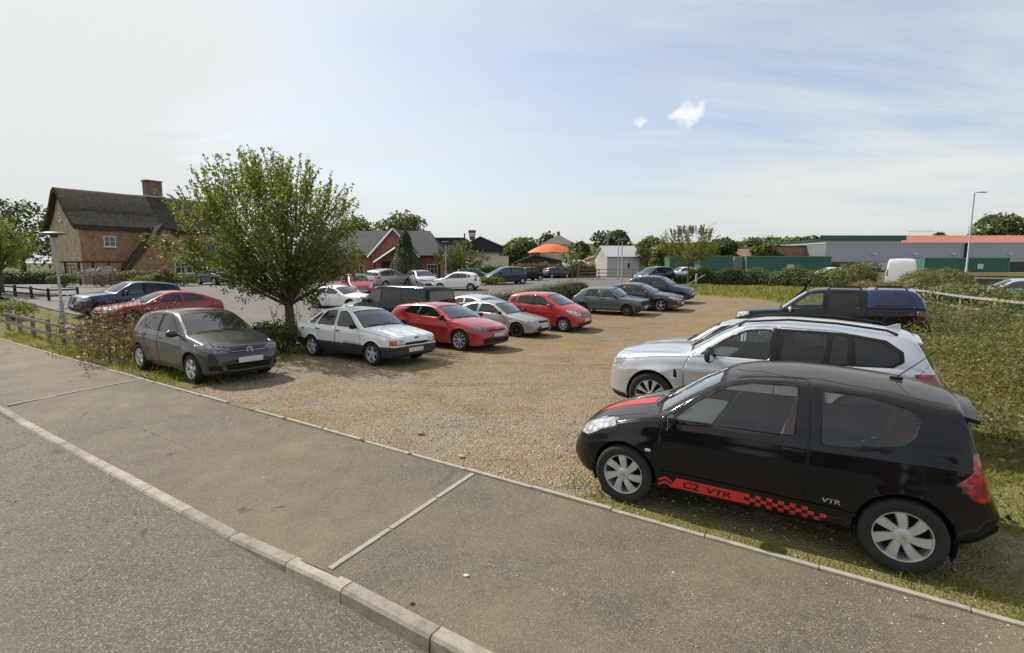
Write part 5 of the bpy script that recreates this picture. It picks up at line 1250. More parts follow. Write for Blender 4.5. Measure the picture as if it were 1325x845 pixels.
L1 = scatter(16000, -12, 9, 26, 47, lambda t, n: gr(t, n)*.9, 5); B = on_ground(L1); hh = r.uniform(.08, .30, len(B)); tag(blades('grass', B, hh, r.uniform(.012, .03, len(B)), GRASSM, .5), 'rough grass between the gravel and the far hedge', 'grass', kind='stuff')
L1 = scatter(34000, 1.5, 16, 6.5, 30, lambda t, n: (1-gmask(t, n))*sst(1.6, 3.6, t-.04*n)*max(.05, .55+pn(t, n, .6)), 6); B = on_ground(L1)
hh = np.array([(.12+.55*max(0, .5+pn(t, n, .5, 7)))*min(1, .15+.85*sst(8, 13, n)) for t, n in L1])*r.uniform(.4, 1.1, len(B)); tag(blades('tall_grass', B, hh, r.uniform(.004, .010, len(B)), WEEDM, .35), 'tall wild grass and weeds on the right hand bank', 'weeds', kind='stuff')
L1 = scatter(70000, 1.2, 16, 6.2, 30, lambda t, n: (1-gmask(t, n))*sst(1.0, 3.2, t-.05*n+1.0*sst(7, 12, n))*max(.04, .4+1.2*pn(t, n, .55, 2)), 8); B = on_ground(L1)
B[:, 2] += np.array([abs(.16+.5*pn(t, n, .5, 7))*(.15+.85*sst(8, 13, n)) for t, n in L1])*r.random(len(B))*1.7
tag(quads('weed_leaves', B, r.uniform(.035, .10, len(B)), WEEDM, up=.8), 'leafy green and brown weeds covering the right hand bank', 'weeds', kind='stuff')
L1 = scatter(66000, 1.2, 15, 8.6, 31, lambda t, n: (1-gmask(t, n))*sst(1.35, 2.3, t+.25*sst(9, 12, n))*max(.10, .55+1.1*pn(t, n, .4, 21)), 18); B = on_ground(L1)
B[:, 2] += np.array([(.40+.95*max(0, .5+pn(t, n, .55, 23)))*min(1, .4+.6*sst(9, 14, n))*(.9+.35*sst(3, 7, t)) for t, n in L1])*r.random(len(B))**.7
tag(quads('bramble_leaves', B, r.uniform(.035, .095, len(B)), LEAFO, up=.7), 'knee high brambles and nettles over the right hand bank', 'brambles', kind='stuff')
p = at(1158, 365, 31); bush('shrub', (p.x, 31, th(p.x, 31)), 'russet brown weeds between the pickup canopy and the white van', 3.4, 1.35, LEAFR, 3200, .08, seed=71)
p = at(1120, 362, 35); bush('shrub', (p.x, 35, th(p.x, 35)), 'low dry brown shrub beside the rounded green bush', 2.6, 1.1, DRYM, 1800, .07, seed=72)
LEAFN = leafmat('nettle_green', (.03, .05, .014), (.075, .105, .03), .25, big=1.3)  # dark leaf colour painting the shaded gaps between the weeds
for mat_, sd_, nm_, lb_, hh_ in ((LEAFY, 51, 'ragwort_leaves', 'bright yellow green leafy clumps among the weeds of the right hand bank', 1.0), (LEAFN, 57, 'nettle_leaves', 'dark leaf clumps painted in for shaded gaps in the weeds of the right hand bank', 1.25)):
    L1 = scatter(15000, 1.2, 11, 6.4, 26, lambda t, n: (1-gmask(t, n))*max(0, pn(t, n, .75, sd_)-.12)*3.2, sd_); B = on_ground(L1)
    B[:, 2] += np.array([hh_*(.12+.9*sst(8, 12, n))*min(1, .3+2.2*max(0, pn(t, n, .75, sd_)-.12)) for t, n in L1])*r.random(len(B))**.55
    tag(quads(nm_, B, r.uniform(.035, .09, len(B)), mat_, up=.8), lb_, 'weeds', kind='stuff')
WEEDB = leafmat('brown_weeds', (.10, .085, .035), (.27, .19, .10), .25, big=.9)
L1 = scatter(52000, 1.2, 9, 8.3, 24, lambda t, n: (1-gmask(t, n))*sst(1.3, 2.2, t+.3*sst(9, 12, n))*max(.08, .45+1.3*pn(t, n, .7, 41)), 41); B = on_ground(L1)
B[:, 2] += np.array([(.35+.9*max(0, .5+pn(t, n, .6, 43)))*sst(7.5, 11.5, n) for t, n in L1])*r.random(len(B))**.8
tag(quads('tangled_weeds', B, r.uniform(.02, .075, len(B)), WEEDB, up=.3, narrow=.4), 'tangled brown stems and seed heads along the right hand bank', 'weeds', kind='stuff')
L1 = scatter(16000, 1.4, 13, 9.0, 26, lambda t, n: (1-gmask(t, n))*max(0, pn(t, n, .45, 11)*2.2), 9); B = on_ground(L1); B[:, 2] += r.random(len(B))*1.0
tag(quads('dry_seed_heads', B, r.uniform(.025, .07, len(B)), DRYM, up=.4), 'dry brown seed heads among the weeds of the bank', 'weeds', kind='stuff')
L1 = scatter(9000, -26, -11.5, 5, 13, lambda t, n: (1-gmask(t, n))*max(.0, .3+1.2*pn(t, n, .5, 4)), 10); B = on_ground(L1); B[:, 2] += r.random(len(B))*.25
tag(quads('verge_weeds', B, r.uniform(.03, .08, len(B)), WEEDM, up=.8), 'low leafy weeds in the left verge', 'weeds', kind='stuff')
# ------------------------------------------------------------------ building materials
def m_brick(name, c1, c2, mortar=(.30, .27, .23), scale=1.0, blotch=.3):
    m, nt, b, o = newmat(name); setp(b, rough=.9, spec=.2)
    co = nd(nt, 'ShaderNodeTexCoord').outputs['Object']; g = nd(nt, 'ShaderNodeNewGeometry')
    sep = nd(nt, 'ShaderNodeSeparateXYZ'); nt.links.new(co, sep.inputs[0])
    cb = nd(nt, 'ShaderNodeCombineXYZ'); nt.links.new(math_(nt, 'ADD', sep.outputs[0], sep.outputs[1]), cb.inputs[0]); nt.links.new(sep.outputs[2], cb.inputs[1])
    br = nd(nt, 'ShaderNodeTexBrick'); nt.links.new(cb.outputs[0], br.inputs['Vector']); br.inputs['Scale'].default_value = 1.0
    br.inputs['Brick Width'].default_value = .225*scale; br.inputs['Row Height'].default_value = .075*scale; br.inputs['Mortar Size'].default_value = .010*scale
    br.inputs['Color1'].default_value = (*c1, 1); br.inputs['Color2'].default_value = (*c2, 1); br.inputs['Mortar'].default_value = (*mortar, 1)
    f = noise_(nt, 1.3, 8, .75, co); f9 = noise_(nt, 2.1, 7, .75, co)
    c = mix(nt, br.outputs[0], tuple(x*.45 for x in c1), math_(nt, 'MULTIPLY', ramp(nt, [(.42, (0,)*3), (.66, (1,)*3)], f).outputs[0], blotch+.3))
    c = mix(nt, c, tuple(min(1, x*1.35+.05) for x in c2), math_(nt, 'MULTIPLY', ramp(nt, [(.52, (0,)*3), (.7, (1,)*3)], f9).outputs[0], .6))
    nt.links.new(c, b.inputs['Base Color']); return m
BRICK_OLD = m_brick('old_brick', (.34, .15, .075), (.44, .235, .13), (.36, .29, .20), blotch=.35)
STONE_OLD = m_brick('old_stone', (.42, .33, .19), (.52, .42, .26), (.44, .38, .28), 2.2, .3)
BRICK_RED = m_brick('red_brick', (.36, .105, .06), (.42, .14, .08))
BRICK_BRN = m_brick('brown_brick', (.27, .13, .09), (.32, .17, .12))
def m_thatch():
    m, nt, b, o = newmat('thatch'); setp(b, rough=1, spec=.1); co = objco(nt)
    mp = nd(nt, 'ShaderNodeMapping'); mp.inputs['Scale'].default_value = (2.2, 2.2, .5); nt.links.new(co, mp.inputs[0])
    f = noise_(nt, 1.6, 8, .8, mp.outputs[0]); f2 = noise_(nt, .7, 5, .6, co)
    c = mix(nt, ramp(nt, [(.32, (.022, .020, .016)), (.68, (.125, .105, .078))], f).outputs[0], (.06, .065, .03), math_(nt, 'MULTIPLY', ramp(nt, [(.45, (0,)*3), (.75, (1,)*3)], f2).outputs[0], .6))
    nt.links.new(c, b.inputs['Base Color']); bump(nt, b, f, .8, .05); return m
THATCH = m_thatch()
def m_rows(name, c1, c2, row=.25, axis=2, rough=.8, metal=0, spec=.4):
    # slates, tiles or corrugation: bands along one object axis
    m, nt, b, o = newmat(name); setp(b, rough=rough, metal=metal, spec=spec); co = objco(nt)
    sep = nd(nt, 'ShaderNodeSeparateXYZ'); nt.links.new(co, sep.inputs[0])
    w = math_(nt, 'FRACT', math_(nt, 'DIVIDE', sep.outputs[axis], row))
    f = noise_(nt, 1.4, 6, .65, co); c = mix(nt, c1, c2, f); c = mix(nt, c, (.55, .55, .55), ramp(nt, [(.0, (1,)*3), (.12, (0,)*3)], w).outputs[0], 'MULTIPLY')
    nt.links.new(c, b.inputs['Base Color']); bump(nt, b, w, .4, .03); return m
SLATE = m_rows('slate', (.075, .075, .08), (.13, .125, .12), .16, 2, .8, 0, .2)
TILE_RED = m_rows('red_tiles', (.34, .12, .07), (.42, .18, .11), .25, 2)
TILE_BRN = m_rows('brown_tiles', (.15, .12, .10), (.23, .19, .16), .2, 2)
WHITEF = simple('white_frame', (.72, .72, .70), .5, var=.05)
CREAM = simple('cream_render', (.62, .55, .43), .9, var=.08, scale=1)
WINGL = simple('window_pane', (.03, .035, .04), .08, coat=1, var=.3)
BLKCLAD = simple('black_cladding', (.022, .024, .028), .6, var=.2, scale=1)
GREYCLAD = m_rows('grey_cladding', (.34, .36, .41), (.40, .42, .47), .9, 0, .45)
ROOFGR = simple('grey_olive_roof', (.20, .19, .16), .8, var=.2, scale=.6)
DKWOOD = simple('dark_wood', (.035, .026, .02), .9, var=.35)
WOOD = simple('weathered_wood', (.24, .205, .165), .95, var=.3, scale=9, bmp=.3)
WOODP = simple('pale_wood', (.38, .34, .28), .95, var=.2, scale=9)
GALV = simple('galvanised_steel', (.36, .38, .40), .5, .5, var=.12)
CONT = simple('container_green', (.045, .15, .105), .6, var=.2, scale=2)
def house(name, loc, rz, label, cat='building'):
    o = empty(name, loc, rz); tag(o, label, cat); return o
def slab(mb, a, b, c, d, thk):
    # roof slope with corners a b (eave) c d (ridge), thickness downwards along its normal
    a, b, c, d = map(Vector, (a, b, c, d)); n = (b-a).cross(d-a).normalized()
    if n.z < 0: n = -n
    q = [a, b, c, d, a-n*thk, b-n*thk, c-n*thk, d-n*thk]
    mb.add(q, [(0, 1, 2, 3), (7, 6, 5, 4), (0, 4, 5, 1), (1, 5, 6, 2), (2, 6, 7, 3), (3, 7, 4, 0)])
def window(parent, c, w, h, ax, nr, nx=2, nz=2, frame=WHITEF, fw=.06, sill=True):
    c = Vector(c); ax = Vector(ax); nr = Vector(nr); up = Vector((0, 0, 1)); M = Matrix((ax, nr, up)).transposed()
    f = MB()
    for s in (-1, 1): f.box(c+ax*s*(w/2-fw/2)+nr*.03, (fw, .08, h), mat=M)
    for s in (-1, 1): f.box(c+up*s*(h/2-fw/2)+nr*.03, (w-2*fw, .08, fw), mat=M)
    for i in range(1, nx): f.box(c+ax*(-w/2+w*i/nx)+nr*.025, (fw*.7, .05, h-2*fw), mat=M)
    for i in range(1, nz): f.box(c+up*(-h/2+h*i/nz)+nr*.022, (w-2*fw, .04, fw*.6), mat=M)
    if sill: f.box(c-up*(h/2+.04)+nr*.07, (w+.12, .16, .07), mat=M)
    o = f.build('window', [frame], parent)
    MB().box(c+nr*.012, (w-fw, .014, h-fw), mat=M).build('pane', [WINGL], o); return o
def gable_walls(mb, u0, u1, v0, v1, ze, zr, z0=-1):
    # rectangular plan, gable ends at u0 and u1, ridge along u at mid v
    vm = (v0+v1)/2; vs = []
    for u in (u0, u1): vs += [(u, v0, z0), (u, v1, z0), (u, v1, ze), (u, vm, zr), (u, v0, ze)]
    mb.add(vs, [(0, 1, 2, 3, 4), (9, 8, 7, 6, 5), (0, 4, 9, 5), (1, 6, 7, 2)])
# ---- thatched cottage: local x = along N (away), y = toward -T (left)
c0 = at(106, 340, 48); zg = th(c0.x, 48)
A_N = math.atan2(NY, NX)
ct = house('thatched_cottage', (c0.x, 48, zg), A_N, 'old brick and stone cottage with a dark thatched roof and tall chimney', 'cottage')
g = MB(); gable_walls(g, .02, 15, 0, 8, 5.35, 8.75, -1); g.m = [1, 0, 0, 0]; g.build('wall', [BRICK_OLD, STONE_OLD], ct)
rf = MB()
# thick thatch, rounded ridge, half-hipped ends
def thatch_roof(mb, u0, u1, vm, half, ze, zr, ov, thk, lift=0):
    prof = [(-half-ov, ze-ov*.85), (-half*.55, ze+(zr-ze)*.42), (-half*.16, zr-.10), (0, zr+.12), (half*.16, zr-.10), (half*.55, ze+(zr-ze)*.42), (half+ov, ze-ov*.85)]
    us = np.linspace(u0, u1, 18); vs = []
    for i, u in enumerate(us):
        for v, z in prof: vs.append((u+(.12*random.uniform(-1, 1) if 0 < i < 17 else 0), vm+v, z+thk*.5+.06*noise.noise((u*.5, v, 2))))
        for v, z in prof: vs.append((u, vm+v*.97, z-thk*.5))
    k = 7; s = 14; fs = []
    for i in range(17):
        for j in range(6): fs += [(i*s+j, (i+1)*s+j, (i+1)*s+j+1, i*s+j+1), (i*s+k+j+1, (i+1)*s+k+j+1, (i+1)*s+k+j, i*s+k+j)]
        for j, w in ((0, k), (6, k+6)): fs.append((i*s+j, i*s+w, (i+1)*s+w, (i+1)*s+j))
    for e in (0, 17*s): fs += [(e+j, e+j+1, e+k+j+1, e+k+j) for j in range(6)]
    mb.add(vs, fs)
thatch_roof(rf, -.45, 15.3, 4, 4, 5.55, 8.75, .35, .45); roof = rf.build('roof', [THATCH], ct, 50)
ch = MB(); ch.box((8.0, 4.0, 9.6), (1.5, 1.0, 2.3)); ch.box((8.0, 4.0, 10.68), (1.62, 1.12, .16)); ch.build('chimney', [m_brick('chimney_brick', (.17, .09, .06), (.24, .14, .095))], roof)
MB().box((8.0, 4.0, 9.03), (1.9, 1.4, .18)).build('flashing', [GALV], roof)
window(ct, (2.3, -.02, 4.0), .95, 1.0, (1, 0, 0), (0, -1, 0), 2, 2); window(ct, (0, 4.2, 6.4), .6, .8, (0, 1, 0), (-1, 0, 0), 2, 2)
# brick wing projecting toward the car park (toward +T = local -y)
wg = MB(); pr = [(3.24, -1), (10.4, -1), (10.4, 2.95), (6.24, 5.55), (3.24, 1.65)]
wg.prism(pr, 1.7, (0, -1.5, 0), (1, 0, 0), (0, 0, 1), (0, 1, 0)); wg.build('wing_wall', [BRICK_OLD], ct)
wr = MB(); slab(wr, (2.9, -1.65, 1.4), (2.9, .1, 1.4), (6.26, .1, 5.75), (6.26, -1.65, 5.75), .34); slab(wr, (10.7, -1.65, 2.85), (10.7, .1, 2.85), (6.26, .1, 5.75), (6.26, -1.65, 5.75), .18); wr.build('wing_roof', [THATCH], ct)
window(ct, (8.6, -1.52, 1.55), 2.8, 1.35, (1, 0, 0), (0, -1, 0), 5, 2)
MB().box((8.6, -1.56, 2.35), (3.1, .12, .16)).build('lintel', [WHITEF], ct)
ex = MB(); ex.box((12.95, .4, .9), (4.8, 3.6, 4.4)); ex.build('extension_wall', [BRICK_OLD], ct)
er = MB(); slab(er, (10.65, -1.7, 2.9), (15.4, -1.7, 2.9), (15.4, 1.6, 4.9), (10.65, 1.6, 4.9), .25); er.build('extension_roof', [SLATE], ct); window(ct, (12.6, -1.42, 1.6), 1.9, 1.2, (1, 0, 0), (0, -1, 0), 4, 2)
MB().tube([(10.45, -1.58, -.5), (10.45, -1.58, 2.7)], .05, 6).build('downpipe', [BLACKTRIM], ct)
# pergola screen before the cottage
p = at(124, 355, 44.5); tr = empty('lattice_pergola', (p.x, 44.5, th(p.x, 44.5)), A_N-R(90)+R(28)); tag(tr, 'dark timber lattice pergola in front of the cottage', 'pergola')
pm = MB()
for x in (-2.8, -1.5, -.2, 1.3, 2.8): pm.box((x, 0, .95), (.11, .11, 2.1))
pm.box((0, 0, 2.03), (6.2, .16, .14)); pm.build('frame', [DKWOOD], tr)
lt = MB()
for k in range(5): lt.box((-2.15, 0, .3+k*.36), (1.3, .03, .035))
for k in range(4): lt.box((-2.6+k*.3, .02, 1.0), (.035, .03, 1.8))
for k in range(2): lt.box((1.3, 0, .5+k*.5), (3.0, .03, .06))
lt.build('lattice', [DKWOOD], tr)
# ---- brick hall
h0 = at(515, 340, 57); ha = R(3); hall = house('brick_hall', (h0.x, 57, th(h0.x, 57)), ha, 'red brick hall with slate roof and a front gable', 'hall')
def hz(py, Y=57): return CAM_H+(340-py)*Y/FPX-th(h0.x, 57)
ze, zr = hz(328)-.05, hz(298)
g = MB(); gable_walls(g, -11, 2.9, 0, 8, ze, zr-.25); g.box((3.75, 4, ze/2-.55), (1.69, 8, ze+.9)); g.build('wall', [BRICK_RED], hall)
rf = MB(); slab(rf, (-11.3, -.35, ze-.18), (4.95, -.35, ze-.18), (3.2, 4, zr+.1), (-11.3, 4, zr+.1), .16); slab(rf, (-11.3, 8.35, ze-.18), (4.95, 8.35, ze-.18), (3.2, 4, zr+.1), (-11.3, 4, zr+.1), .16); slab(rf, (4.95, -.35, ze-.18), (4.95, 8.35, ze-.18), (3.2, 4.02, zr+.1), (3.2, 3.98, zr+.1), .16)
rf.build('roof', [SLATE], hall)
fg = MB(); fg.prism([(-2.4, -1), (2.3, -1), (2.3, ze-.05), (-.05, zr-.2), (-2.4, ze-.05)], 4.0, (0, -2.2, 0), (1, 0, 0), (0, 0, 1), (0, 1, 0)); fg.build('front_gable', [BRICK_RED], hall)
fr = MB(); slab(fr, (-2.75, -2.5, ze-.35), (-2.75, 2.6, ze-.35), (-.05, 2.6, zr+.02), (-.05, -2.5, zr+.02), .14); slab(fr, (2.65, -2.5, ze-.35), (2.65, 2.6, ze-.35), (-.05, 2.6, zr+.02), (-.05, -2.5, zr+.02), .14); fr.build('gable_roof', [SLATE], hall)
vb = MB()
for s, x in ((-1, -2.75), (1, 2.65)): vb.tube([(x, -2.53, ze-.42), (-.05, -2.53, zr-.06)], .09, 4)
vb.tube([(-1.9, -3.6, ze-.95), (.35, -3.6, ze+.55)], .09, 4); vb.build('barge_board', [WHITEF], hall)
po = MB(); slab(po, (-2.0, -3.6, ze-.9), (-2.0, -2.2, ze-.9), (.35, -2.2, ze+.65), (.35, -3.6, ze+.65), .12); slab(po, (2.7, -3.6, ze-.9), (2.7, -2.2, ze-.9), (.35, -2.2, ze+.65), (.35, -3.6, ze+.65), .12); po.build('porch_roof', [SLATE], hall)
MB().box((-.2, -2.21, .9), (2.4, .05, 2.4)).build('porch_opening', [DKWOOD], hall)
for x in (-1.85, 2.5): MB().box((x, -3.4, .8), (.18, .18, 2.4)).build('porch_post', [DKWOOD], hall)
window(hall, (3.75, -.02, 1.05), 1.15, 1.5, (1, 0, 0), (0, -1, 0), 3, 3); window(hall, (-4.2, -.02, .95), 1.0, 1.5, (1, 0, 0), (0, -1, 0), 2, 3)
for x in (-2.55, 2.45, 4.5): MB().tube([(x, -.1, -.3), (x, -.1, ze-.15)], .05, 6).build('downpipe', [BLACKTRIM], hall)
MB().box((-3, -.42, ze-.24), (16, .12, .1)).build('gutter', [BLACKTRIM], hall)
# ---- generic far shed traced on a plane facing the camera
def shed(name, label, px0, px1, pyE, Y, depth, wallm, roofm, pyR=None, apex=.5, cat='shed', over=.4):
    a, b = at(px0, pyE, Y), at(px1, pyE, Y); w = b.x-a.x; z0 = th((a.x+b.x)/2, Y); o = house(name, (a.x, Y, z0), 0, label, cat)
    zE = a.z-z0; g = MB()
    if pyR is None:
        g.box((w/2, depth/2, zE/2-.5), (w, depth, zE+1)); g.build('wall', [wallm], o); MB().box((w/2, depth/2, zE+.12), (w+over, depth+over, .25)).build('roof', [roofm], o)
    else:
        zR = at((px0+px1)/2, pyR, Y).z-z0; xm = w*apex
        g.prism([(0, -1), (w, -1), (w, zE), (xm, zR), (0, zE)], depth, (0, 0, 0), (1, 0, 0), (0, 0, 1), (0, 1, 0)); g.build('wall', [wallm], o)
        rf = MB(); k = (zR-zE)/max(.1, xm); slab(rf, (-over, -over, zE-over*k), (-over, depth, zE-over*k), (xm, depth, zR+.05), (xm, -over, zR+.05), .2); k = (zR-zE)/(w-xm); slab(rf, (w+over, -over, zE-over*k), (w+over, depth, zE-over*k), (xm, depth, zR+.06), (xm, -over, zR+.06), .2); rf.build('roof', [roofm], o)
    return o, w, zE
s, w, z = shed('industrial_shed', 'black clad shed with a shallow gable behind the cream wall', 600, 648, 317, 112, 30, BLKCLAD, ROOFGR, 306, .45)
window(s, (w*.86, -.02, z*.35), 2.2, 1.2, (1, 0, 0), (0, -1, 0), 3, 1)
s, w, z = shed('industrial_shed', 'second black shed with shallow gable left of the hipped house', 646, 700, 319, 118, 30, BLKCLAD, ROOFGR, 308, .52)
s, w, z = shed('office_block', 'flat roofed dark office block with windows right of the hall', 556, 599, 309, 104, 14, BLKCLAD, simple('dark_roof', (.04, .05, .06), .7), None, cat='office')
for k in range(4): window(s, (1.3+k*1.45, -.02, z*.68), 1.25, 1.5, (1, 0, 0), (0, -1, 0), 1, 1, sill=False)
s, w, z = shed('site_cabin', 'low white cabin in front of the black shed', 616, 646, 328, 106, 5, simple('cabin_white', (.6, .6, .6), .6), ROOFGR, None, cat='cabin')
s, w, z = shed('site_hut', 'rusty brown hut under the brown tower sign', 597, 616, 327, 104, 4, simple('rust_brown', (.12, .07, .045), .8), ROOFGR, None, cat='hut')
# cream wall
p0, p1 = at(607, 345, 72), at(658, 345, 74); cw = empty('cream_container', (p0.x, 72, th(p0.x, 72)), math.atan2(2, p1.x-p0.x)); tag(cw, 'long cream painted shipping container behind the shrub hedge', 'container')
Lc = math.hypot(p1.x-p0.x, 2); zt = at(607, 332, 72).z-cw.location.z
MB().box((Lc/2, 1.2, zt/2-.1), (Lc, 2.4, zt+.2)).build('body', [CREAM], cw)
rb = MB()
for k in range(int(Lc/.28)): rb.box((.14+k*.28, -.02, zt/2), (.12, .04, zt-.25))
rb.build('corrugation', [CREAM], cw); MB().box((Lc/2, 1.2, zt+.03), (Lc+.06, 2.5, .1)).build('top_rail', [CREAM], cw)
# brown bucket-shaped tower sign
p = at(611, 310, 98); sg = empty('tower_sign', (p.x, 98, th(p.x, 98))); tag(sg, 'brown bucket shaped sign with a white panel on a pole', 'sign'); zb, zt = at(611, 310.5, 98).z-sg.location.z, at(611, 298, 98).z-sg.location.z
MB().tube([(0, 0, 0), (0, 0, zb+.1)], .16, 8).build('pole', [BLACKTRIM], sg); MB().lathe([(0.01, zb), (.48, zb), (.72, zt-.1), (.74, zt), (.01, zt+.05)], 14).build('drum', [simple('sign_brown', (.10, .07, .05), .6)], sg)
MB().box((.05, -.66, (zb+zt)/2+.05), (.95, .10, .62)).build('panel', [simple('sign_white', (.6, .64, .7), .5)], sg)
MB().box((.05, -.72, (zb+zt)/2+.05), (.6, .02, .16)).build('panel_band', [simple('sign_blue', (.12, .2, .4), .5)], sg)
p = at(601.5, 330, 100); tag(MB().tube([(p.x, 100, 0), (p.x, 100, at(601, 302, 100).z)], .14, 6).build('timber_pole', [DKWOOD]), 'dark upright pole left of the brown tower sign', 'pole')
p = at(659.5, 350, 76); tag(MB().tube([(p.x, 76, 0), (p.x, 76, at(659, 321, 76).z)], .11, 6).build('timber_pole', [DKWOOD]), 'dark pole at the right end of the cream container', 'pole')
p = at(785.5, 350, 95); tag(MB().tube([(p.x, 95, 0), (p.x, 95, at(785.5, 301, 95).z)], .12, 6).build('telegraph_pole', [WOOD]), 'tall thin brown pole before the large dark rounded tree', 'pole')
p = at(697, 320, 125); tag(MB().tube([(p.x, 125, 0), (p.x, 125, at(697, 309, 125).z)], .07, 5).build('thin_mast', [GALV]), 'thin grey mast left of the hipped house', 'mast')
# hipped house
Y = 120; a, b = at(699, 316, Y), at(747, 316, Y); z0 = th(a.x, Y); hh = house('hipped_house', (a.x, Y, z0), 0, 'cream house with a brown hipped roof behind the orange canopy', 'house'); w = b.x-a.x; zE = a.z-z0; zA = at(724, 303, Y).z-z0
MB().box((w/2, 4, zE/2-.5), (w-.6, 7.4, zE+1)).build('wall', [CREAM], hh)
rv = [(0, 0, zE-.1), (w, 0, zE-.1), (w, 8, zE-.1), (0, 8, zE-.1), (w*.5, 3.6, zA), (w*.56, 4.4, zA)]
rfo = mesh_obj('roof', rv, [(0, 1, 5, 4), (1, 2, 5), (2, 3, 4, 5), (3, 0, 4), (3, 2, 1, 0)], [TILE_BRN], hh); MB().box((w*.53, 4, zA+.2), (.7, .7, 1.2)).build('chimney', [BRICK_BRN], rfo)
window(hh, (w*.82, .28, zE-1.1), .9, 1.3, (1, 0, 0), (0, -1, 0), 1, 2, frame=BLACKTRIM)
# orange canopy
Y = 92; ca = empty('orange_canopy', (*at(713, 330, Y).xy, th(at(713, 330, Y).x, Y))); tag(ca, 'orange domed fabric canopy on white posts', 'canopy'); zl = at(713, 327, Y).z-ca.location.z; zt = at(713, 315.5, Y).z-ca.location.z; hw = 29.5*Y/FPX
vs = []; fs = []; n, m = 28, 7
for j in range(m+1):
    q = j/m; rr = 1-q
    for i in range(n): an = 2*math.pi*i/n; vs.append((hw*rr*math.cos(an)*(1+.02*math.cos(an*8)), hw*.7*rr*math.sin(an), zl+(zt-zl)*(1-rr**1.75)+.06*math.cos(an*8)*rr))
fs = [(j*n+i, j*n+(i+1) % n, (j+1)*n+(i+1) % n, (j+1)*n+i) for j in range(m) for i in range(n)]
mesh_obj('fabric', vs, fs, [simple('orange_fabric', (.68, .16, .05), .7, var=.1)], ca, None, 180)
for i in range(6): an = i*1.047; MB().tube([(hw*.9*math.cos(an), hw*.63*math.sin(an), -.2), (hw*.9*math.cos(an), hw*.63*math.sin(an), zl+.25)], .07, 6).build('post', [WHITEF], ca)
s, w, z = shed('timber_outbuilding', 'low brown roofed outbuilding under the orange canopy', 668, 735, 338, 88, 7, DKWOOD, TILE_BRN, 329, .35, cat='outbuilding')
# corrugated grey shed with brick gable and ivy
Y = 70; a, b = at(786, 331, Y), at(830, 331, Y); z0 = th(a.x, Y); gs = house('corrugated_shed', (a.x, Y, z0), R(8), 'pale grey corrugated shed with pitched roof and brick end', 'shed'); w = b.x-a.x; zE = a.z-z0; zR = at(805, 318, Y).z-z0
g = MB(); gable_walls(g, 0, w, 0, 5.5, zE, zR); g.build('wall', [m_rows('corrugated_wall', (.42, .40, .37), (.5, .48, .45), .22, 0, .6)], gs); rf = MB(); slab(rf, (-.2, -.3, zE-.12), (w+.2, -.3, zE-.12), (w+.2, 2.75, zR+.1), (-.2, 2.75, zR+.1), .1); slab(rf, (-.2, 5.8, zE-.12), (w+.2, 5.8, zE-.12), (w+.2, 2.75, zR+.1), (-.2, 2.75, zR+.1), .1); rf.build('roof', [m_rows('corrugated_roof', (.40, .39, .37), (.48, .47, .45), .3, 0, .6)], gs)
MB().box((w*.66, -.03, zE*.55), (.25, .04, .6)).build('vent', [BLACKTRIM], gs); MB().box((w+.35, 1, zE/2), (.6, 2.2, zE)).build('brick_pier', [BRICK_BRN], gs)
bush('ivy', at(833, 330, 69.5)[:2]+(z0+1.6,) if False else (at(832, 330, 69.6).x, 69.6, z0+1.7), 'dark ivy over the gable corner of the corrugated shed', 2.4, 2.4, LEAFD, 900, .2, seed=61, cat='ivy')
# steel yard wall between shed and road
s, w, z = shed('pale_wall_shed', 'small cream hut left of the corrugated shed', 779, 787, 330, 86, 3, CREAM, TILE_RED, None, cat='hut'); s, w, z = shed('red_roofed_hut', 'low hut with orange tiled roof beyond the white van', 763, 779, 334, 95, 5, CREAM, TILE_RED, 331.5, .5, cat='hut')
# ---- containers
def container(px0, px1, Y, pyT, label, rz=0, group='green shipping containers', doorend=False):
    a, b = at(px0, pyT, Y), at(px1, pyT, Y); z0 = th(a.x, Y); o = empty('shipping_container', (a.x, Y, z0), rz); tag(o, label, 'container', group); L_ = (b.x-a.x)/math.cos(rz); zt = a.z-z0
    MB().box((L_/2, 1.22, zt/2+.06), (L_-.1, 2.36, zt-.12)).build('body', [CONT], o); rb = MB()
    for k in range(int((L_-.4)/.28)): rb.box((.3+k*.28, .02, zt/2), (.13, .05, zt-.3))
    rb.build('corrugation', [CONT], o); fr = MB()
    for x in (.06, L_-.06): fr.box((x, .0, zt/2), (.14, .14, zt))
    for zz in (.08, zt-.06): fr.box((L_/2, .0, zz), (L_, .12, .14))
    fr.box((L_/2, 1.22, zt+.012), (L_, 2.44, .02)); fr.build('frame', [simple('container_frame', (.10, .22, .16), .5)], o); return o, L_, zt
container(866, 912, 78, 331.5, 'dark green shipping container half hidden by the airy tree'); container(906, 949, 74, 331, 'green shipping container just right of the airy tree')
c_, L_, zt = container(966, 1076, 74, 331.5, 'long green shipping container in front of the brick shed'); MB().box((L_*.52, -.06, zt*.5), (.9, .03, .5)).build('notice', [simple('notice_white', (.6, .6, .58), .5)], c_)
c_, L_, zt = container(1196, 1307, 72, 333.5, 'long green shipping container at the right with a white notice'); MB().box((L_*.66, -.06, zt*.55), (.8, .03, .7)).build('notice', [simple('notice_white', (.6, .6, .58), .5)], c_)
gc, L_, zt = container(950, 966, 75, 332, 'grey end doors of a container between two green containers', group='green shipping containers')
for ch_ in gc.children: ch_.data.materials[0] = simple('container_grey', (.30, .29, .28), .6)
for k in (-.3, .3): MB().tube([(L_/2+k, -.07, .2), (L_/2+k, -.07, zt-.2)], .03, 5).build('lock_rod', [GALV], gc)
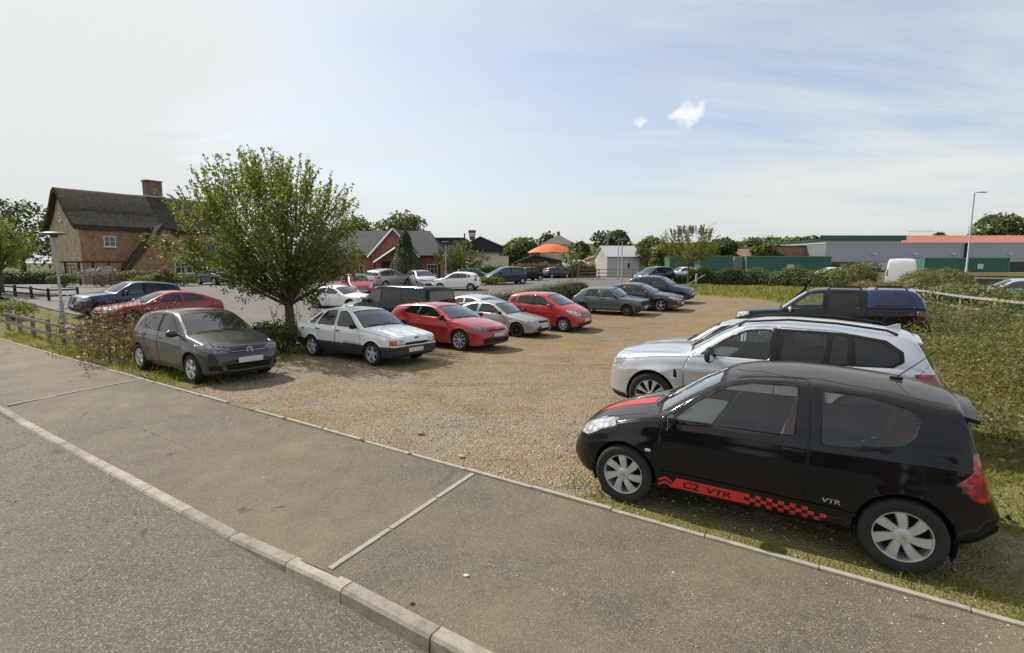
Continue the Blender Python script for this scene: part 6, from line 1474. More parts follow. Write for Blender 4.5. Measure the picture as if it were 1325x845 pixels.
# ---- long warehouse row
s, w, z = shed('brick_warehouse', 'plain brown brick warehouse above the green containers', 995, 1069, 319, 128, 20, BRICK_BRN, simple('dark_flashing', (.03, .035, .03), .7), None, cat='warehouse', over=.3)
s, w, z = shed('grey_warehouse', 'long pale grey clad warehouse with floodlights at the right', 1069, 1420, 315, 120, 20, GREYCLAD, simple('pale_roof', (.45, .46, .48), .5), None, cat='warehouse', over=.2)
MB().box((w/2, -.05, .9), (w, .06, 2.6)).build('shadow_gap', [simple('loading_bay', (.05, .05, .055), .8)], s)  # dark band across the lower front wall
MB().box((w/2-6, -.09, 1.4), (w*.55, .06, 1.4)).build('pale_band', [simple('bay_door_grey', (.5, .51, .52), .5)], s)
for x in (.18, .33, .47, .68): MB().box((w*x, -.25, z*.62), (.5, .5, .35), 0, .05).build('floodlight', [WHITEF], s)
MB().tube([(w*.515, -.3, z*.2), (w*.515, -.3, z*1.02)], .28, 8).build('flue', [BLACKTRIM], s)
s, w, z = shed('green_roofed_shed', 'shed with a dark green overhanging roof behind the grey warehouse', 1062, 1166, 311, 150, 20, simple('pale_clad', (.4, .4, .38), .6), simple('green_roof', (.03, .09, .05), .6), None, cat='shed', over=1.6)
MB().box((w/2, -.9, z+.75), (w+1.5, .25, 1.25)).build('fascia', [simple('green_roof', (.03, .09, .05), .6)], s)
o_ = house('red_roofed_shed', (at(1162, 313, 150).x, 150, 0), 0, 'long shed with a weathered red roof at the far right', 'shed'); zE, zR = at(1162, 316, 150).z, at(1162, 302.5, 150).z; wx = 62
MB().box((wx/2, 9, zE/2), (wx, 17, zE)).build('wall', [CREAM], o_); rf = MB(); slab(rf, (-.5, -.5, zE-.1), (wx, -.5, zE-.1), (wx, 9, zR), (3.5, 9, zR), .2); slab(rf, (-.5, 18.5, zE-.1), (wx, 18.5, zE-.1), (wx, 9, zR), (3.5, 9, zR), .2); slab(rf, (-.5, -.5, zE-.1), (-.5, 18.5, zE-.1), (3.5, 9.02, zR), (3.5, 8.98, zR), .2)
rf.build('roof', [m_rows('red_roof', (.42, .13, .08), (.50, .20, .13), .5, 0, .8)], o_)
p = at(1190, 303, 158); rl = MB()
for k in range(8): rl.tube([(p.x-3+k, 158, 0 if k in (0, 7) else at(1190, 302.5, 158).z), (p.x-3+k, 158, at(1190, 299, 158).z)], .05, 4)
rl.tube([(p.x-3.5, 158, at(1190, 299, 158).z), (p.x+4.5, 158, at(1190, 299, 158).z)], .06, 4); tag(rl.build('roof_railing', [GALV]), 'thin grey railing standing on the red roof', 'railing')
# timber stack and rails at the right edge
p = at(1253, 356, 42); tb = empty('timber_stack', (p.x, 42, th(p.x, 42)), R(-4)); tag(tb, 'stack of yellow sawn timber below the right green container', 'timber')
zz = at(1262, 353, 42).z-tb.location.z
for k in range(3):
    MB().box((3.5, .3*k, zz-.12-.0*k), (7.6, .26, .22)).build('beam', [simple('sawn_timber', (.55, .36, .13), .8, var=.15)], tb)
MB().box((3.5, .3, zz*.5-.15), (7.4, .8, zz-.3)).build('bearers', [simple('dark_timber', (.12, .07, .04), .9)], tb)
# ---- fences
def fence(name, pts, h, rails, pr, label, mat, group=None, step=1.8, zoff=0):
    o = empty(name, (pts[0][0], pts[0][1], th(*pts[0]))); tag(o, label, 'fence', group); P = [Vector((x, y, 0)) for x, y in pts]; O = Vector(o.location)
    for a, b in zip(P[:-1], P[1:]):
        L_ = (b-a).length; k = max(1, round(L_/step)); d = (b-a)/k; rz = math.atan2(d.y, d.x)
        for i in range(k+(1 if b is P[-1] else 0)):
            q = a+d*i; z = th(q.x, q.y)+zoff; MB().box((q.x-O.x, q.y-O.y, z-O.z+h/2-.1), (pr*2, pr*2, h+.2), rz+random.uniform(-.1, .1), .01).build('post', [mat], o)
        for i in range(k):
            q0, q1 = a+d*i, a+d*(i+1); 
            for rh in rails:
                z0, z1 = th(q0.x, q0.y)+zoff+h*rh, th(q1.x, q1.y)+zoff+h*rh; m = MB(); n_ = Vector((-d.y, d.x, 0)).normalized()*(pr+.012); c = [(q0-O).xy, (q1-O).xy]
                vs = []
                for (x, y), z in ((c[0], z0-O.z), (c[1], z1-O.z)):
                    for dn, dz in ((0, -.045), (.025, -.045), (.025, .045), (0, .045)): vs.append((x-n_.x-n_.normalized().x*dn, y-n_.y-n_.normalized().y*dn, z+dz+random.uniform(-.008, .008)))
                m.add(vs, [(0, 1, 2, 3), (7, 6, 5, 4), (0, 4, 5, 1), (1, 5, 6, 2), (2, 6, 7, 3), (3, 7, 4, 0)]); m.build('rail', [mat], o)
    return o
fence('rail_fence', [tn(-26.5, 5.6), tn(-21, 5.35), tn(-18.3, 5.3), tn(-16.2, 5.6), tn(-15.6, 8.5)], .72, (.85, .42), .055, 'low weathered post and rail fence beside the pavement at the left', WOOD, step=1.7)
fence('rail_fence', [tn(-15.1, 9.0), tn(-15.3, 12.0), tn(-15.6, 16.5)], .62, (.9, .45), .05, 'dark low rail fence behind the tree and white old hatchback', DKWOOD, step=1.5)
fence('rail_fence', [at(px, 380, Y).xy for px, Y in ((1180, 27), (1215, 24.5), (1245, 22.6), (1290, 20.5), (1345, 18.6))], 1.05, (.95, .50), .055, 'pale post and rail fence running through the weeds at the right', WOODP, step=1.5, zoff=.02)
fence('rail_fence', [at(px, 350, Y).xy for px, Y in ((748, 63), (775, 62), (800, 61), (838, 60))], 1.25, (.92, .6, .28), .06, 'brown post and rail fence behind the lamp posts', WOOD, step=2.0)
fence('rail_fence', [at(px, 350, Y).xy for px, Y in ((895, 53), (930, 53), (960, 52.5))], 1.3, (.95, .6), .07, 'dark rail fence between the airy tree and green containers', DKWOOD, step=2.2)
fence('rail_fence', [at(px, 375, Y).xy for px, Y in ((-20, 33), (40, 31), (62, 30), (100, 31))], .75, (.85, .4), .06, 'dark rail fence on the grass behind the left lamp post', DKWOOD, step=2.0)
fence('rail_fence', [at(px, 360, Y).xy for px, Y in ((1262, 33), (1300, 32), (1345, 31))], 1.2, (.95, .5), .05, 'grey rail fence in front of the timber stack', GALV, step=2.2)
p = at(905, 372, 44); sm = empty('fallen_rails', (p.x, 44, th(p.x, 44))); tag(sm, 'broken leaning fence rail and post beside the thin airy tree', 'broken fence')
MB().box((-.3, 0, .5), (.12, .12, 1.2)).build('post', [WOODP], sm); MB().tube([(-1.2, .1, .05), (.45, .1, 1.0)], .05, 5).build('leaning_rail', [WOODP], sm)
# cottage-side fence
fence('picket_fence', [at(px, 350, Y).xy for px, Y in ((-10, 50), (40, 49.5), (78, 49))], 1.1, (.9, .65, .4, .15), .05, 'dark boarded fence at the far left of the cottage', DKWOOD, step=1.6)
# ---- lamp posts
def disc_lamp(px, Y, H_, label):
    p = at(px, 380, Y); z = th(p.x, Y); o = empty('lamp_post', (p.x, Y, z)); tag(o, label, 'lamp post', 'disc topped lamp posts')
    MB().tube([(0, 0, -.2), (0, 0, .9), (0, 0, .95), (0, 0, H_-.1)], [.075, .075, .05, .042], 10).build('pole', [GALV], o, 50)
    MB().lathe([(.01, H_-.16), (.12, H_-.16), (.14, H_-.06), (.40, H_-.02), (.41, H_+.03), (.30, H_+.08), (.01, H_+.10)], 24).build('lamp_head', [simple('lamp_grey', (.09, .10, .11), .5, .3)], o, 40)
    MB().lathe([(.01, H_-.175), (.10, H_-.175), (.11, H_-.162)], 20).build('lens', [simple('lamp_lens', (.7, .7, .68), .2)], o); return o
disc_lamp(78, 22, 3.75, 'slim grey lamp post with disc head at the left by the rail fence'); disc_lamp(242, 47, 3.9, 'slim lamp post in front of the cottage windows'); disc_lamp(577.5, 52, 4.0, 'slim lamp post in front of the brick hall'); disc_lamp(803.5, 43, 4.0, 'slim lamp post beyond the grey old saloon roof'); disc_lamp(799, 58, 4.4, 'thin lamp post just behind another one near the corrugated shed')
p = at(1250, 352, 52); z = th(p.x, 52); sl_ = empty('street_light', (p.x, 52, z)); tag(sl_, 'tall grey street light with flat angled head at the right', 'street light'); Ht = at(1261, 250, 52).z-z
MB().tube([(0, 0, -.2), (0, 0, 1.4), (0, 0, 1.45), (0, 0, Ht)], [.12, .12, .085, .055], 12).build('pole', [GALV], sl_, 50); MB().tube([(0, 0, Ht), (.25, 0, Ht+.06), (.5, 0, Ht+.08)], .04, 8).build('bracket', [GALV], sl_); MB().box((.72, 0, Ht+.09), (.75, .28, .09), 0, .03).build('lamp_head', [GALV], sl_)

# ---- houses across the road behind the viewpoint, mirrored in the paint and glass of the cars
def street_house(t, n, w, label, wallm):
    x, y = tn(t, n); o = house('terraced_house', (x, y, -.1), -ANG, label, 'house'); g = MB(); gable_walls(g, 0, w, -7, 0, 5.2, 7.9); g.build('wall', [wallm], o)
    rf = MB(); slab(rf, (-.3, .35, 4.95), (w+.3, .35, 4.95), (w+.3, -3.5, 8.05), (-.3, -3.5, 8.05), .16); slab(rf, (-.3, -7.35, 4.95), (w+.3, -7.35, 4.95), (w+.3, -3.5, 8.05), (-.3, -3.5, 8.05), .16); r_ = rf.build('roof', [SLATE], o)
    MB().box((w*.8, -3.5, 8.5), (.9, .7, 1.6)).build('chimney', [BRICK_BRN], r_)
    for u in (.22, .72):
        for z in (1.4, 3.9): window(o, (w*u, .02, z), 1.3, 1.25, (-1, 0, 0), (0, 1, 0), 2, 2)
    MB().box((w*.48, .02, 1.05), (.95, .08, 2.1)).build('door', [DKWOOD], o)
street_house(-14, -25, 9, 'brown brick house across the road opposite the white old hatchback', BRICK_BRN); street_house(-2, -25.5, 9, 'red brick house across the road opposite the black hatchback', BRICK_RED); street_house(10, -25, 8, 'pale stone house across the road at the right', STONE_OLD)
# ------------------------------------------------------------------ cars
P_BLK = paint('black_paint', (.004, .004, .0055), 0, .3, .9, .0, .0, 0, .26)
P_BLKM = paint('black_pickup_paint', (.006, .006, .007), .0, .3, .9, .01, .06, 0, .12)
P_BLUC = paint('blue_canopy_paint', (.007, .015, .10), .2, .3, 1, .02)
P_SIL = paint('silver_paint', (.60, .61, .635), .55, .34, 1, .02, .3)
P_SILW = paint('warm_silver_paint', (.40, .39, .37), .5, .35, .8, .06)
P_GRY = paint('grey_paint', (.040, .036, .037), .45, .32, .9, .02, .2)
P_WHT = paint('white_paint', (.86, .86, .84), 0, .3, .8, .01, .2)
P_RED = paint('red_paint', (.40, .018, .025), 0.05, .28, 1, .04)
P_RED2 = paint('bright_red_paint', (.50, .028, .03), 0.05, .28, 1, .03)
P_TEAL = paint('blue_grey_paint', (.105, .13, .15), .45, .38, .7, .06)
P_NAVY = paint('navy_paint', (.012, .016, .045), .3, .3, 1, .03)
P_BLUE = paint('blue_paint', (.007, .018, .095), .3, .3, 1, .02)
P_SLT = paint('slate_paint', (.03, .036, .042), .45, .3, 1, .02)
HD = R(-33.3); HB = R(147)
def stripe_kit(root, S):
    sgn = 1; RED_ = simple('red_vinyl', (.62, .035, .03), .4, var=.04); m = MB()
    zb = lambda s: .275-.004*(s-1.1); hgt = .105
    S.patch(m, [(1.20, zb(1.2)), (1.87, zb(1.87)), (1.87, zb(1.87)+hgt), (1.26, zb(1.2)+hgt)], 12, 3, 'side', .0025, sgn)
    cw = .047
    for i in range(14):
        for j in range(3):
            if (i+j) % 2 == 0 and not (i > 11 and j == 2): S.patch(m, [(1.87+i*cw*.98, zb(1.9)+j*hgt/3), (1.87+(i+1)*cw*.98, zb(1.9)+j*hgt/3), (1.87+(i+1)*cw*.98, zb(1.9)+(j+1)*hgt/3), (1.87+i*cw*.98, zb(1.9)+(j+1)*hgt/3)], 1, 1, 'side', .0025, sgn)
    for k in (0, 1):
        z0 = zb(1.15)+.010+k*.046; q = [(1.09, z0), (1.155, z0+.044), (1.22, z0)]
        S.strip(m, q, 'side', .022, .0028, sgn, step=.02)
    m.build('red_stripe', [RED_], root); m = MB(); S.patch(m, [(.40, .05), (.88, .10), (.88, .32), (.24, .24)], 8, 4, 'top', .0025); S.patch(m, [(.40, -.30), (.88, -.36), (.88, -.10), (.33, -.08)], 8, 4, 'top', .0025) if False else None
    m.build('bonnet_stripe', [RED_], root)
    def text(body, s0, z0, size, mat, name, sc=1.0):
        cu = bpy.data.curves.new(name, 'FONT'); cu.body = body; cu.size = size; cu.offset = size*.022; ob = bpy.data.objects.new(name, cu); COL.objects.link(ob)
        bpy.context.view_layer.update(); me = bpy.data.meshes.new_from_object(ob.evaluated_get(bpy.context.evaluated_depsgraph_get())); bpy.data.objects.remove(ob); bpy.data.curves.remove(cu)
        bm = bmesh.new(); bm.from_mesh(me); bmesh.ops.triangulate(bm, faces=bm.faces[:]); bmesh.ops.subdivide_edges(bm, edges=[e for e in bm.edges if e.calc_length() > .03], cuts=2, use_grid_fill=False)
        for v in bm.verts:
            s, z = s0+v.co.x*sc+v.co.y*.18, z0+v.co.y; p, n = S.hit(s, z, 'side', sgn)
            if p is not None: v.co = p+n*.0042
        bm.to_mesh(me); bm.free(); me.materials.append(mat); o = bpy.data.objects.new(name, me); COL.objects.link(o); o.parent = root
    text('C2', 1.315, zb(1.3)+.020, .098, BLACKTRIM, 'lettering', 1.3); text('VTR', 1.535, zb(1.5)+.022, .078, BLACKTRIM, 'lettering', 1.55)
    text('VTR', 2.47, .455, .055, CHROME, 'badge', 1.35)
    # roof aerial and spoiler lip
    p, n = S.hit(2.98, 0, 'top'); MB().box(p+Vector((0, 0, .012)), (.10, .04, .03), 0, .01).tube([p+Vector((0, 0, .02)), p+Vector((-.28, 0, .30))], [.006, .003], 5).build('aerial', [BLACKTRIM], root)
    sp = MB(); vs = []
    for y in np.linspace(-.56, .56, 9):
        p, n = S.hit(3.36, y, 'top'); vs += [p+Vector((.05, 0, .008)), p+Vector((-.115, 0, -.035)), p+Vector((-.11, 0, -.065)), p+Vector((.05, 0, -.03))]
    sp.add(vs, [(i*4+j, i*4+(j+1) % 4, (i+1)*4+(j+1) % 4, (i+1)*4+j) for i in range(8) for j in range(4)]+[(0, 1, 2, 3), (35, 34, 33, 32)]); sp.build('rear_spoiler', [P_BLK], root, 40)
    for sg in (1, -1):
        p, n = S.hit(.98, .62, 'side', sg); bm = MB(); bm.box(p+n*.004, (.055, .012, .026), 0, .005); bm.build('side_indicator', [simple('clear_lens', (.6, .55, .48), .2)], root)
        p, n = S.hit(1.6, .45, 'side', sg)
    rb = MB()
    for sg in (1, -1): S.strip(rb, [(1.10, .425), (2.72, .405)], 'side', .022, .010, sg)
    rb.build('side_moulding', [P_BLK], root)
    wp = S.hit(0, 1.02, 'rear'); 
    # wheel centre chevrons
    for w in [c for c in root.children if c.name.startswith('wheel') and c.type == 'EMPTY']:
        sg = 1 if w.location.y > 0 else -1; m = MB()
        for k in (0, 1):
            z = -.02+k*.02; m.tube([(-.022, sg*.098, z), (0, sg*.098, z+.02), (.022, sg*.098, z)], .004, 4)
        m.build('wheel_badge', [GALV], w)
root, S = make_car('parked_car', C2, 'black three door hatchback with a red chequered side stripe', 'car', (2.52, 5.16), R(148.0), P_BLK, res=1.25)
stripe_kit(root, S)
root, S = make_car('parked_car', X3, 'silver sport utility car with dark rear glass parked behind the black hatchback', 'car', (4.0, 8.13), R(146.8), P_SIL, res=1.05)
rr = MB()
for sg in (1, -1): rr.tube([S.hit(s, sg*.60, 'top')[0]+Vector((0, 0, h)) for s, h in ((2.12, .01), (2.22, .045), (2.8, .05), (3.4, .05), (3.95, .045), (4.08, .01))], .018, 6)
rr.build('roof_rail', [BLACKTRIM], root, 60)
p, n = S.hit(4.02, 0, 'top'); fin = MB(); fin.prism([(-.13, 0), (.10, 0), (-.09, .075), (-.12, .07)], .05, p+Vector((0, -.025, -.01)), (1, 0, 0), (0, 0, 1), (0, 1, 0)); fin.build('shark_fin', [P_SIL], root)
sp = MB(); vs = []
for y in np.linspace(-.60, .60, 9): p, n = S.hit(4.27, y, 'top'); vs += [p+Vector((.06, 0, .008)), p+Vector((-.075, 0, -.025)), p+Vector((-.07, 0, -.05)), p+Vector((.06, 0, -.03))]
sp.add(vs, [(i*4+j, i*4+(j+1) % 4, (i+1)*4+(j+1) % 4, (i+1)*4+j) for i in range(8) for j in range(4)]+[(0, 1, 2, 3), (35, 34, 33, 32)]); sp.build('rear_spoiler', [P_SIL], root, 40)
S2 = scaled(GOLF, 4.1, 1.66, 1.39); S2['bands'] = []
make_car('parked_car', S2, 'low silver car tucked in between the silver sport utility car and the black pickup', 'car', (4.78, 10.65), R(147), P_SIL, res=.8)
RANGER['side_patch'] = [('canopy_window', [(3.95, 1.27), (3.95, 1.66), (4.55, 1.66), (4.82, 1.58), (4.95, 1.42), (4.97, 1.29)], paint('blue_window', (.004, .007, .04), 0, .15, 1, 0, 0))]
RANGER['bands'] = [('rear_canopy', [(3.78, 1.212), (3.78, 3), (5.4, 3), (5.4, 1.212)], P_BLUC)]
root, S = make_car('pickup_truck', RANGER, 'black double cab pickup truck with a blue load bed canopy', 'pickup truck', (10.11, 16.43), R(147), P_BLKM, res=.9)
rr = MB()
for sg in (1, -1):
    rr.tube([S.hit(s, sg*.52, 'top')[0]+Vector((0, 0, h)) for s, h in ((2.75, .0), (2.85, .05), (3.55, .05), (3.65, .0))], .02, 6); rr.tube([S.hit(s, sg*.50, 'top')[0]+Vector((0, 0, h)) for s, h in ((3.95, .0), (4.05, .05), (4.65, .05), (4.75, .0))], .02, 6)
rr.build('roof_rail', [BLACKTRIM], root, 60)
p, n = S.hit(1.62, .80, 'top') if False else S.hit(1.5, 1.05, 'side', 1); q = S.hit(2.12, .63, 'top')[0]
MB().tube([Vector((5.35/2-1.35, -.90, 1.05)), Vector((5.35/2-1.55, -.86, 1.22)), Vector((5.35/2-2.08, -.78, 1.74)), Vector((5.35/2-2.08, -.78, 1.84))], .045, 8).box(Vector((5.35/2-2.04, -.78, 1.90)), (.20, .12, .13), 0, .03).build('snorkel', [BLACKTRIM], root, 50)
root, S = make_car('parked_car', POLO, 'dark grey five door hatchback parked beside the pavement', 'car', (-7.12, 11.66), R(-33.8), P_GRY, res=.95)
p, n = S.hit(0, .70, 'front'); bd = MB(); c = p+Vector((.015, 0, -.01)); bd.tube([c+Vector((0, .062*math.cos(a), .062*math.sin(a))) for a in np.linspace(0, 6.2832, 25)], .006, 5, cap=False)
bd.tube([c+Vector((0, -.034, .05)), c+Vector((0, 0, .004)), c+Vector((0, .034, .05))], .006, 4); bd.tube([c+Vector((0, -.055, .02)), c+Vector((0, -.028, -.05)), c+Vector((0, 0, .002)), c+Vector((0, .028, -.05)), c+Vector((0, .055, .02))], .006, 4); bd.build('badge', [CHROME], root)
p, n = S.hit(2.0, .24, 'side', -1)
sl2 = MB()
for sg in (1, -1): S.strip(sl2, [(1.2, .245), (2.75, .245)], 'side', .02, .006, sg)
sl2.build('sill_strip', [GALV], root)
root, S = make_car('parked_car', ESCORT, 'white boxy old hatchback with dark lower cladding and amber indicators', 'car', (-4.12, 14.03), R(-33.2), P_WHT, res=.9)
for sg in (1, -1):
    p, n = S.hit(3.60, .76, 'side', sg); MB().lathe([(.001, .006), (.035, .006), (.04, .0)], 16, Matrix.Translation(p) @ Matrix.Rotation(-sg*math.pi/2, 4, 'X')).build('fuel_cap', [BLACKTRIM], root)
p, n = S.hit(0, .70, 'front'); MB().box(p+Vector((.006, 0, 0)), (.012, .13, .045), 0, .005).build('badge', [simple('oval_badge', (.10, .12, .22), .3)], root)
root, S = make_car('parked_car', SCIROCCO, 'glossy red three door coupe with large pale wheels beside the white old hatchback', 'car', (-2.17, 16.95), R(-34.0), P_RED, res=.85)
p, n = S.hit(0, .69, 'front'); bd = MB(); c = p+Vector((.012, 0, 0)); bd.tube([c+Vector((0, .055*math.cos(a), .055*math.sin(a))) for a in np.linspace(0, 6.2832, 25)], .006, 5, cap=False); bd.tube([c+Vector((0, -.03, .045)), c, c+Vector((0, .03, .045))], .006, 4); bd.tube([c+Vector((0, -.05, .015)), c+Vector((0, -.025, -.045)), c, c+Vector((0, .025, -.045)), c+Vector((0, .05, .015))], .006, 4); bd.build('badge', [CHROME], root)
root, S = make_car('parked_car', CIVIC, 'low silver hatchback with dark bronze wheels between two red cars', 'car', (-.46, 21.0), R(-33.5), P_SILW, res=.75)
sp = MB(); sp.box((-1.72, 0, 1.17), (.24, 1.25, .035), 0, .012)
for y in (-.5, .5): sp.box((-1.68, y, 1.10), (.12, .03, .14))
sp.build('rear_spoiler', [P_SILW], root)
root, S = make_car('parked_car', ACLASS, 'bright red tall compact hatchback near the clipped hedge', 'car', (1.6, 22.67), R(-33.2), P_RED2, res=.7)
root, S = make_car('parked_car', GOLF, 'blue grey boxy old hatchback with faded paint', 'car', (5.27, 27.37), R(-33.4), P_TEAL, res=.65)
root, S = make_car('parked_car', INSIG, 'black sleek saloon beside the blue grey old hatchback', 'car', (7.32, 29.1), R(-33), P_SLT, res=.65)
CORSA = scaled(POLO, 4.25, 1.80, 1.62, front_items=POLO['front_items'])
root, S = make_car('parked_car', CORSA, 'navy blue hatchback at the far end of the gravel row', 'car', (9.3, 32.4), R(-33), P_NAVY, res=.6)
# ---- cars further off, same outlines scaled to their own size
EST = scaled(POLO, 4.7, 1.84, 1.46); EST['top'] = [(a, b) for a, b in EST['top']]
def far_car(T, dims, px, Y, hd, mat, label, name='parked_car', cat='car', **k):
    sp = scaled(T, *dims, **k); p = at(px, 370, Y); return make_car(name, sp, label, cat, (p.x, Y), R(hd), mat, far=True, res=.45)
far_car(X3, (4.7, 1.90, 1.70), 166, 25.6, -123, P_BLUE, 'blue estate style sport utility car behind the dark red car')
far_car(INSIG, (4.7, 1.82, 1.45), 206, 21.8, -123, P_RED, 'dark red estate car behind the grey hatchback and brown weeds')
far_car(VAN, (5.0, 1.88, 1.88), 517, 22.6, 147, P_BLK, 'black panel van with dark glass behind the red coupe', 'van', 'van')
far_car(INSIG, (4.7, 1.84, 1.46), 496, 27.5, -123, P_SLT, 'dark saloon car behind the black panel van')
far_car(INSIG, (4.6, 1.80, 1.42), 603, 24.2, 147, P_SIL, 'silver saloon car half hidden behind the low silver hatchback')
far_car(INSIG, (4.4, 1.80, 1.40), 441, 32, -20, P_WHT, 'white coupe partly under the tree crown')
far_car(ACLASS, (4.0, 1.76, 1.52), 462, 39, -60, P_RED, 'red car partly hidden behind the white coupe')
far_car(X3, (4.4, 1.80, 1.66), 503, 43.5, 60, P_SILW, 'pale sport utility car left of the conifer')
far_car(POLO, (4.2, 1.75, 1.48), 546, 44, -60, P_SIL, 'silver blue hatchback right of the conifer')
far_car(POLO, (3.97, 1.72, 1.48), 591, 41.5, 172, P_WHT, 'white hatchback seen from the rear quarter by the low hedge')
far_car(POLO, (4.0, 1.74, 1.46), 612, 51, 15, P_NAVY, 'navy hatchback behind the white hatchback')
far_car(ACLASS, (4.2, 1.80, 1.66), 653, 48.5, -158, P_NAVY, 'dark navy tall car facing left by the shrub bed')
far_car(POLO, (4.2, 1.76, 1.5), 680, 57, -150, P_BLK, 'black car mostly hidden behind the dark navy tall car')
far_car(POLO, (4.0, 1.72, 1.46), 719, 66, 35, P_NAVY, 'dark hatchback seen from behind in front of the russet hedge')
PVAN = dict(VAN); PVAN['side_win'] = VAN['side_win'][:1]; PVAN.pop('rw')
far_car(PVAN, (5.6, 2.0, 2.45), 749, 84, -12, P_WHT, 'white high roofed van behind the russet hedge', 'van', 'van')
far_car(POLO, (4.0, 1.72, 1.46), 776, 88, 30, P_SLT, 'dark hatchback parked beyond the rail fence')
far_car(POLO, (4.1, 1.72, 1.46), 763, 84, 20, P_WHT, 'white car nose beside the white high roofed van')
far_car(X3, (4.3, 1.80, 1.62), 280, 46, -33, P_SLT, 'dark car parked in front of the cottage windows')
far_car(ACLASS, (4.3, 1.80, 1.64), 846, 49, -150, P_SLT, 'dark grey tall car beyond the navy blue hatchback')
far_car(POLO, (4.0, 1.72, 1.5), 881, 60, -170, P_WHT, 'white car behind the neat clipped hedge')
far_car(PVAN, (4.8, 1.90, 2.30), 1163, 41, 55, P_WHT, 'white van seen from behind between the hedge and right container', 'van', 'van')
far_car(POLO, (4.1, 1.76, 1.5), 1070, 54, 170, P_WHT, 'white car whose roof shows above the wild hedge')
far_car(POLO, (4.1, 1.72, 1.46), 1312, 27.5, 147, P_SIL, 'old silver car in the weeds at the right edge')
# ------------------------------------------------------------------ light, sky, camera
SUN_EL, SUN_AZ = R(46), R(-56)          # azimuth from the view direction, negative = left
sd = Vector((math.sin(SUN_AZ)*math.cos(SUN_EL), math.cos(SUN_AZ)*math.cos(SUN_EL), math.sin(SUN_EL)))
sl = bpy.data.lights.new('sun', 'SUN'); sl.energy = 3.9; sl.angle = R(.6); sl.color = (1, .955, .88)
so = bpy.data.objects.new('sun', sl); COL.objects.link(so); so.rotation_euler = sd.to_track_quat('Z', 'Y').to_euler(); so.location = sd*60
w = bpy.data.worlds.new('World'); scene.world = w; w.use_nodes = True; nt = w.node_tree; bg = nt.nodes['Background']
sky = nd(nt, 'ShaderNodeTexSky'); sky.sky_type = 'NISHITA'; sky.sun_disc = False; sky.sun_elevation = SUN_EL; sky.sun_rotation = SUN_AZ; sky.air_density = 1.0; sky.dust_density = 1.6; sky.ozone_density = 1.2
tc = nd(nt, 'ShaderNodeTexCoord').outputs['Generated']; sp = nd(nt, 'ShaderNodeSeparateXYZ'); nt.links.new(tc, sp.inputs[0])
zz = math_(nt, 'ADD', math_(nt, 'MAXIMUM', sp.outputs[2], 0.0), .12); cx = math_(nt, 'DIVIDE', sp.outputs[0], zz); cy = math_(nt, 'DIVIDE', sp.outputs[1], zz)
cb = nd(nt, 'ShaderNodeCombineXYZ'); nt.links.new(cx, cb.inputs[0]); nt.links.new(cy, cb.inputs[1])
mp = nd(nt, 'ShaderNodeMapping'); mp.inputs['Rotation'].default_value = (0, 0, R(38)); mp.inputs['Scale'].default_value = (.35, 1.0, 1); nt.links.new(cb.outputs[0], mp.inputs[0])
n1 = noise_(nt, .85, 9, .62, mp.outputs[0], .6); n2 = noise_(nt, .28, 3, .5, cb.outputs[0], .3)
cir = ramp(nt, [(.41, (0,)*3), (.64, (1,)*3)], math_(nt, 'ADD', math_(nt, 'MULTIPLY', n1, .62), math_(nt, 'MULTIPLY', n2, .42))).outputs[0]
dn = nd(nt, 'ShaderNodeVectorMath', operation='DOT_PRODUCT'); nt.links.new(tc, dn.inputs[0]); dn.inputs[1].default_value = sd
glow = math_(nt, 'POWER', math_(nt, 'MAXIMUM', dn.outputs['Value'], 0.0), 3.0)
cov = math_(nt, 'ADD', math_(nt, 'MULTIPLY', cir, .75), math_(nt, 'MULTIPLY', glow, .6), True)
lf = ramp(nt, [(.0, (1,)*3), (1, (0,)*3)], math_(nt, 'ADD', math_(nt, 'MULTIPLY', cx, .42), math_(nt, 'ADD', .86, math_(nt, 'MULTIPLY', math_(nt, 'SUBTRACT', n1, .5), 3.0)))).outputs[0]
cov = math_(nt, 'ADD', cov, math_(nt, 'MULTIPLY', math_(nt, 'MULTIPLY', lf, ramp(nt, [(.40, (.45,)*3), (.58, (1,)*3)], n1).outputs[0]), .62), True)
rf = math_(nt, 'MULTIPLY', math_(nt, 'SUBTRACT', math_(nt, 'MULTIPLY', cx, .5), .18, True), ramp(nt, [(.35, (.3,)*3), (.62, (1,)*3)], n1).outputs[0])
cov = math_(nt, 'ADD', cov, math_(nt, 'MULTIPLY', rf, .6), True)
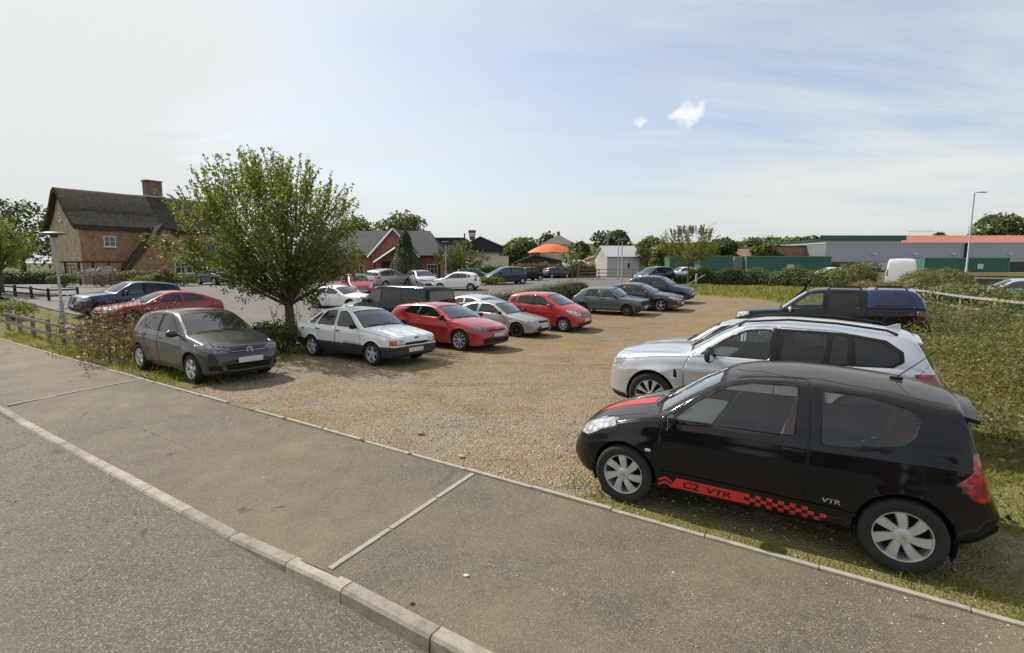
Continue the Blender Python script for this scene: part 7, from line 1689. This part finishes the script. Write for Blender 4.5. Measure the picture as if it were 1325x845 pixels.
hz_ = math_(nt, 'POWER', math_(nt, 'SUBTRACT', 1.0, math_(nt, 'MAXIMUM', sp.outputs[2], 0.0), True), 9.0)
col = mix(nt, sky.outputs[0], (4.85, 5.0, 5.05), cov)
col = mix(nt, col, (3.95, 4.1, 4.0), math_(nt, 'MULTIPLY', hz_, .8))
for (px, py, rad, amp) in ((889, 149, .021, .75), (877, 152, .014, .6), (903, 144, .016, .65), (831, 155, .012, .65)):
    d = ray(px, py).normalized(); vd = nd(nt, 'ShaderNodeVectorMath', operation='DISTANCE'); vd.inputs[1].default_value = d
    nv = nd(nt, 'ShaderNodeTexNoise'); nv.inputs['Scale'].default_value = 42; nv.inputs['Detail'].default_value = 5; nt.links.new(tc, nv.inputs['Vector'])
    va = nd(nt, 'ShaderNodeVectorMath', operation='SCALE'); vs_ = nd(nt, 'ShaderNodeVectorMath', operation='SUBTRACT'); nt.links.new(nv.outputs['Color'], vs_.inputs[0]); vs_.inputs[1].default_value = (.5, .5, .5)
    nt.links.new(vs_.outputs[0], va.inputs[0]); va.inputs['Scale'].default_value = .04; vv = nd(nt, 'ShaderNodeVectorMath', operation='ADD'); nt.links.new(tc, vv.inputs[0]); nt.links.new(va.outputs[0], vv.inputs[1]); nt.links.new(vv.outputs[0], vd.inputs[0])
    k = ramp(nt, [(.35, (1,)*3), (1.0, (0,)*3)], math_(nt, 'DIVIDE', vd.outputs['Value'], rad)).outputs[0]; col = mix(nt, col, (6.4, 6.4, 6.5), math_(nt, 'MULTIPLY', k, amp))
nt.links.new(col, bg.inputs[0]); bg.inputs[1].default_value = .14
cam = bpy.data.cameras.new('camera'); co = bpy.data.objects.new('camera', cam); COL.objects.link(co); scene.camera = co
co.location = (0, 0, CAM_H); co.rotation_euler = (math.pi/2-PITCH, 0, 0); cam.sensor_fit = 'HORIZONTAL'; cam.angle = 2*math.atan(662.5/FPX); cam.clip_start = .1; cam.clip_end = 6000
scene.view_settings.view_transform = 'Standard'; scene.view_settings.look = 'None'; scene.view_settings.gamma = 1; scene.view_settings.exposure = .27
scene.cycles.max_bounces = 8; scene.cycles.transparent_max_bounces = 16
